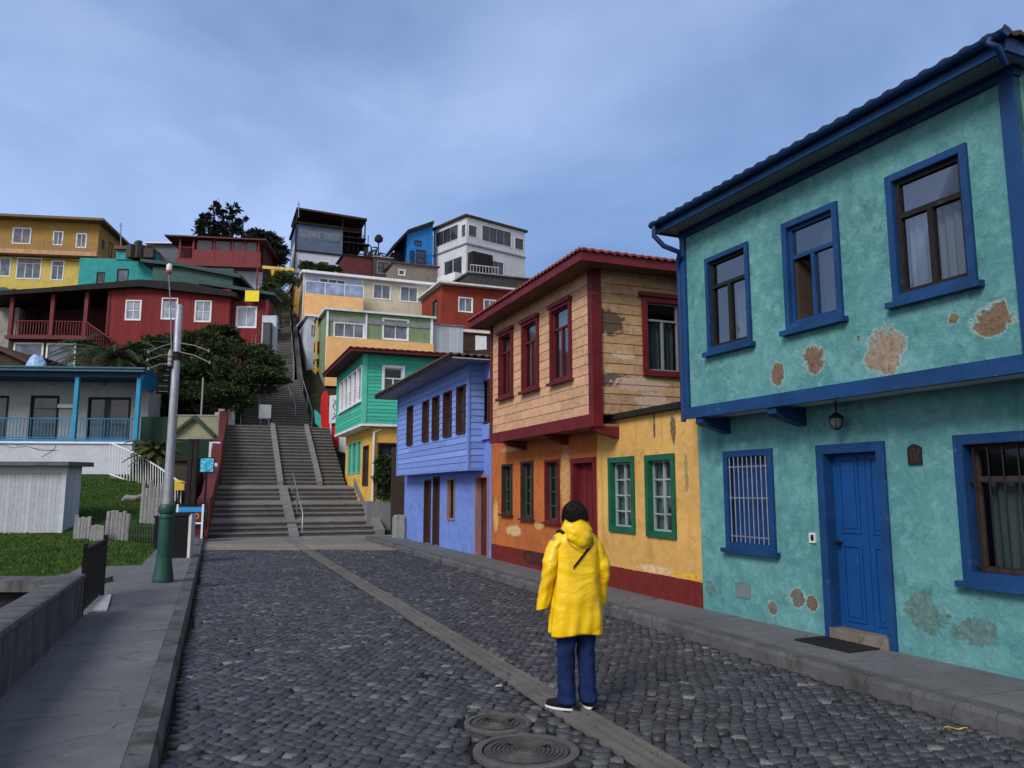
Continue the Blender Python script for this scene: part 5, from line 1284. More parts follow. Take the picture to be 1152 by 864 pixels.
m = MB(W); zd = W.px(50, 275)[1]; z_ = W.px(50, 284)[1]; m.wbox(W, -.3, uR2 + .4, z_ - .45, z_ - .0, -.3, .9); m.build('balcony', paint((.50, .28, .16), .7, .3, 'salmon'), h.root)
railing(h, W, -.3, uR2 + .3, z_, 1.05, .85, paint((.32, .20, .15), .6, .2, 'rail_brown'), .3, r=.02)
m = MB(W); zq = zB_; m.hexa([W.P(-2, zq, -9), W.P(uR2 + .6, zq, -9), W.P(uR2 + .8, zq, .9), W.P(-2, zq, .9), W.P(-2, zq + .25, -9), W.P(uR2 + .6, zq + .25, -9), W.P(uR2 + .8, zq + .25, .9), W.P(-2, zq + .25, .9)]); m.build('roof', paint((.16, .11, .06), .7, .3, 'roof_tan'), h.root)
m = MB(W2); m.wbox(W2, 0, uR2 - .02, zA_, zB_ - .02, -7.5, -1.5); m.build('upper_core', TAN, h.root); m = MB(W); m.wbox(W, 0, uR2 + .4, zA_ - .3, zA_ - .05, -8, .0); m.build('floor_slab', TAN, h.root)
h.finish()
# --- teal house
h = Hill('teal_house', 'teal walled low house between the yellow house and the grey shed', 90, 172, 290, 322, 68, paint((.012, .27, .27), .65, .25, 'teal'), ang=4, depth=6, down=3)
h.win(108.5, 117.5, 306, 319, case=DARK, sash=GREY, pmat=PANE, cols=1); h.win(131.5, 144.5, 302.5, 317, case=DARK, sash=GREY, pmat=PANE_M, cols=1)
m = MB(h.W); a, b = h.W.px(131, 288)[0], h.W.px(172, 288)[0]; m.wbox(h.W, a, b, h.z1 - .1, h.W.px(150, 286)[1] + .5, -5, .1); m.build('parapet_block', paint((.02, .30, .30), .65, .25, 'teal'), h.root)
m = MB(h.W); m.wbox(h.W, a - .1, b, h.W.px(150, 287)[1] + .45, h.W.px(150, 287)[1] + .75, -5, .4); m.build('roof', paint((.18, .06, .04), .7, .3, 'roof_rust'), h.root); h.finish()
# --- grey shed and dark clutter
h = Hill('grey_shed', 'slate grey shed with a thin white roof edge beside the red balcony house', 169, 205, 275, 306, 70, paint((.10, .115, .14), .7, .2, 'slate'), ang=6, depth=5, down=3, cat='shed')
h.roof(.1, WHITE, .4, al=.02); h.finish()
# --- red balcony house
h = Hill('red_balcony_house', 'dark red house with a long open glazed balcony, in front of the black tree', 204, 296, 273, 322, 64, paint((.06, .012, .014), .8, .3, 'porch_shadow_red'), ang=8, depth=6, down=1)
W = h.W; zt = h.z1; zf = W.px(250, 298)[1]; zr_ = W.px(250, 287)[1]; RB = paint((.17, .024, .030), .6, .25, 'balcony_crimson')
m = MB(W); m.wbox(W, 0, h.u1, zf - .5, zf + .02, .0, 1.3); m.build('balcony_floor', RB, h.root)
ux = W.px(222, 290)[0]; m = MB(W); m.wbox(W, ux, h.u1, zf, zr_, 1.2, 1.3); m.build('balcony_wall', RB, h.root)
railing(h, W, .1, ux, zf, 1.1, 1.25, RB, .17)
for x in (206, 221, 244, 264, 278, 293):
    u = W.px(x + 1, 285)[0]; m = MB(W); m.wbox(W, u - .07, u + .07, zf, zt, 1.18, 1.32); m.build('balcony_post', RB, h.root)
for (x0, x1) in ((226, 243), (246, 263), (266, 278), (280, 292)):
    a, b = W.px(x0, 280)[0], W.px(x1, 280)[0]; m = MB(W); frame_mb(W, (a, b, zr_, zt - .1), .06, 1.22, 1.27, m); wv = m.build('window', RB, h.root); m = MB(W); m.wbox(W, a + .05, b - .05, zr_ + .05, zt - .15, 1.24, 1.25); m.build('pane', PANE, wv)
m = MB(W); m.wbox(W, 1.5, 3.0, zf, zt - .6, .0, .05); m.build('door', BROWN, h.root)
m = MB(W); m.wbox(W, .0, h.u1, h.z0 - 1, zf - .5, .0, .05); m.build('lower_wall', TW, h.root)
for x in (221, 293):
    u = W.px(x, 300)[0]; m = MB(W); m.wbox(W, u - .06, u + .06, h.z0 - 1, zf - .5, 1.15, 1.27); m.build('stilt', RB, h.root)
h.roof(.12, paint((.12, .03, .03), .7, .3, 'roof_maroon'), .5, front=1.7, an=.03, ul=.9); h.finish()
# --- dark teal roof house behind the red one
h = Hill('teal_roof_house', 'low house with a dark green roof just above the dark red house roof', 172, 262, 300, 324, 60, paint((.04, .09, .09), .7, .3, 'dark_teal'), ang=5, depth=5, down=2)
m = MB(h.W); W = h.W; m.prism([W.P(W.px(x, y)[0], W.px(x, y)[1], .4) for x, y in ((160, 296), (160, 292.5), (205, 297), (272, 310), (272, 314), (205, 301))], -W.n * 6); m.build('roof', paint((.03, .06, .06), .6, .3, 'dark_teal_roof'), h.root); h.finish()
# --- brown roofed house at the left edge
h = Hill('brown_house', 'brown timber house with a sloping roof at the left edge above the veranda', -40, 38, 398, 416, 46, DWOOD, ang=4, depth=6, down=2)
m = MB(h.W); W = h.W; m.prism([W.P(W.px(x, y)[0], W.px(x, y)[1], .4) for x, y in ((-60, 383), (-60, 378), (0, 389), (46, 411), (46, 415), (0, 394))], -W.n * 6); m.build('roof', paint((.07, .035, .025), .7, .3, 'roof_brown'), h.root); h.finish()
h = Hill('stone_shed', 'grey stone shed wall with a green roof at the left edge', -40, 20, 345, 392, 56.5, paint((.28, .27, .25), .8, .3, 'pale_stone'), ang=4, depth=5, down=3, cat='shed')
m = MB(h.W); W = h.W; m.prism([W.P(W.px(x, y)[0], W.px(x, y)[1], .5) for x, y in ((-60, 330), (-60, 325), (10, 325), (24, 331), (24, 335), (8, 331))], -W.n * 5); m.build('roof', paint((.03, .075, .07), .6, .3, 'green_roof'), h.root); h.finish()

# ================================================================== veranda house
def veranda():
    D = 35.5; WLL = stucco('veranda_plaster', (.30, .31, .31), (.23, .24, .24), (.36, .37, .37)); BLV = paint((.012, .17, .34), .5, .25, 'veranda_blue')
    # front edge of the veranda
    a = pd(-60, 500, D); W = Wall(a, a + rot_dir(5)); uR = W.px(153, 470)[0]
    zf = W.px(80, 494)[1]; zc = W.px(80, 424)[1]; zt = W.px(80, 415)[1]
    B = W.shift(-1.7)
    h = House('veranda_house', 'low house with a bright blue railed veranda standing on a white base wall', W.P(uR / 2, 1.2))
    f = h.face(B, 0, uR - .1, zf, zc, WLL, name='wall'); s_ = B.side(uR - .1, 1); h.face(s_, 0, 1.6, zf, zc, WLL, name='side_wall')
    shell(h, B, 0, uR - .1, zf, zc, -1.6, 0, WLL, left=True, right=False)
    window(h, f, B.rect(33, 65, 445, 500), BLACK, .08, DBLUE, .05, cols=1, transom=.75, recess=.06, pmat=PANE)
    window(h, f, B.rect(98, 146, 447, 497), BLACK, .07, BROWN, .05, cols=2, recess=.06, pmat=PANE)
    window(h, f, B.rect(-30, 8, 445, 500), BLACK, .07, DBLUE, .05, cols=2, recess=.06, pmat=PANE)
    m = MB(B); r = B.rect(66, 84, 455, 459); m.wbox(B, r[0], r[1], r[2], r[3], 0, .12); m.build('wall_lamp', OFFW, h.root)
    m = MB(W); m.wbox(W, 0, uR + .05, zf - .14, zf, -1.7, .08); m.build('veranda_floor', BLV, h.root)
    for x in (84, 154):
        u = W.px(x, 460)[0]; m = MB(W); m.wbox(W, u - .09, u + .09, zf, zc, -.20, .0); m.build('veranda_post', paint((.02, .26, .47), .5, .2, 'post_blue'), h.root)
    u0 = 0
    for (u0, u1) in ((0, W.px(84, 460)[0] - .12), (W.px(84, 460)[0] + .12, uR - .15)): railing(h, W, u0, u1, zf, 1.0, -.1, BLV, .155, r=.013)
    m = MB(W); m.wbox(W, 0, uR + .0, zc, zt - .15, -1.6, .0); m.build('eave_beam', DBLUE, h.root)
    m = MB(W); m.wbox(W, -.3, uR + .35, zt - .15, zt, -3.6, .35); m.wbox(W, -.3, uR + .40, zt - .01, zt + .06, -3.7, .42); m.build('roof', paint((.05, .12, .17), .6, .3, 'roof_blue_grey'), h.root)
    S_ = W.side(uR, 1); m = MB(W); m.prism([W.P(uR + .02, zt - .16, -.05), W.P(uR + .30, zt - .16, -.05), W.P(uR + .02, zc - .45, -.05)], -W.n * 2.0); m.build('side_fascia', BLV, h.root)
    # white base wall
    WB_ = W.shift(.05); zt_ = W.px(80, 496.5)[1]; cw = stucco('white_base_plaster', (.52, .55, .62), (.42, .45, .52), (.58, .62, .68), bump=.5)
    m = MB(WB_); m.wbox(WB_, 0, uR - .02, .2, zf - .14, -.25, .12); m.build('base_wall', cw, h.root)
    m = MB(WB_); m.wbox(WB_, 0, uR - .0, zf - .22, zf - .13, -.2, .2); m.build('base_coping', WHITE, h.root)
    m = MB(WB_)      # cracks
    def crack(x, y, n, dx, dy):
        p = V((x, y, 0)); pts = [p]
        for k in range(n): p = p + V((dx + random.uniform(-3, 3), dy + random.uniform(-2, 2), 0)); pts.append(p)
        for a_, b_ in zip(pts, pts[1:]):
            q0, q1 = WB_.px(a_.x, a_.y), WB_.px(b_.x, b_.y); m.beam(WB_.P(q0[0], q0[1], .122), WB_.P(q1[0], q1[1], .122), .02, .012)
    crack(2, 500, 8, 6, .2); crack(20, 502, 5, 4, -1); crack(48, 514, 5, 2, -2.8); crack(50, 506, 5, 4, -.5); crack(35, 503, 5, 5, 0)
    m.build('cracks', DARK, h.root)
    h.finish()
    return W, uR, zf
VW, VuR, Vzf = veranda()
# things on its roof: pale blue bundle
m = MB(); c = pd(40, 414, 37.5); 
rows = []
for k in range(7):
    z = k / 6; rr = (1 - z ** 2 * .55); rows.append([V((c.x + (.42 * rr + .05 * noise.noise(V((a_, z * 3, 0)))) * math.cos(a_) * 1.2, c.y + .35 * rr * math.sin(a_), c.z - .1 + z * .72 + .05 * math.sin(a_ * 3))) for a_ in [2 * math.pi * j / 14 for j in range(14)]])
m.grid(rows, close=True); m.face(rows[-1]); tag(m.build('tarpaulin_bundle', paint((.30, .47, .72), .5, .4, 'pale_blue_sheet', 2), smooth=False), 'pale blue tarpaulin bundle on the veranda roof', 'tarpaulin')
# white stair railing running down from the veranda
def ramp_rail():
    pts = [pd(123, 533, 34.6), pd(153, 544, 33.8), pd(178, 558, 32.5), pd(203, 577, 30)]; tops = [pd(124, 498, 34.6), pd(153, 510, 33.8), pd(178, 525, 32.5), pd(203, 543, 30)]
    o = thing('white_railing', 'white barred railing sloping down to the right of the veranda base wall', 'railing', pts[0])
    m = MB(); [m.beam(a, b, .05) for a, b in zip(tops, tops[1:])]; [m.beam(a, b, .05) for a, b in zip(pts, pts[1:])]; m.build('rails', WHITE, o)
    m = MB()
    for (a, b, c, d) in zip(pts, pts[1:], tops, tops[1:]):
        k = 9
        for i in range(k): m.beam(a.lerp(b, i / k), c.lerp(d, i / k), .028)
    m.beam(pts[-1], tops[-1], .05); m.build('bars', WHITE, o)
    m = MB(); lo = [p - V((0, 0, 1.6)) for p in pts]
    for a, b in zip(pts, pts[1:]): m.hexa([a + V((0, .1, -1.6)), b + V((0, .1, -1.6)), b + V((0, .3, -1.6)), a + V((0, .3, -1.6)), a + V((0, .1, -.05)), b + V((0, .1, -.05)), b + V((0, .3, -.05)), a + V((0, .3, -.05))])
    m.build('base_wall', concrete('ramp_base', (.20, .20, .20), 1, .5), o)
ramp_rail()
# grey-white shed
def shed():
    a = pg(-60, 609.5); W = Wall(V((pg(-60, 609).x, 26.3, 0)), V((pg(-60, 609).x, 26.3, 0)) + rot_dir(2)); uR = W.px(72, 570)[0]; zt = W.px(40, 524)[1]
    mat = boards('grey_white_boards', (.40, .43, .49), (.30, .33, .38), (.48, .52, .58), row=.14, vertical=True, length=5, wear=.3, wearcol=(.26, .28, .32), joint=.006)
    h = House('board_shed', 'grey white board shed on the lawn with an overhanging flat roof', W.P(uR * .6, 0), 'shed')
    h.face(W, 0, uR, -.1, zt, mat); s_ = W.side(uR, 1); h.face(s_, 0, 1.0, -.1, zt, mat, name='side_wall'); shell(h, W, 0, uR, -.1, zt, -1.0, 0, mat, right=False)
    m = MB(W); m.wbox(W, uR - .14, uR + .02, 0, zt, .0, .035); m.build('corner_post', paint((.45, .49, .55), .6, .2, 'shed_trim'), h.root)
    m = MB(W); m.wbox(W, 0, uR + .05, zt - .26, zt, .0, .03); m.build('frieze_board', paint((.42, .46, .52), .6, .2, 'shed_trim2'), h.root)
    m = MB(W); m.hexa([W.P(-.5, zt, -1.2), W.P(uR + .30, zt, -1.2), W.P(uR + .25, zt, .4), W.P(-.5, zt, .4), W.P(-.5, zt + .16, -1.2), W.P(uR + .30, zt + .16, -1.2), W.P(uR + .25, zt + .13, .4), W.P(-.5, zt + .13, .4)]); m.build('roof', paint((.10, .10, .11), .7, .4, 'shed_roof'), h.root)
    h.finish()
shed()
# ================================================================== utility pole and signal
def pole():
    b = pg(183, 655, SW); o = thing('utility_pole', 'tall galvanised street pole on a dark green cast base, on the left pavement', 'pole', b)
    PG = paint((.010, .065, .048), .45, .3, 'cast_green', 1, .4)
    m = MB(); m.lathe(b, [(.172, 0), (.175, .05), (.168, .10), (.150, .22), (.132, .34), (.124, .42), (.116, 1.08), (.128, 1.10), (.128, 1.14), (.116, 1.16), (.134, 1.19), (.140, 1.24), (.135, 1.29), (.12, 1.33), (.08, 1.34)], 32); m.build('pole_base', PG, o, smooth=False)
    t = NT('galvanised'); co = t.ob(); a = t.noise(co, 5, 6, .7, .3, sc=(3, 3, .6)); f = t.noise(co, 30, 3, .6)
    c = t.mix(t.ramp(a, (.3, 0), (.7, 1)), (.20, .22, .26), (.42, .45, .50)); c = t.mix(t.ramp(f, (.58, 0), (.7, .6)), c, (.14, .13, .13))
    GAL = t.done(c, .5, t.bump(f, .2, .01), .5, .35)
    m = MB(); m.lathe(b + V((0, 0, 1.3)), [(.082, 0), (.072, 1.6), (.062, 3.60), (.045, 3.62)], 24); m.build('shaft', GAL, o, smooth=True)
    mp_ = MB(); zc = pd(195, 400, b.y).z; m = MB(); m.lathe((b.x, b.y, zc - .08), [(.095, 0), (.095, .14)], 16); m.build('clamp', DARK, o)
    k = 0
    for (x0, y0, x1, y1) in ((198, 386, 167, 396), (196, 398, 166, 405), (194, 408, 167, 415), (203, 386, 235, 395), (203, 396, 236, 408)):
        m = MB(); p = pd(x0, y0, b.y - .05); q = pd(x1, y1, b.y - .25); mid = (p + q) / 2 + V((0, 0, .03)); m.tube([V((b.x, b.y, p.z + .02)), p, mid, q], .008, 6)
        m.lathe(q - V((0, 0, .03)), [(.012, 0), (.02, .01), (.02, .05), (.01, .06)], 8); m.build('arm', GREY, o); k += 1
    m = MB(); z = pd(191, 400, b.y).z; c = pd(191.5, 402, b.y - .1); m.lathe((c.x, c.y, c.z - .16), [(.03, 0), (.045, .03), (.03, .07), (.045, .11), (.03, .15), (.05, .19), (.02, .3)], 8); m.build('insulator', paint((.35, .33, .32), .6, .3, 'ceramic'), o)
    # slim mast with a small red and white lamp
    p0 = pd(193, 396, b.y - .1); p1 = pd(192, 352, b.y - .1); p2 = pd(190, 308, b.y - .1)
    m = MB(); m.tube([p0, p1, p2], .010, 6); ms = m.build('mast', GREY, o, smooth=True)
    m = MB(); m.lathe(p2, [(.03, 0), (.05, .01), (.05, .05), (.03, .06)], 10); m.build('lamp_base', RED_B, ms)
    m = MB(); m.lathe(p2 + V((0, 0, .06)), [(.045, 0), (.05, .02), (.048, .10), (.02, .13)], 10); m.build('lamp', WHITE, ms, smooth=True)
    # dark signal box hung on the shaft
    o2 = thing('traffic_signal', 'black traffic signal head seen from the back, mounted on the left of the street pole', 'signal', pd(187, 442, b.y - .05))
    c = pd(185.5, 443, b.y - .0); top = pd(187.5, 407, b.y).z; hh = top - c.z; W = Wall(V((c.x - .115, c.y - .10, 0)), V((c.x + .115, c.y - .02, 0)))
    m = MB(W); m.wbox(W, 0, .21, c.z, c.z + hh, -.12, .0); m.wbox(W, -.01, .22, c.z + hh, c.z + hh + .02, -.13, .02)
    for r in range(3):
        for s_ in range(2): m.wbox(W, .015 + s_ * .10, .095 + s_ * .10, c.z + .03 + r * hh / 3, c.z + (r + 1) * hh / 3 - .02, 0, .025)
    m.wbox(W, .0, .22, c.z + hh * .48, c.z + hh * .50, .0, .035); bd = m.build('housing', BLACK, o2)
    m = MB(W)
    for r in range(6):
        m.wbox(W, random.uniform(.0, .18), random.uniform(.185, .21), c.z + hh * (r + .3) / 6, c.z + hh * (r + .3) / 6 + .008, .025, .034)
    m.build('worn_edge', GREY, bd)
    m = MB(); m.beam(V((c.x + .08, c.y, c.z + .15)), V((b.x, b.y, c.z + .15)), .04); m.beam(V((c.x + .08, c.y, c.z + hh - .1)), V((b.x, b.y, c.z + hh - .1)), .04); m.build('bracket', DARK, o2)
pole()

# ================================================================== bits by the foot of the stairs
# bin behind the pole
b = pg(196, 627, SW); o = thing('litter_bin', 'black litter bin on the pavement just behind the green pole base', 'bin', b)
m = MB(); m.box(b + V((.05, .1, 0)), .50, .5, .98, .2); m.build('body', BLACK, o); m = MB(); m.box(b + V((.05, .1, .98)), .56, .56, .07, .2); m.build('lid', DARK, o); m = MB(); m.box(b + V((.33, .12, .0)), .06, .48, 1.02, .2); m.build('side_panel', OFFW, o)
# kiosk board with orange lettering
b = pg(211, 606, SW); W = Wall(b + V((-.42, 0, 0)), b + V((.42, .15, 0))); o = thing('information_board', 'small white stand with a blue header and orange lettering left of the stairs', 'sign', b)
m = MB(W)
for u in (0, .80): m.wbox(W, u, u + .06, SW, 1.25, -.04, .02)
m.wbox(W, .06, .80, .60, .66, -.02, .01); m.build('frame', WHITE, o)
m = MB(W); m.wbox(W, .06, .80, .70, 1.0, -.02, .0); pn_ = m.build('panel', paint((.06, .04, .035), .7, .3, 'board_dark'), o)
m = MB(W); m.wbox(W, -.02, .88, 1.0, 1.16, -.03, .015); m.build('header', paint((.02, .28, .62), .5, .15, 'header_blue'), o)
def text(parent, W, s, u, z, size, mat, n=.004, bold=0.0, name='lettering', align='CENTER'):
    cu = bpy.data.curves.new(name, 'FONT'); cu.body = s; cu.size = size; cu.extrude = .003; cu.align_x = align; cu.align_y = 'CENTER'; cu.offset = bold
    t = bpy.data.objects.new('tmp', cu); S.collection.objects.link(t); dg = bpy.context.evaluated_depsgraph_get(); me = bpy.data.meshes.new_from_object(t.evaluated_get(dg)); bpy.data.objects.remove(t)
    M = Matrix.Identity(4); right = W.u if W.u.dot(V((1, 0, 0))) > 0 or abs(W.u.x) < .3 else -W.u
    if right.cross(V((0, 0, 1))).dot(W.n) < 0: right = -right
    p = W.P(u, z, n)
    for v in me.vertices:
        q = p + right * v.co.x + V((0, 0, 1)) * v.co.y + W.n * v.co.z; v.co = q - OFF[parent.name]
    me.materials.clear(); me.materials.append(mat); o_ = bpy.data.objects.new(name, me); S.collection.objects.link(o_); o_.parent = parent; OFF[o_.name] = OFF[parent.name]; return o_
ORG = paint((.75, .16, .02), .5, .1, 'orange_lettering')
text(pn_, W, 'INFO', .43, .85, .26, ORG, bold=.008)
# beige sign panel with green pole frame
c = pd(222, 483, 27.5); W = Wall(V((pd(198, 483, 27.5).x, 27.5, 0)), V((pd(245, 483, 27.5).x, 27.6, 0))); L_ = W.px(245, 483)[0]; z0, z1 = W.px(222, 493)[1], W.px(222, 467.5)[1]
gz = HZ(c.x, 27.5) - .1
o = thing('sign_board', 'large beige sign panel with a dark peaked frame, left of the stairs', 'sign', V((c.x, 27.5, gz)))
m = MB(W); m.wbox(W, 0, L_, z0, z1, -.06, 0); m.build('panel', paint((.26, .25, .17), .7, .25, 'sign_beige'), o)
m = MB(W); frame_mb(W, (-.03, L_ + .03, z0 - .03, z1 + .03), .05, -.07, .02, m); m.build('frame', GREY, o)
DG = paint((.02, .045, .02), .6, .3, 'frame_green'); m = MB(W); pk = W.P(W.px(220, 470)[0], z1 - .05, .1); m.beam(pk, W.P(-.1, z0 + .1, .1), .10); m.beam(pk, W.P(W.px(243, 490)[0], z0 + .05, .1), .13); m.build('peaked_frame', DG, o)
m = MB(W); 
for x in (213, 219): u = W.px(x, 520)[0]; m.wbox(W, u - .07, u + .07, gz - .1, z0 - .03, -.12, -.02)
m.build('leg', DARK, o)
m = MB(W); u = W.px(224, 470)[0]; m.tube([W.P(u, z1, -.2), W.P(u, W.px(224, 424)[1], -.2)], .03, 6); m.build('mast', paint((.3, .29, .27), .7, .2, 'mast_grey'), o)
# blue picture sign
W = Wall(V((pd(225, 522, 26.8).x, 26.8, 0)), V((pd(241, 522, 26.8).x, 26.9, 0))); L_ = W.px(240.5, 522)[0]; z0, z1 = W.px(232, 531)[1], W.px(232, 515)[1]
o = thing('picture_sign', 'small bright blue sea picture sign on a thin post, left of the stairs', 'sign', W.P(L_ / 2, HZ(-10.5, 26.8) - .1))
t = NT('sea_picture'); co = t.uv(); a = t.noise(co, 6, 5, .6, .5, sc=(1, 3, 1)); pic = t.done(t.ramp(a, (.35, (.01, .22, .50)), (.5, (.02, .40, .60)), (.62, (.25, .62, .75))), .5, None, .3)
m = MB(W); m.wbox(W, 0, L_, z0, z1, -.03, 0); m.build('panel', pic, o); m = MB(W); frame_mb(W, (-.02, L_ + .02, z0 - .02, z1 + .02), .03, -.035, .01, m); m.build('frame', BLACK, o)
m = MB(W); m.wbox(W, L_ / 2 - .03, L_ / 2 + .03, 0, z0 - .02, -.06, -.0); m.build('post', BLACK, o)
# yellow mailbox-like box on a post
c = pd(202, 547, 26); o = thing('yellow_box', 'small yellow box on a dark post behind the street pole', 'box', V((c.x, c.y, HZ(c.x, c.y) - .1)))
m = MB(); m.box(V((c.x, c.y, c.z - .13)), .30, .22, .24, .3); m.prism([V((c.x - .16, c.y - .12, c.z + .11)), V((c.x + .18, c.y - .12, c.z + .13)), V((c.x, c.y - .12, c.z + .2))], V((0, .24, 0))); m.build('box_body', YEL, o); m = MB(); m.beam(V((c.x, c.y, HZ(c.x, c.y) - .2)), V((c.x, c.y, c.z - .12)), .07); m.build('post', DARK, o)
# green wall panel right of the veranda, dark shed
c = pd(160, 500, 37); W = Wall(V((pd(157, 500, 37).x, 37, 0)), V((pd(240, 500, 37).x, 37.5, 0))); m = MB(W); L_ = W.px(240, 480)[0]; m.wbox(W, 0, L_, W.px(180, 530)[1] - 2, W.px(180, 469)[1], -.2, 0)
tag(m.build('green_fence', boards('green_boards', (.010, .032, .018), (.007, .02, .012), (.016, .042, .026), row=.25, vertical=True, length=4, wear=.1, wearcol=(.01, .02, .01)), origin=W.P(L_ / 2, 1)), 'dark green board fence between the veranda house and the sign panel', 'fence')
c = V(((203 - 576) / 865 * 31.5, 31.5, 0)); o = thing('dark_kiosk', 'dark timber kiosk in the shade behind the beige sign panel', 'kiosk', c)
m = MB(); m.box(c + V((0, .6, -.3)), 1.2, 1.0, 3.2, .05); m.build('body', DWOOD, o); m = MB(); m.box(c + V((0, .6, 2.9)), 1.4, 1.3, .1, .05); m.build('roof', DARK, o); m = MB(); m.box(c + V((-.2, -.13, .0)), .7, .04, 1.9, .05); m.build('door', DARK, o)
# ------------- fences along the lawn
GW = boards('weathered_wood', (.21, .21, .215), (.12, .12, .125), (.32, .32, .33), row=.1, vertical=True, length=3, wear=.4, wearcol=(.12, .115, .11))
def stump_fence(x0, x1, yb, D, hts, label, n, wid, tilt=.03):
    a, b = pd(x0, yb, D), pd(x1, yb, D); o = thing('stump_fence', label, 'fence', V(((a.x + b.x) / 2, D, HZ((a.x + b.x) / 2, D) - .05)))
    for k in range(n):
        c = a.lerp(b, (k + .5) / n); z = HZ(c.x, D) - .3; hh = hts[k % len(hts)] * random.uniform(.93, 1.06)
        m = MB(); m.lathe((c.x, c.y, z), [(wid * .5, 0), (wid * .52, .3 + hh * .5), (wid * .48, .28 + hh), (wid * .3, .3 + hh)], 9)
        for v in m.v: v.y = c.y + (v.y - c.y) * .5; v.x += (v.z - z) * tilt * random.uniform(-.2, 1)
        m.build('stake', GW, o)
stump_fence(82, 101, 608, 25.2, [.75, .72, .78, .7], 'row of pale weathered stakes just right of the white shed', 5, .13)
stump_fence(101, 116, 610, 24.4, [.5, .52], 'short low row of weathered stakes between the taller ones', 4, .12)
stump_fence(118, 145, 604, 24.8, [.95, .98, .92], 'tallest pale group of weathered stakes in the middle of the lawn edge', 6, .14)
stump_fence(157, 190, 585, 27.5, [1.45, 1.3, 1.5], 'tall dark weathered paling behind the street pole', 8, .14, .01)
def picket(x0, x1, yt, yb, D, label, mat, n, rails=(.2, .85)):
    a, b = pd(x0, yb, D), pd(x1, yb, D); hh = pd(x0, yt, D).z - a.z; a.z -= .1; b.z -= .1
    o = thing('picket_fence', label, 'fence', (a + b) / 2); m = MB()
    for r in rails: m.beam(a + V((0, 0, hh * r + .1)), b + V((0, 0, hh * r + .1)), .05)
    m.build('rail', mat, o); m = MB()
    for k in range(n): p = a.lerp(b, k / (n - 1)); m.beam(p, p + V((0, 0, hh + .1)), .04)
    m.build('pickets', mat, o)
picket(145, 178, 589, 606, 24.6, 'low dark green picket fence at the back of the lawn', DG, 12)
picket(196, 232, 566, 592, 26.5, 'dark iron fence left of the red stair parapet', DARK, 14)
picket(176, 192, 590, 612, 22.5, 'short black iron fence beside the litter bin', BLACK, 6)
m = MB(); c = pg(176, 622, 0); m.box(V((c.x, c.y + .5, 0)), .5, .4, .95, .1); m.box(V((c.x, c.y + .5, .95)), .56, .46, .05, .1); tag(m.build('bin_box', BLACK), 'black box bin on the grass left of the street pole', 'bin')
# fallen log / boat like pale object on the lawn
m = MB(); a = pd(137, 563, 30.5); b2 = pd(168, 559, 30.5); m.tube([a, a.lerp(b2, .15) + V((0, 0, .08)), a.lerp(b2, .5) + V((0, 0, .02)), a.lerp(b2, .85) + V((0, 0, .1)), b2], [.04, .13, .10, .09, .03], 8)
tag(m.build('log', GW), 'pale weathered log lying on the grass slope', 'log')
# kerb stones on the lawn edge etc: planters right side, by the mint house
S2 = MH.S2
c = S2.P(1.5, 0, .25); o = thing('gate_pillar', 'grey rendered gate pillar with rounded top left of the blue house', 'pillar', c)
W = Wall(pg(441, 606, .1), pg(455, 607, .1)); L_ = (pg(455, 607, .1) - pg(441, 606, .1)).length
m = MB(W); pts = [(0, 0), (L_ * .48, 0), (L_ * .48, .78), (L_ * .40, .86), (L_ * .24, .90), (L_ * .08, .86), (0, .78)]
for s_ in (0, L_ * .5): m.prism([W.P(s_ + u, z, 0) for u, z in pts], -W.n * .2)
m.build('pillar_body', concrete('pillar_render', (.22, .24, .24), 1, .5), o)
m = MB(); c = pg(425, 598, .1); m.box(V((pg(447, 604).x, pg(447, 604).y + 1.6, 0)), 1.0, .3, 3.4, .3); tag(m.build('gap_shade_slab', DWOOD), 'dark slab standing in for the shaded gap between the mint house and the blue house', 'gate')  # slab added, its dark colour stands for shade in the gap

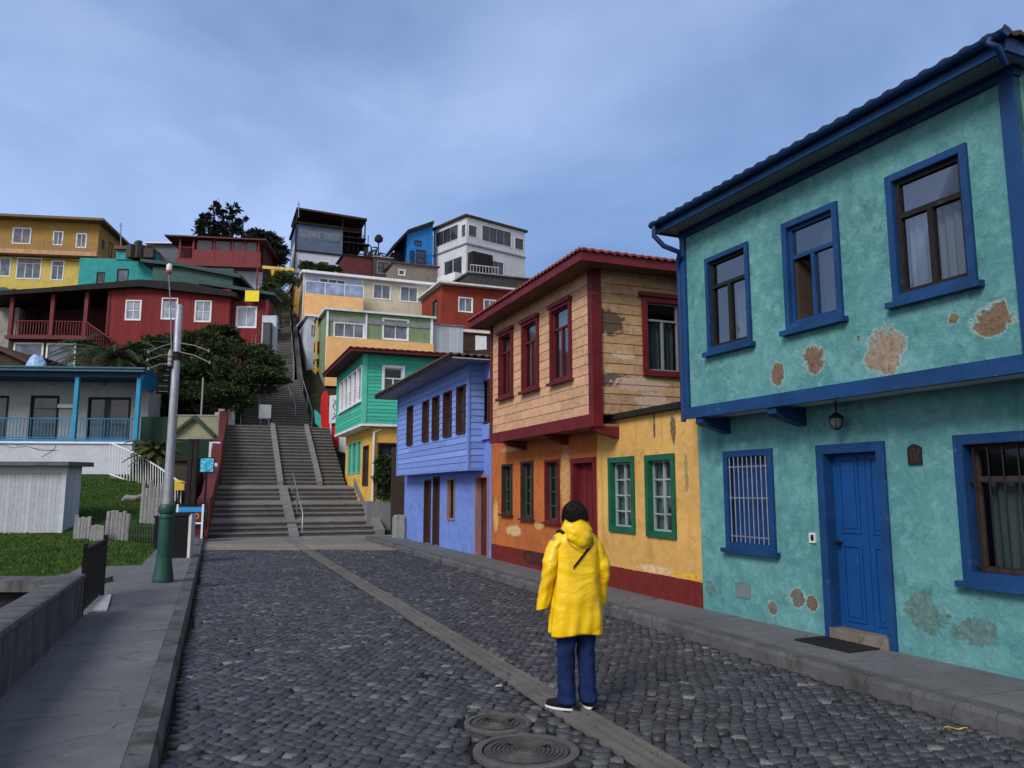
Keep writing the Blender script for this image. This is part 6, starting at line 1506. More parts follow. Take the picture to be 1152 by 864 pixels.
# ================================================================== red and white signs right of the stairs
def stair_signs():
    D = 42.0
    W = Wall(V((pd(352, 470, D).x, D, 0)), V((pd(352, 470, D).x, D, 0)) + rot_dir(15)); R = lambda x, y, n=0.0: W.P(*W.px(x, y), n)
    gz = W.px(365, 490)[1]
    m = MB(W); pts = [(353.5, 461), (357, 463), (363, 470), (368.5, 477), (367, 483.5), (361, 482), (354.5, 476)]; m.prism([R(x, y, .1) for x, y in pts], -W.n * .9)
    tag(m.build('teal_hull', paint((.04, .42, .36), .5, .2, 'teal_hull_paint')), 'curved teal boat shaped planter at the right edge of the stairs', 'planter')
    o = thing('red_figure_sign', 'bright red curvy cut out sign standing at the right of the stairs', 'sign', R(366, 480))
    m = MB(W); pts = [(361, 477), (360.5, 458), (361.5, 446), (364, 441), (367.5, 440), (369.5, 446), (369, 456), (371, 470), (372, 503), (367, 500), (363, 488)]; m.prism([R(x, y, .25) for x, y in pts], -W.n * .15); m.build('panel', RED_B, o)
    m = MB(W); m.beam(R(366, 500, .15), R(366, 520, .15) , .1); m.build('post', RED, o)
    o = thing('white_menu_sign', 'upright white sign with dark scribbles beside the red cut out sign', 'sign', R(376, 478))
    m = MB(W); pts = [(370.5, 446), (380, 445), (380.5, 476), (370, 477)]; m.prism([R(x, y, .35) for x, y in pts], -W.n * .08); b = m.build('panel', WHITE, o)
    m = MB(W)
    for (x, y, x1, y1) in ((374, 450, 377, 452), (377, 452, 374, 458), (374, 458, 377, 463), (375, 465, 378, 470), (373, 472, 377, 468)): m.beam(R(x, y, .355), R(x1, y1, .355), .07, .02)
    m.build('scribbles', paint((.03, .08, .12), .6, .2, 'scribble_ink'), b)
    m = MB(W); m.beam(R(372, 476, .3), R(372, 510, .3), .08); m.build('post', OFFW, o)
    m = MB(W); pts = [(370, 481), (379.5, 479), (380, 505), (371, 503)]; m.prism([R(x, y, .3) for x, y in pts], -W.n * .5); tag(m.build('red_cabinet', RED_B), 'bright red cabinet under the white scribbled sign', 'cabinet')
    m = MB(W); pts = [(381, 488), (389, 490), (389, 510), (381, 508)]; m.prism([R(x, y, .3) for x, y in pts], -W.n * .4); tag(m.build('white_cabinet', OFFW), 'small pale cabinet against the mint house, right of the red cabinet', 'cabinet')
    # notice on the landing of the middle flight
    p = SR(dB - .6, -.35, zB); o = thing('notice_stand', 'white notice board on a stand at the top of the second flight', 'sign', p)
    m = MB(); m.box(p + V((0, 0, .45)), .62, .05, .75, .3); m.build('panel', WHITE, o); m = MB(); m.beam(p + V((-.22, 0, -.05)), p + V((-.22, .02, .5)), .05); m.beam(p + V((.22, 0, -.05)), p + V((.22, .02, .5)), .05); m.build('leg', GREY, o)
    for (off, hh, lab, wd) in ((-WL + .45, .95, 'pair of small white crates left of the second flight, the larger one', .5), (-WL + 1.0, 1.3, 'narrow white crate standing upright at the top left of the second flight', .36)):
        p = SR(dB - .7, off, zB - .1); m = MB(); m.box(p, wd, .35, hh * .8, .2); m.box(p + V((.05, .0, hh * .8)), wd * .6, .3, .2, .5); tag(m.build('crate', OFFW), lab, 'crate')
    p = SR(dC + 1.2, -.4, zC); o = thing('litter_bin', 'black barrel shaped bin halfway up the long stairs', 'bin', p); m = MB(); m.lathe(p, [(.40, 0), (.48, .3), (.48, .9), (.40, 1.15)], 14); m.build('barrel', BLACK, o); m = MB(); m.lathe(p + V((0, 0, 1.15)), [(.43, 0), (.43, .06), (.1, .1)], 14); m.build('lid', DARK, o)
stair_signs()
m = MB(); c = pd(300, 395, 53); m.box(V((c.x + .15, c.y, c.z - 2)), 1.0, .4, 4.5); tag(m.build('white_wall', TW), 'small white wall piece at the right foot of the dark red house', 'wall')
m = MB(); c = pd(300, 380, 52.4); m.box(V((c.x + .05, c.y, c.z - 1.5)), .5, .5, 2.45); m.box(V((c.x + .05, c.y, c.z + .95)), .56, .56, .08); tag(m.build('wheeled_bin', paint((.05, .055, .06), .6, .2, 'bin_grey')), 'dark grey bin in front of the small white wall', 'bin')
# laundry-like yellow cloth and antennas on the skyline
def cloth(name, label, pts, D, mat):
    m = MB(); a, b, c, d = [pd(x, y, D) for x, y in pts]; rows = []
    for j in range(7): rows.append([(a.lerp(b, i / 12)).lerp(d.lerp(c, i / 12), j / 6) + V((0, .12 * math.sin(i * 1.3 + j * .3), .03 * math.sin(i))) for i in range(13)])
    m.grid(rows); r2 = [[p + V((0, .02, 0)) for p in r] for r in rows]; m.grid(r2); tag(m.build(name, mat, smooth=True), label, 'cloth')
cloth('awning_cloth', 'ochre cloth hanging beside the top flight of the stairs', [(304, 302), (318, 302), (317, 316), (306, 319)], 63, paint((.60, .34, .07), .8, .2, 'ochre_cloth'))
m = MB(); a, b = pd(296, 301, 63.2), pd(331, 304, 63.2); m.beam(a, b, .35, .25); tag(m.build('awning', paint((.62, .44, .09), .7, .2, 'awning_yellow')), 'narrow yellow awning above the top flight of the stairs', 'awning')
for (x, y0, y1, D, lab) in ((118.0, 288, 0, 0, ''),):
    pass
for (x, yt, yb, D, lab) in ((136, 251, 290, 72, 'thin aerial pole behind the yellow house'), (336, 227, 245, 73, 'thin aerial on the roof deck of the narrow blue house')):
    m = MB(); m.tube([pd(x, yb, D), pd(x, yt, D)], .05, 6); m.beam(pd(x - 2, yt + 3, D), pd(x + 2, yt + 3, D), .05); tag(m.build('aerial', GREY), lab, 'aerial')
m = MB(); p = pd(425.5, 300, 71); q = pd(426, 270, 71); m.tube([p, q], .06, 6); m.lathe(q - V((0, 0, .3)), [(.1, 0), (.4, .2), (.42, .5), (.2, .8)], 8); tag(m.build('chimney_cowl', DARK), 'round chimney cowl on a thin pipe over the brown shed', 'chimney')
m = MB(); c = pd(155, 289, 67)
for k in range(9): m.box(pd(146 + k * 2.6, 290, 67) + V((0, random.random(), 0)), random.uniform(.3, .9), .8, random.uniform(.3, 1.6), random.random())
tag(m.build('junk_pile', paint((.06, .05, .045), .8, .4, 'junk')), 'heap of dark roof clutter left of the slate shed', 'junk')
m = MB()
for k in range(12): 
    p = pd(410 + k * 1.6, 286 - 8 * math.sin(k * .9) ** 2, 71); m.beam(pd(409 + k * 1.5, 290, 71), p, .12); m.beam(p, p + V((random.uniform(-.6, .6), 0, random.uniform(-.4, .3))), .1)
tag(m.build('roof_frame', DARK), 'tangle of dark roof framing between the deck house and the maroon shed', 'frame')

# ================================================================== street details
def manhole(x, y, R, label, rings):
    c = pg(x, y, 0); o = thing('manhole_cover', label, 'manhole cover', c); IR = paint((.075, .073, .072), .6, .5, 'cast_iron', 3, .4, .2)
    m = MB(); k = 40
    def ring(r0, r1, z0, z1):
        rows = [[V((c.x + r * math.cos(a_), c.y + r * math.sin(a_), z)) for a_ in [2 * math.pi * j / k for j in range(k)]] for r, z in ((r0, z0), (r0, z1 - .003), (r0 + (r1 - r0) * .3, z1), (r0 + (r1 - r0) * .7, z1), (r1, z1 - .005), (r1, z0))]; m.grid(rows, close=True)
    ring(R * .82, R * .98, -.03, .008); m.build('collar', concrete('collar_concrete', (.11, .108, .105), 3, .8), o)
    m = MB(); m.lathe((c.x, c.y, -.03), [(R * .78, 0), (R * .78, .028), (R * .05, .030)], 32)
    for i in range(rings):
        r = R * (.15 + .58 * i / rings); ring(r, r + R * .045, -.0, .009)
    m.build('cover', IR, o)
    m = MB()
    for a_ in (.4, 2.5): m.box(V((c.x + R * .4 * math.cos(a_), c.y + R * .4 * math.sin(a_), .0)), .05, .02, .013, a_)
    m.build('lifting_slot', BLACK, o)
manhole(560, 813, .255, 'smaller round manhole cover in the cobbles left of the person', 4)
manhole(592, 844, .36, 'larger round manhole cover with rings, nearest the bottom of the photo', 7)
c = pg(478, 760, 0); o = thing('drain_grate', 'small dark drain grate in the cobbles left of the stone strip', 'drain', c)
m = MB(); m.box(c - V((0, 0, .03)), .20, .15, .015, .2); m.build('well', BLACK, o); m = MB()
for k in range(5): m.box(c + V((-.075 + k * .037, 0, -.02)), .012, .15, .018, .2)
m.build('bars', DARK, o)
# fallen leaf and litter
m = MB(); c = pg(1075, 821, .012); rows = []
for s_ in (-1, 0, 1): rows.append([c + V((-.09 + .02 * k, s_ * .018 * math.sin(math.pi * k / 9) + .012 * math.sin(k), .004 + .008 * abs(s_) + .006 * math.sin(k * .8))) for k in range(10)])
m.grid(rows); tag(m.build('fallen_leaf', paint((.55, .36, .06), .7, .2, 'leaf_yellow')), 'curled yellow leaf on the cobbles at the right kerb', 'leaf')
LIT = paint((.40, .40, .36), .7, .3, 'paper'); LF = paint((.20, .17, .08), .8, .4, 'dry_leaf')
for (x, y, lab, mt) in ((561, 772, 'scrap of pale paper on the cobbles beside the stone strip', LIT), (204, 720, 'dry leaf scrap at the left kerb, higher of two', LF), (202, 768, 'dry leaf scrap at the left kerb, lower of two', LF)):
    m = MB(); c = pg(x, y, .012); m.hexa([c + V((-.03, -.02, 0)), c + V((.03, -.015, .004)), c + V((.025, .02, .01)), c + V((-.02, .02, .003)), c + V((-.03, -.02, .003)), c + V((.03, -.015, .008)), c + V((.025, .02, .014)), c + V((-.02, .02, .006))]); tag(m.build('litter', mt), lab, 'litter')
m = MB()      # chalk like scratches on the pavement, bottom right: worn cement smears
# grass tufts along the kerbs
def tufts():
    vs_, fs_ = [], []
    def blade(p, hh):
        a_ = random.random() * 6.28; dx, dy = math.cos(a_) * .004, math.sin(a_) * .004; lx, ly = random.uniform(-.5, .5) * hh, random.uniform(-.5, .5) * hh; b = len(vs_)
        vs_.extend([(p.x - dx, p.y - dy, p.z), (p.x + dx, p.y + dy, p.z), (p.x + lx, p.y + ly, p.z + hh)]); fs_.append((b, b + 1, b + 2))
    for side, (a, b) in enumerate(((KL1, KL0), (KR1, KR0))):
        L_ = (b - a).length; d = (b - a).normalized(); k = 0.0
        while k < min(L_, 14):
            k += random.uniform(.02, .12 if side == 0 else .5)
            if noise.noise(V((k * 1.1, side * 9, 0))) < (.05 if side == 0 else .15): continue
            c = a + d * k; c.x += random.uniform(.0, .06) * (1 if side == 0 else -1); c.z = -.015
            for _ in range(14): blade(c + V((random.gauss(0, .018), random.gauss(0, .02), 0)), random.uniform(.01, .045))
    me = bpy.data.meshes.new('weeds'); me.from_pydata(vs_, [], fs_); me.materials.append(paint((.055, .075, .025), .8, .4, 'weed'))
    o = bpy.data.objects.new('weeds', me); S.collection.objects.link(o); tag(o, 'weeds and moss growing along the kerb gutters', 'weeds', kind='stuff')
tufts()

# ================================================================== lawn and grass
def lawn():
    xs = np.arange(-34, -6, .5); ys = [PITY + .0] + list(np.arange(PITY + .5, 36, .5))
    def edge(y):
        k = line_pt(KL0, KL1, y).x
        off = 2.32 if y < 16.9 else 1.22
        return k - off
    m = MB(); rows = []
    for y in ys: rows.append([V((min(x, edge(y)), y, HZ(min(x, edge(y)), y) + .03 + .05 * noise.noise(V((x * .5, y * .5, 0))) * (1 if y > 15 else 0))) for x in xs])
    m.grid(rows); t = NT('lawn_soil'); co = t.ob(); a = t.noise(co, 1.2, 6, .7); f = t.noise(co, 16, 5, .7)
    c = t.mix(t.ramp(a, (.35, 0), (.65, 1)), (.022, .05, .010), (.045, .085, .015)); c = t.mix(t.ramp(f, (.35, .8), (.55, 0)), c, (.012, .022, .006))
    struct(m.build('lawn', t.done(c, .95, t.bump(f, 1, .05), .1), origin=(0, 0, 0), smooth=True))
    n = 150000; X = rng.uniform(-19.5, -5, n); Y = PITY + (34.5 - PITY) * rng.random(n) ** 1.15
    vs_ = np.zeros((n, 3, 3)); keep = np.ones(n, bool)
    Z = np.zeros(n)
    for i in range(n):
        x, y = X[i], Y[i]
        if x > edge(y) - .0 or x < -.68 * y - 1: keep[i] = False; continue
        Z[i] = HZ(x, y) + .02 + .05 * noise.noise(V((x * .5, y * .5, 0)))
    X, Y, Z = X[keep], Y[keep], Z[keep]; n = len(X); a_ = rng.random(n) * 6.28; hh = rng.uniform(.03, .085, n) * (1 + .5 * np.sin(X * 2.1) * np.sin(Y * 1.7)); wd = rng.uniform(.005, .010, n) * (1 + Y / 25)
    lx, ly = rng.normal(0, .5, n) * hh, rng.normal(0, .5, n) * hh; vv = np.zeros((n, 3, 3))
    vv[:, 0] = np.c_[X - np.cos(a_) * wd, Y - np.sin(a_) * wd, Z]; vv[:, 1] = np.c_[X + np.cos(a_) * wd, Y + np.sin(a_) * wd, Z]; vv[:, 2] = np.c_[X + lx, Y + ly, Z + hh]
    me = bpy.data.meshes.new('grass'); me.vertices.add(n * 3); me.vertices.foreach_set('co', vv.reshape(-1)); me.loops.add(n * 3); me.loops.foreach_set('vertex_index', np.arange(n * 3)); me.polygons.add(n); me.polygons.foreach_set('loop_start', np.arange(0, n * 3, 3)); me.polygons.foreach_set('loop_total', np.full(n, 3)); me.update(calc_edges=True)
    t = NT('grass_blade'); r = t.n('ShaderNodeNewGeometry').outputs['Random Per Island']; co = t.ob(); a = t.noise(co, 1.1, 5, .65)
    c = t.ramp(r, (0, (.030, .075, .010)), (.6, (.060, .125, .018)), (.92, (.10, .16, .028)), (1, (.19, .19, .07))); c = t.mix(t.ramp(a, (.4, .0), (.65, .6)), c, (.028, .060, .010))
    me.materials.append(t.done(c, .75, None, .2)); o = bpy.data.objects.new('grass', me); S.collection.objects.link(o); tag(o, 'short green grass of the lawn on the left', 'grass', kind='stuff')
lawn()

# ================================================================== trees
def leafmat(name, a, b, c2):
    t = NT(name); r = t.n('ShaderNodeNewGeometry').outputs['Random Per Island']; co = t.ob(); n_ = t.noise(co, .9, 4, .6)
    c = t.ramp(r, (0, a), (.6, b), (1, c2)); c = t.mix(t.ramp(n_, (.4, 0), (.62, .55)), c, b)
    t.b.inputs['Subsurface Weight'].default_value = 0
    return t.done(c, .65, None, .25)
def leaves_mesh(name, C, N, size, mat, parent, off, elong=2.2, droop=.0):
    n = len(C); r1 = rng.normal(size=(n, 3)); r1 /= np.linalg.norm(r1, axis=1)[:, None]; N = N / (np.linalg.norm(N, axis=1)[:, None] + 1e-9)
    d = N + r1 * .7; d[:, 2] -= droop; d /= np.linalg.norm(d, axis=1)[:, None]
    r2 = rng.normal(size=(n, 3)); sdir_ = np.cross(d, r2); sdir_ /= np.linalg.norm(sdir_, axis=1)[:, None]
    s = size * rng.uniform(.6, 1.4, n)[:, None]; w_ = s / elong / 2
    vv = np.stack([C, C + d * s * .5 + sdir_ * w_, C + d * s, C + d * s * .5 - sdir_ * w_], 1) - np.array(off)[None, None]
    me = bpy.data.meshes.new(name); me.vertices.add(n * 4); me.vertices.foreach_set('co', vv.reshape(-1)); me.loops.add(n * 4); me.loops.foreach_set('vertex_index', np.arange(n * 4)); me.polygons.add(n); me.polygons.foreach_set('loop_start', np.arange(0, n * 4, 4)); me.polygons.foreach_set('loop_total', np.full(n, 4)); me.update(calc_edges=True)
    me.materials.append(mat); o = bpy.data.objects.new(name, me); S.collection.objects.link(o); o.parent = parent; OFF[o.name] = V(off); return o
def tree(name, label, base, clumps, trunk_r, mat, nleaf, size, droop=0, cat='tree', elong=2.2, group=None):
    """clumps: (centre, radius x, y, z); limbs run from the trunk to each clump"""
    o = thing(name, label, cat, base, group); m = MB(); top = sum([V(c[0]) for c in clumps], V((0, 0, 0))) / len(clumps); b = V(base)
    fork = b.lerp(top, .45); m.tube([b - V((0, 0, .3)), b.lerp(fork, .5) + V((.1, 0, 0)), fork], [trunk_r * 1.2, trunk_r, trunk_r * .8], 8)
    for c in clumps:
        cc = V(c[0]); mid = fork.lerp(cc, .5) + V((random.uniform(-.2, .2), random.uniform(-.2, .2), -.15)); m.tube([fork - V((0, 0, .2)), mid, cc], [trunk_r * .5, trunk_r * .3, trunk_r * .1], 6)
    m.build('trunk', paint((.035, .028, .022), .9, .4, 'bark', 2), o, smooth=True)
    Cs, Ns = [], []; vol = sum(c[1] * c[2] * c[3] for c in clumps) ** 1
    for c in clumps:
        # sub-clumps on the shell give the crown an uneven outline
        k = 26; 
        for _ in range(k):
            d = rng.normal(size=3); d /= np.linalg.norm(d); d[2] = abs(d[2]) * .9 if rng.random() < .7 else d[2]
            rr = rng.uniform(.55, 1.08); cc = np.array(c[0]) + d * rr * np.array(c[1:4]); nn = int(nleaf / len(clumps) / k)
            sr = rng.uniform(.16, .34) * min(c[1:4]) ; p = rng.normal(size=(nn, 3)) * sr * np.array([1.25, 1.1, .55]); Cs.append(cc + p); Ns.append(p * .6 + d * sr)
    leaves_mesh('crown', np.concatenate(Cs), np.concatenate(Ns), size, mat, o, base, elong, droop); return o
LG = leafmat('leaf_dark_olive', (.012, .022, .008), (.030, .048, .014), (.075, .095, .028)); LM_ = leafmat('leaf_mid', (.014, .030, .010), (.035, .060, .018), (.07, .10, .035)); LB = leafmat('leaf_black_green', (.004, .007, .005), (.008, .014, .009), (.018, .028, .016))
def cl(x, y, D, rx, rz, ry=None):
    k = D / 873; return (tuple(pd(x, y, D)), rx * k, (ry or rx * .9) * k, rz * k)
def gb(x, D):
    p = pd(x, 500, D); return V((p.x, D, HZ(p.x, D) - .2))
tree('cedar_tree', 'broad dark spreading tree overhanging the left edge of the stairs', gb(272, 42), [cl(232, 392, 43, 32, 16), cl(268, 400, 42, 34, 16), cl(296, 415, 41.5, 22, 13), cl(240, 420, 42, 34, 18), cl(275, 427, 41, 34, 16), cl(301, 428, 41, 17, 11), cl(240, 448, 41, 38, 18), cl(262, 455, 41, 22, 11), cl(215, 430, 43, 26, 20), cl(250, 378, 44, 22, 9)], .28, LG, 62000, .17, droop=.15)
tree('shade_tree', 'dark bushy tree behind the street pole, left half of the dense greenery', gb(190, 44), [cl(190, 392, 45, 28, 13), cl(175, 415, 44, 26, 16), cl(205, 425, 44, 26, 18), cl(185, 450, 43, 28, 16), cl(215, 455, 43, 24, 14), cl(160, 400, 46, 20, 12), cl(195, 470, 42.5, 26, 12)], .25, LG, 34000, .17, droop=.1)
# undergrowth that closes the bank behind
tree('hedge_bush', 'dark undergrowth below the spreading tree, above the beige sign panel', gb(215, 40), [cl(180, 492, 40, 26, 14), cl(212, 505, 39.5, 24, 18), cl(232, 520, 39, 14, 18), cl(190, 515, 39, 24, 14), cl(160, 505, 40, 16, 14)], .1, LM_, 22000, .15, cat='bush')
tree('hedge_bush', 'dark bush filling the slope left of the top flight of the stairs', gb(318, 62), [cl(318, 318, 62, 14, 14), cl(310, 340, 61, 14, 14), cl(306, 330, 63, 10, 20), cl(300, 372, 57, 8, 12)], .1, LG, 9000, .2, cat='bush')
tree('hedge_bush', 'small green plants along the foot of the white and slate house', V((pd(352, 303, 71).x, 71, pd(352, 306, 71).z - .5)), [cl(345, 300, 71, 9, 5), cl(362, 303, 71, 10, 4), cl(374, 304, 71, 8, 3)], .05, LM_, 4000, .25, cat='bush')
tree('potted_shrub', 'dark climbing shrub by the doorway of the mint house', MH.S2.P(.35, 1.28, .3), [(tuple(MH.S2.P(.35, 2.0, .3)), .4, .25, .6), (tuple(MH.S2.P(.45, 2.7, .2)), .3, .2, .5), (tuple(MH.S2.P(.6, 1.6, .25)), .35, .2, .3)], .02, LM_, 5000, .10, cat='shrub')
# skyline tree, dark and drooping with bare gaps
def araucaria():
    base = gb(252, 80); base.z = HZ(base.x, 80) - .3; o = thing('conifer_tree', 'black silhouetted conifer on the skyline behind the red balcony house', 'tree', base)
    m = MB(); Cs, Ns = [], []
    tops = [(240, 226, .95), (262, 231, .95), (251, 238, .9), (228, 244, .8), (274, 246, .9), (285, 262, .9), (303, 270, .7), (246, 250, 1.0), (262, 255, 1.0)]
    for (x, y, s_) in tops:
        tp = pd(x, y, 80); rt = V((base.x + (tp.x - base.x) * .6, 80 + random.uniform(-.5, .5), base.z + 3)); m.tube([base, rt, tp], [.4, .28, .05], 8)
        n = 30
        for k in range(n):
            f = (k + .5) / n; p = rt.lerp(tp, f); L_ = (2.2 * (1 - f) ** .6 + .55) * s_ * random.uniform(.6, 1.15); a_ = random.random() * 6.28
            d = V((math.cos(a_), math.sin(a_) * .8, 0)); pts = [p, p + d * L_ * .5 + V((0, 0, .16 * L_)), p + d * L_ + V((0, 0, .05 * L_))]
            m.tube(pts, [.05, .035, .015], 5)
            for q in range(44):
                t_ = random.uniform(.12, 1.0); c = pts[0].lerp(pts[1], min(1, t_ * 2)) if t_ < .5 else pts[1].lerp(pts[2], t_ * 2 - 1)
                Cs.append([c.x + random.gauss(0, .10), c.y + random.gauss(0, .10), c.z + random.gauss(0, .08)]); Ns.append([d.x, d.y, random.uniform(-.7, .5)])
    m.build('trunk', paint((.015, .012, .010), .9, .3, 'dark_bark'), o); leaves_mesh('crown', np.array(Cs), np.array(Ns), .42, LB, o, base, 2.4)
araucaria()
tree('skyline_bush', 'dark bush to the right of the skyline conifer', gb(308, 74), [cl(300, 272, 74, 14, 9), cl(312, 284, 73, 10, 10), cl(290, 266, 76, 10, 6), cl(309, 292, 70, 10, 9)], .15, LB, 9000, .28, cat='bush')
def palm(name, label, c, R, n, rise, mat, lf=.5, sway=0.0):
    o = thing(name, label, 'palm', V((c.x, c.y, HZ(c.x, c.y) - .2)))
    b = OFF[o.name]; m = MB(); m.tube([b, b.lerp(c, .5), c], [.24, .2, .22], 10); m.build('trunk', paint((.05, .04, .03), .9, .4, 'palm_bark', 3), o)
    Cs = []; m = MB(); vv, ff = [], []
    for k in range(n):
        a_ = 2.399 * k; el = rise * (1 - k / n * 1.1); d = V((math.cos(a_), math.sin(a_), 0)); L_ = R * random.uniform(.8, 1.1)
        pts = [c + d * (L_ * t_) + V((0, 0, L_ * (el * t_ - (.55 + .3 * el) * t_ * t_))) for t_ in [i / 8 for i in range(9)]]
        m.tube(pts, [.03] * 5 + [.02] * 4, 4, caps=False); sd_ = V((-d.y, d.x, 0))
        for i in range(1, 34):
            t_ = i / 34 * 8; j = min(7, int(t_)); p = pts[j].lerp(pts[j + 1], t_ - j); tan = (pts[j + 1] - pts[j]).normalized(); ll = lf * R * .42 * math.sin(math.pi * min(1, .15 + i / 40))
            for s_ in (-1, 1):
                q = p + (sd_ * s_ * .8 + tan * .7 + V((0, 0, -.12 - random.random() * .35))).normalized() * ll; wv = tan * .035; b0 = len(vv); vv += [p - wv, p + wv, q]; ff.append((b0, b0 + 1, b0 + 2))
    mm = MB()
    for a, b_, c_ in ff: mm.face([vv[a], vv[b_], vv[c_]])
    fr = mm.build('fronds', mat, o); m.build('frond_stems', mat, o)
PM = leafmat('palm_green', (.018, .030, .010), (.040, .058, .018), (.085, .10, .035))
palm('palm_tree', 'large feathery palm above the right end of the veranda roof', pd(132, 406, 40), 3.6, 46, 1.0, PM)
palm('palm_tree', 'second feathery palm close behind the street pole, left of the dark tree', pd(160, 412, 41.5), 2.6, 34, 1.1, PM)
palm('palm_tree', 'small pale fronded palm between the veranda and the beige sign panel', pd(176, 510, 33.5), 1.25, 36, 1.4, leafmat('small_palm_green', (.04, .05, .014), (.08, .095, .028), (.14, .15, .05)), .6)
# loose scrub over the whole bank, so nothing stands on bare earth
def scrub():
    Cs, Ns = [], []
    for _ in range(1500):
        y = rng.uniform(37, 100); x = rng.uniform(-.75 * y - 4, .15 * y + 6)
        z = HZ(x, y)
        # keep clear of the stairs
        d = (V((x, y, 0)) - C0).dot(ROAD); e = (V((x, y, 0)) - C0).dot(EAST)
        if d > 0 and -WL - 1.0 < e < WR + .8 and d < dC + 2: continue
        ed = (V((x, y, 0)) - TOP0).dot(TE)
        if abs(ed) < 3 and y > 50: continue
        r = rng.uniform(.2, .6); n = 32; p = rng.normal(size=(n, 3)) * r * .5; p[:, 2] = abs(p[:, 2]) * .8; Cs.append(np.array([x, y, z - .05]) + p); Ns.append(p + [0, 0, .2])
    o = thing('tmp_scrub', 'x', 'x', (0, 0, 0)); s_ = leaves_mesh('undergrowth', np.concatenate(Cs), np.concatenate(Ns), .28, LM_, o, (0, 0, 0)); s_.parent = None; bpy.data.objects.remove(o); tag(s_, 'dark green scrub covering the hillside between the houses', 'undergrowth', kind='stuff')
scrub()

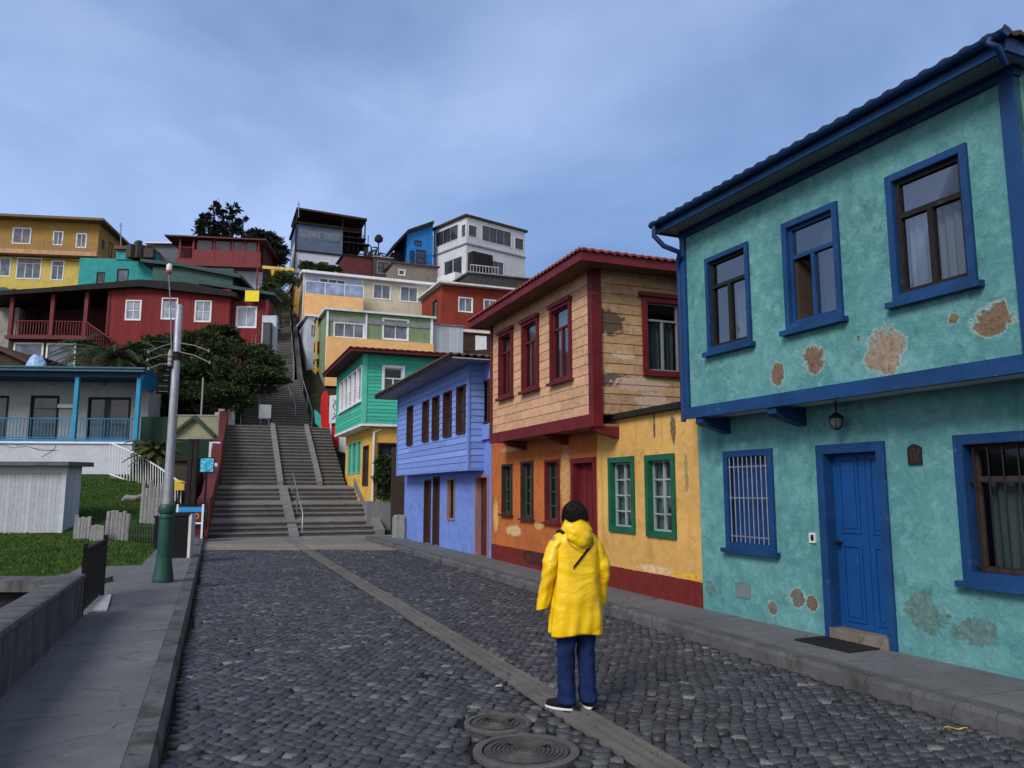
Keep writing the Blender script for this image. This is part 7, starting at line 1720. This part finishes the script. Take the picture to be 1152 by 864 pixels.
# ================================================================== person in a yellow raincoat, seen from behind
def person():
    base = pg(649, 796, .008); yaw = math.radians(17); co_, si_ = math.cos(yaw), math.sin(yaw)
    T = lambda x, y, z: V((base.x + x * co_ - y * si_, base.y + x * si_ + y * co_, base.z + z))     # local +y = the way the person faces
    root = thing('person', 'person in a long yellow raincoat and blue trousers standing in the street, seen from behind', 'person', base)
    skin = paint((.42, .24, .16), .55, .1, 'skin', 3)
    # body: one skinned surface
    J = {'pelvis': (0, 0, .86, .125), 'waist': (0, 0, 1.02, .115), 'chest': (0, 0, 1.22, .125), 'neckb': (0, -.005, 1.35, .06), 'neck': (0, .005, 1.41, .048), 'head': (0, .02, 1.50, .075), 'crown': (0, .015, 1.545, .07),
         'hl': (-.085, 0, .80, .085), 'kl': (-.092, .01, .45, .055), 'al': (-.095, -.01, .10, .038), 'tl': (-.105, .10, .035, .03), 'hr': (.085, 0, .80, .085), 'kr': (.090, .01, .45, .055), 'ar': (.092, -.01, .10, .038), 'tr': (.105, .10, .035, .03),
         'sl': (-.165, 0, 1.31, .055), 'el': (-.235, -.02, 1.06, .04), 'wl': (-.255, .03, .90, .026), 'ml': (-.262, .035, .85, .028), 'sr': (.165, 0, 1.31, .055), 'er': (.225, -.02, 1.06, .04), 'wr': (.220, .045, .90, .026), 'mr': (.220, .05, .85, .028)}
    E = [('pelvis', 'waist'), ('waist', 'chest'), ('chest', 'neckb'), ('neckb', 'neck'), ('neck', 'head'), ('head', 'crown'), ('pelvis', 'hl'), ('hl', 'kl'), ('kl', 'al'), ('al', 'tl'), ('pelvis', 'hr'), ('hr', 'kr'), ('kr', 'ar'), ('ar', 'tr'), ('chest', 'sl'), ('sl', 'el'), ('el', 'wl'), ('wl', 'ml'), ('chest', 'sr'), ('sr', 'er'), ('er', 'wr'), ('wr', 'mr')]
    for s_, sx in (('l', -1), ('r', 1)):
        mx_, my_, mz_, _ = J['m' + s_]
        for i, (dy, L_) in enumerate(((.028, .068), (.010, .078), (-.008, .072), (-.024, .058))):
            a = 'f%d%s' % (i, s_); J[a + 'a'] = (mx_ + sx * .004, my_ + dy, mz_ - .035, .0095); J[a + 'b'] = (mx_ - sx * .002, my_ + dy * 1.1 + .004, mz_ - .035 - L_ * .5, .0085); J[a + 'c'] = (mx_ - sx * .014, my_ + dy * 1.1 + .010, mz_ - .035 - L_, .0065)
            E += [('m' + s_, a + 'a'), (a + 'a', a + 'b'), (a + 'b', a + 'c')]
        J['t' + s_ + 'a'] = (mx_ - sx * .008, my_ + .035, mz_ + .008, .011); J['t' + s_ + 'b'] = (mx_ - sx * .016, my_ + .052, mz_ - .028, .009); E += [('w' + s_, 't' + s_ + 'a'), ('t' + s_ + 'a', 't' + s_ + 'b')]
    ks = list(J); me = bpy.data.meshes.new('body'); me.from_pydata([tuple(T(*J[k][:3]) - base) for k in ks], [(ks.index(a), ks.index(b)) for a, b in E], [])
    ob_ = bpy.data.objects.new('body', me); S.collection.objects.link(ob_); ob_.modifiers.new('s', 'SKIN')
    for i, k in enumerate(ks): me.skin_vertices[0].data[i].radius = (J[k][3], J[k][3]); me.skin_vertices[0].data[i].use_root = (i == 0)
    sb = ob_.modifiers.new('d', 'SUBSURF'); sb.levels = 2; sb.render_levels = 2
    dg = bpy.context.evaluated_depsgraph_get(); m2 = bpy.data.meshes.new_from_object(ob_.evaluated_get(dg)); bpy.data.objects.remove(ob_)
    # face: nose and chin pulled from the head surface
    f = V((-si_, co_, 0)); hc = T(0, .02, 1.50) - base
    for v in m2.vertices:
        d = v.co - hc
        if v.co.z > 1.43:
            fw = d.dot(f); rt_ = d.dot(V((co_, si_, 0))); v.co.z = 1.43 + (v.co.z - 1.43) * 1.02
            if fw > .03 and abs(rt_) < .022 and -.03 < d.z < .02: v.co += f * .016
            if fw > .02 and d.z < -.035: v.co += f * .012
            if abs(rt_) > .06 and abs(fw) < .025 and abs(d.z + .01) < .03: v.co += V((co_, si_, 0)) * (.012 if rt_ > 0 else -.012)
    m2.name = 'body'; m2.materials.clear(); m2.materials.append(skin); m2.polygons.foreach_set('use_smooth', [True] * len(m2.polygons))
    body = bpy.data.objects.new('body', m2); S.collection.objects.link(body); body.parent = root; OFF[body.name] = base
    # glasses temple and eyes
    # coat
    CO = NT('raincoat_yellow'); c_ = CO.ob(); n1_ = CO.noise(c_, 5, 4, .55, .5); n2_ = CO.noise(c_, 14, 4, .6, .8, sc=(1, 1, .6)); n3 = CO.noise(c_, 90, 2, .5)
    colr = CO.mix(CO.ramp(n1_, (.35, 0), (.65, 1)), (.76, .44, .003), (.86, .565, .006)); n4 = CO.n('ShaderNodeTexNoise', Vector=CO.n('ShaderNodeMapping', Vector=c_, Rotation=(.5, .7, .4), Scale=(1, 1, 1.9)).outputs[0], Scale=2.6, Detail=3.0, Roughness=.45, Distortion=1.1).outputs[0]; h_ = CO.math('ADD', CO.math('MULTIPLY', n4, 1.0), CO.math('MULTIPLY', n2_, .12)); nb = CO.bump(h_, .45, .05); nb = CO.bump(n3, .08, .003, nb)
    YC = CO.done(colr, .36, nb, .5)
    prof = [(.565, .218, .150), (.60, .219, .152), (.70, .214, .150), (.82, .206, .146), (.94, .199, .140), (1.04, .193, .135), (1.14, .192, .134), (1.22, .197, .132), (1.29, .195, .122), (1.335, .172, .105), (1.365, .13, .088), (1.39, .095, .078), (1.42, .082, .075)]
    def coat_r(z):
        for (z0, a0, b0), (z1, a1, b1) in zip(prof, prof[1:]):
            if z <= z1: k = (z - z0) / (z1 - z0); return a0 + (a1 - a0) * k, b0 + (b1 - b0) * k
        return prof[-1][1:]
    def coat_p(th, z, ex=0.0):
        a, b = coat_r(z); low = max(0, min(1, (1.15 - z) / .6))
        f1 = .010 * low * math.sin(th * 7 + z * 3 + 1.5 * math.sin(z * 5)) + .006 * low * math.sin(th * 13 - z * 9) + .016 * noise.noise(V((math.cos(th) * 2.2, math.sin(th) * 2.2, z * 3.2))) + .004 * noise.noise(V((math.cos(th) * 5, math.sin(th) * 5, z * 9)))
        if z > 1.3: f1 *= .3
        k = 1 + (f1 + ex) / .18; c, s_ = math.cos(th), math.sin(th); p = 2.4
        rr = (abs(c) ** p + abs(s_) ** p) ** (-1 / p)
        return T(a * c * rr * k + .0, b * s_ * rr * k, z + (.012 * math.sin(th * 3) if z < .58 else 0))
    m = MB(); n = 96; zs = list(np.linspace(.565, 1.42, 70)); rows = [[coat_p(2 * math.pi * j / n, z) for j in range(n)] for z in zs]
    rows = [[coat_p(2 * math.pi * j / n, .575, -.014) for j in range(n)]] + rows
    rows = [[coat_p(2 * math.pi * j / n, .80, -.02) for j in range(n)]] + rows
    m.grid(rows, close=True); coat = m.build('raincoat', YC, root, smooth=True)
    # sleeves
    for sx, sh, el, wr in ((-1, (-.150, 0, 1.300), (-.232, -.022, 1.06), (-.272, .03, .770)), (1, (.150, 0, 1.300), (.228, -.022, 1.06), (.222, .05, .775))):
        m = MB(); P_ = []; 
        ctrl = [V(sh) + V((-sx * .03, 0, .015)), V(sh), V(sh).lerp(V(el), .5) + V((sx * .012, 0, 0)), V(el), V(el).lerp(V(wr), .5), V(wr)]; rad = [.060, .076, .070, .062, .057, .052]
        rows = []; K = 44
        for i in range(K + 1):
            t_ = i / K * 5; j = min(4, int(t_)); u = t_ - j; p0 = ctrl[max(0, j - 1)]; p1 = ctrl[j]; p2 = ctrl[j + 1]; p3 = ctrl[min(5, j + 2)]
            p = .5 * ((2 * p1) + (p2 - p0) * u + (2 * p0 - 5 * p1 + 4 * p2 - p3) * u * u + (3 * p1 - p0 - 3 * p2 + p3) * u ** 3); r = rad[j] + (rad[j + 1] - rad[j]) * u; row = []
            for q in range(28):
                a_ = 2 * math.pi * q / 28; w_ = .004 * math.sin(i * .85 + math.cos(a_) * 2.5) * math.exp(-((i - 27) / 9) ** 2) + .010 * noise.noise(V((math.cos(a_) * 1.5, sx * 3, i * .16))) + .006 * noise.noise(V((math.cos(a_) * 3, math.sin(a_) * 3, i * .4)))
                row.append(T(p.x + (r + w_) * math.cos(a_), p.y + (r + w_) * 1.05 * math.sin(a_), p.z - (.02 * math.cos(a_) * sx if i > 3 else 0)))
            rows.append(row)
        cen = V(wr); rows.append([T(cen.x + .046 * math.cos(2 * math.pi * q / 28), cen.y + .046 * math.sin(2 * math.pi * q / 28), .772) for q in range(28)]); rows.append([T(cen.x + .044 * math.cos(2 * math.pi * q / 28), cen.y + .044 * math.sin(2 * math.pi * q / 28), .84) for q in range(28)])
        m.grid(rows, close=True); m.build('sleeve', YC, coat, smooth=True)
    # hood lying on the back, collar
    m = MB(); rows = []
    for i in range(25):
        ph = -math.pi / 2 + math.pi * i / 24; row = []
        for j in range(40):
            a_ = 2 * math.pi * j / 40; r = math.cos(ph); x = .108 * r * math.cos(a_); y = .062 * r * math.sin(a_); z = .098 * math.sin(ph)
            x *= 1 + .25 * (z / .098) ; w_ = 1 + .10 * noise.noise(V((x * 16, y * 16, z * 16))) + .05 * math.sin(z * 85 + x * 30)
            yy = -.105 + y * w_ + .35 * (z) * .3; row.append(T(x * w_, yy, 1.335 + z * w_))
        rows.append(row)
    m.grid(rows, close=True); m.build('hood', YC, coat, smooth=True)
    m = MB(); rows = []
    for (rx, ry, z, yo) in ((.135, .105, 1.335, -.02), (.128, .102, 1.38, -.022), (.112, .095, 1.415, -.02), (.100, .085, 1.432, -.015), (.088, .075, 1.428, -.012), (.078, .066, 1.39, -.008)):
        rows.append([T(rx * math.cos(a_) * (1 + .05 * math.sin(a_ * 5)), ry * math.sin(a_) + yo, z + (.022 * -math.sin(a_) * 0 + .012 * math.sin(a_ * 4 + 1)) + (.02 if math.sin(a_) < 0 else -.01) * (z > 1.36)) for a_ in [2 * math.pi * k / 40 for k in range(40)]])
    m.grid(rows, close=True); m.build('collar', YC, coat, smooth=True)
    m = MB(); rows = []
    for (rx, ry, z) in ((.082, .070, 1.40), (.080, .070, 1.445), (.070, .062, 1.45)): rows.append([T(rx * math.cos(a_), ry * math.sin(a_) - .008, z + .012 * math.sin(a_ * 3)) for a_ in [2 * math.pi * k / 28 for k in range(28)]])
    m.grid(rows, close=True); m.build('scarf', paint((.45, .47, .46), .9, .2, 'scarf_grey'), root, smooth=True)
    # hood edge seam, shoulder strap, hem seam
    m = MB(); th0, th1 = math.radians(-68), math.radians(-118); pr = []
    for k in range(26):
        t_ = k / 25; th = math.radians(-58 + (-52) * t_); z = 1.275 - .20 * t_; pr.append((th, z))
    rows = []
    for th, z in pr: rows.append([coat_p(th, z + dz, ex) for dz, ex in ((.0, -.004), (.0, .010), (.026, .010), (.026, -.004))])
    m.grid(rows, close=True); m.build('bag_strap', BLACK, root, smooth=False)
    m = MB(); m.tube([T(-.125, -.07, 1.355), T(-.135, -.03, 1.372), T(-.14, .03, 1.365)], .014, 6); m.build('shoulder_tab', BLACK, coat)
    m = MB(); m.tube([T(.108 * math.cos(a_) * 1.0, -.105 - .062 * abs(math.sin(a_)) * .7 - .004, 1.32 - .088 * math.sin(a_)) for a_ in [math.pi * k / 16 for k in range(17)]], .0035, 5); m.build('hood_seam', paint((.25, .17, .01), .6, .1, 'seam'), coat)
    # trousers
    tm = NT('denim_blue'); c2_ = tm.ob(); a2 = tm.noise(c2_, 6, 5, .6, .3, sc=(1, 1, .5)); b2_ = tm.noise(c2_, 20, 4, .6, .6); DN = tm.done(tm.mix(tm.ramp(a2, (.35, 0), (.65, 1)), (.005, .012, .055), (.010, .024, .105)), .85, tm.bump(tm.math('ADD', a2, b2_), .6, .03), .2)
    m = MB()
    for sx in (-1, 1):
        rows = []
        for i in range(40):
            t_ = i / 39; z = .80 - t_ * .755; cx = sx * (.080 + .010 * t_); r = .098 - .026 * min(1, t_ * 1.5) + (.006 * max(0, t_ - .7) / .3); cy = -.0 + .015 * math.sin(t_ * 3.1) - .018 * t_; row = []
            for q in range(28):
                a_ = 2 * math.pi * q / 28; w_ = .006 * math.sin(i * .9 + math.sin(a_) * 2 + sx) * math.exp(-((i - 36) / 5) ** 2) + .006 * math.sin(i * .8 + math.cos(a_) * 3) * math.exp(-((i - 17) / 5) ** 2) + .006 * noise.noise(V((math.cos(a_) * 2, math.sin(a_) * 2 + sx * 5, i * .15)))
                row.append(T(cx + (r * .92 + w_) * math.cos(a_), cy + (r * 1.08 + w_) * math.sin(a_), z))
            rows.append(row)
        rows.append([T(sx * .090 + .05 * math.cos(2 * math.pi * q / 28), -.02 + .05 * math.sin(2 * math.pi * q / 28), .06) for q in range(28)])
        m.grid(rows, close=True)
    m.build('trousers', DN, root, smooth=True)
    # shoes: left one turned out
    for sx, ang, x0, y0 in ((-1, math.radians(42), -.100, -.03), (1, math.radians(-8), .088, -.03)):
        def sh(x, y, z): c, s_ = math.cos(ang), math.sin(ang); return T(x0 + x * c - y * s_, y0 + x * s_ + y * c, z)
        m = MB(); rows = []
        for (w_, l0, l1, z) in ((.042, -.055, .182, .0), (.044, -.058, .188, .008), (.043, -.056, .185, .018)):
            rows.append([sh(w_ * math.sin(a_) * (1 + .12 * math.cos(a_)), (l0 + l1) / 2 + (l1 - l0) / 2 * math.cos(a_), z) for a_ in [2 * math.pi * k / 28 for k in range(28)]])
        m.grid(rows, close=True); m.face(rows[0]); m.face(rows[-1]); so_ = m.build('sole', WHITE, root, smooth=False)
        m = MB(); rows = []
        for (w_, l0, l1, z) in ((.042, -.055, .182, .018), (.043, -.056, .178, .040), (.040, -.055, .165, .060), (.036, -.052, .10, .075), (.034, -.050, .06, .090), (.034, -.05, .05, .105)):
            rows.append([sh(w_ * math.sin(a_), (l0 + l1) / 2 + (l1 - l0) / 2 * math.cos(a_), z) for a_ in [2 * math.pi * k / 28 for k in range(28)]])
        m.grid(rows, close=True); m.face(rows[-1]); m.build('shoe', BLACK, root, smooth=True)
    # hair
    t = NT('black_hair'); c3 = t.ob(); hn = t.noise(c3, 30, 5, .7, .2, sc=(3, 3, .4)); HB = t.done(t.mix(t.ramp(hn, (.3, 0), (.7, 1)), (.006, .005, .005), (.020, .016, .014)), .65, t.bump(hn, .9, .02), .18)
    m = MB(); rows = []; K = 36
    for i in range(K + 1):
        ph = -math.pi * .30 + (math.pi * .90) * i / K; row = []
        for j in range(64):
            a_ = 2 * math.pi * j / 64; r = math.cos(ph); front = max(0, math.sin(a_))
            lift = front * .75 if ph < .25 else 0
            w_ = 1 + .07 * noise.noise(V((math.cos(a_) * 2.5, math.sin(a_) * 2.5, ph * 2.2))) + .045 * noise.noise(V((math.cos(a_) * 8, math.sin(a_) * 8, ph * 2)))
            x = (.100 + .012 * max(0, -math.sin(ph))) * r * math.cos(a_) * w_; y = (.108 * r * math.sin(a_) * (1 - .35 * lift)) * w_; z = (.108 if ph > 0 else .100) * math.sin(ph) * w_
            row.append(T(x, y + .008 - .02 * lift, 1.500 + z))
        rows.append(row)
    m.grid(rows, close=True); m.face(rows[-1]); m.face(rows[0]); m.build('hair', HB, root, smooth=True)
    vv = []; m = MB()
    for _ in range(1800):
        a_ = random.uniform(math.pi * .9, math.pi * 2.1); ph = random.uniform(-.9, 1.4); r = math.cos(ph) * 1.0; p = T(.100 * r * math.cos(a_), .110 * r * math.sin(a_) + .008, 1.500 + .115 * math.sin(ph)); q = p + (T(math.cos(a_) * .012, math.sin(a_) * .012, 0) - T(0, 0, 0)) + V((random.gauss(0, .008), random.gauss(0, .008), -random.uniform(.03, .075)))
        s_ = V((random.gauss(0, 1), random.gauss(0, 1), 0)).normalized() * .0016; m.face([p - s_, p + s_, q])
    m.build('hair_strands', HB, root)
    m = MB(); m.tube([T(-.078, .03, 1.512), T(-.080, .09, 1.512), T(-.06, .118, 1.51)], .003, 5); m.tube([T(.078, .03, 1.512), T(.080, .09, 1.512), T(.06, .118, 1.51)], .003, 5)
    for s_ in (-1, 1): m.tube([T(s_ * .035 + .024 * math.cos(a_), .112, 1.508 + .02 * math.sin(a_)) for a_ in [2 * math.pi * k / 14 for k in range(15)]], .002, 5)
    m.build('glasses', BLACK, root)
    m = MB()
    for s_ in (-1, 1): m.lathe(T(s_ * .030, .088, 1.500), [(.004, 0), (.010, .004), (.012, .010), (.010, .016), (.004, .020)], 8)
    m.build('eyes', WHITE, root)
person()

# ------------------------------------------------------------------ groups for repeats of a kind
GR = {'handrail': 'handrails along the long stairs', 'palm_tree': 'palms on the left bank', 'stump_fence': 'weathered stake fences round the lawn', 'picket_fence': 'low dark picket fences on the left', 'hedge_bush': 'bushes on the hillside',
      'manhole_cover': 'manhole covers in the cobbles', 'crate': 'white crates by the second flight', 'litter': 'scraps of litter on the street', 'aerial': 'aerials on the skyline', 'litter_bin': 'black bins', 'retaining_wall': 'low retaining walls'}
for o in list(S.collection.objects):
    k = o.name.split('.')[0]
    if o.parent is None and 'category' in o and k in GR: o['group'] = GR[k]
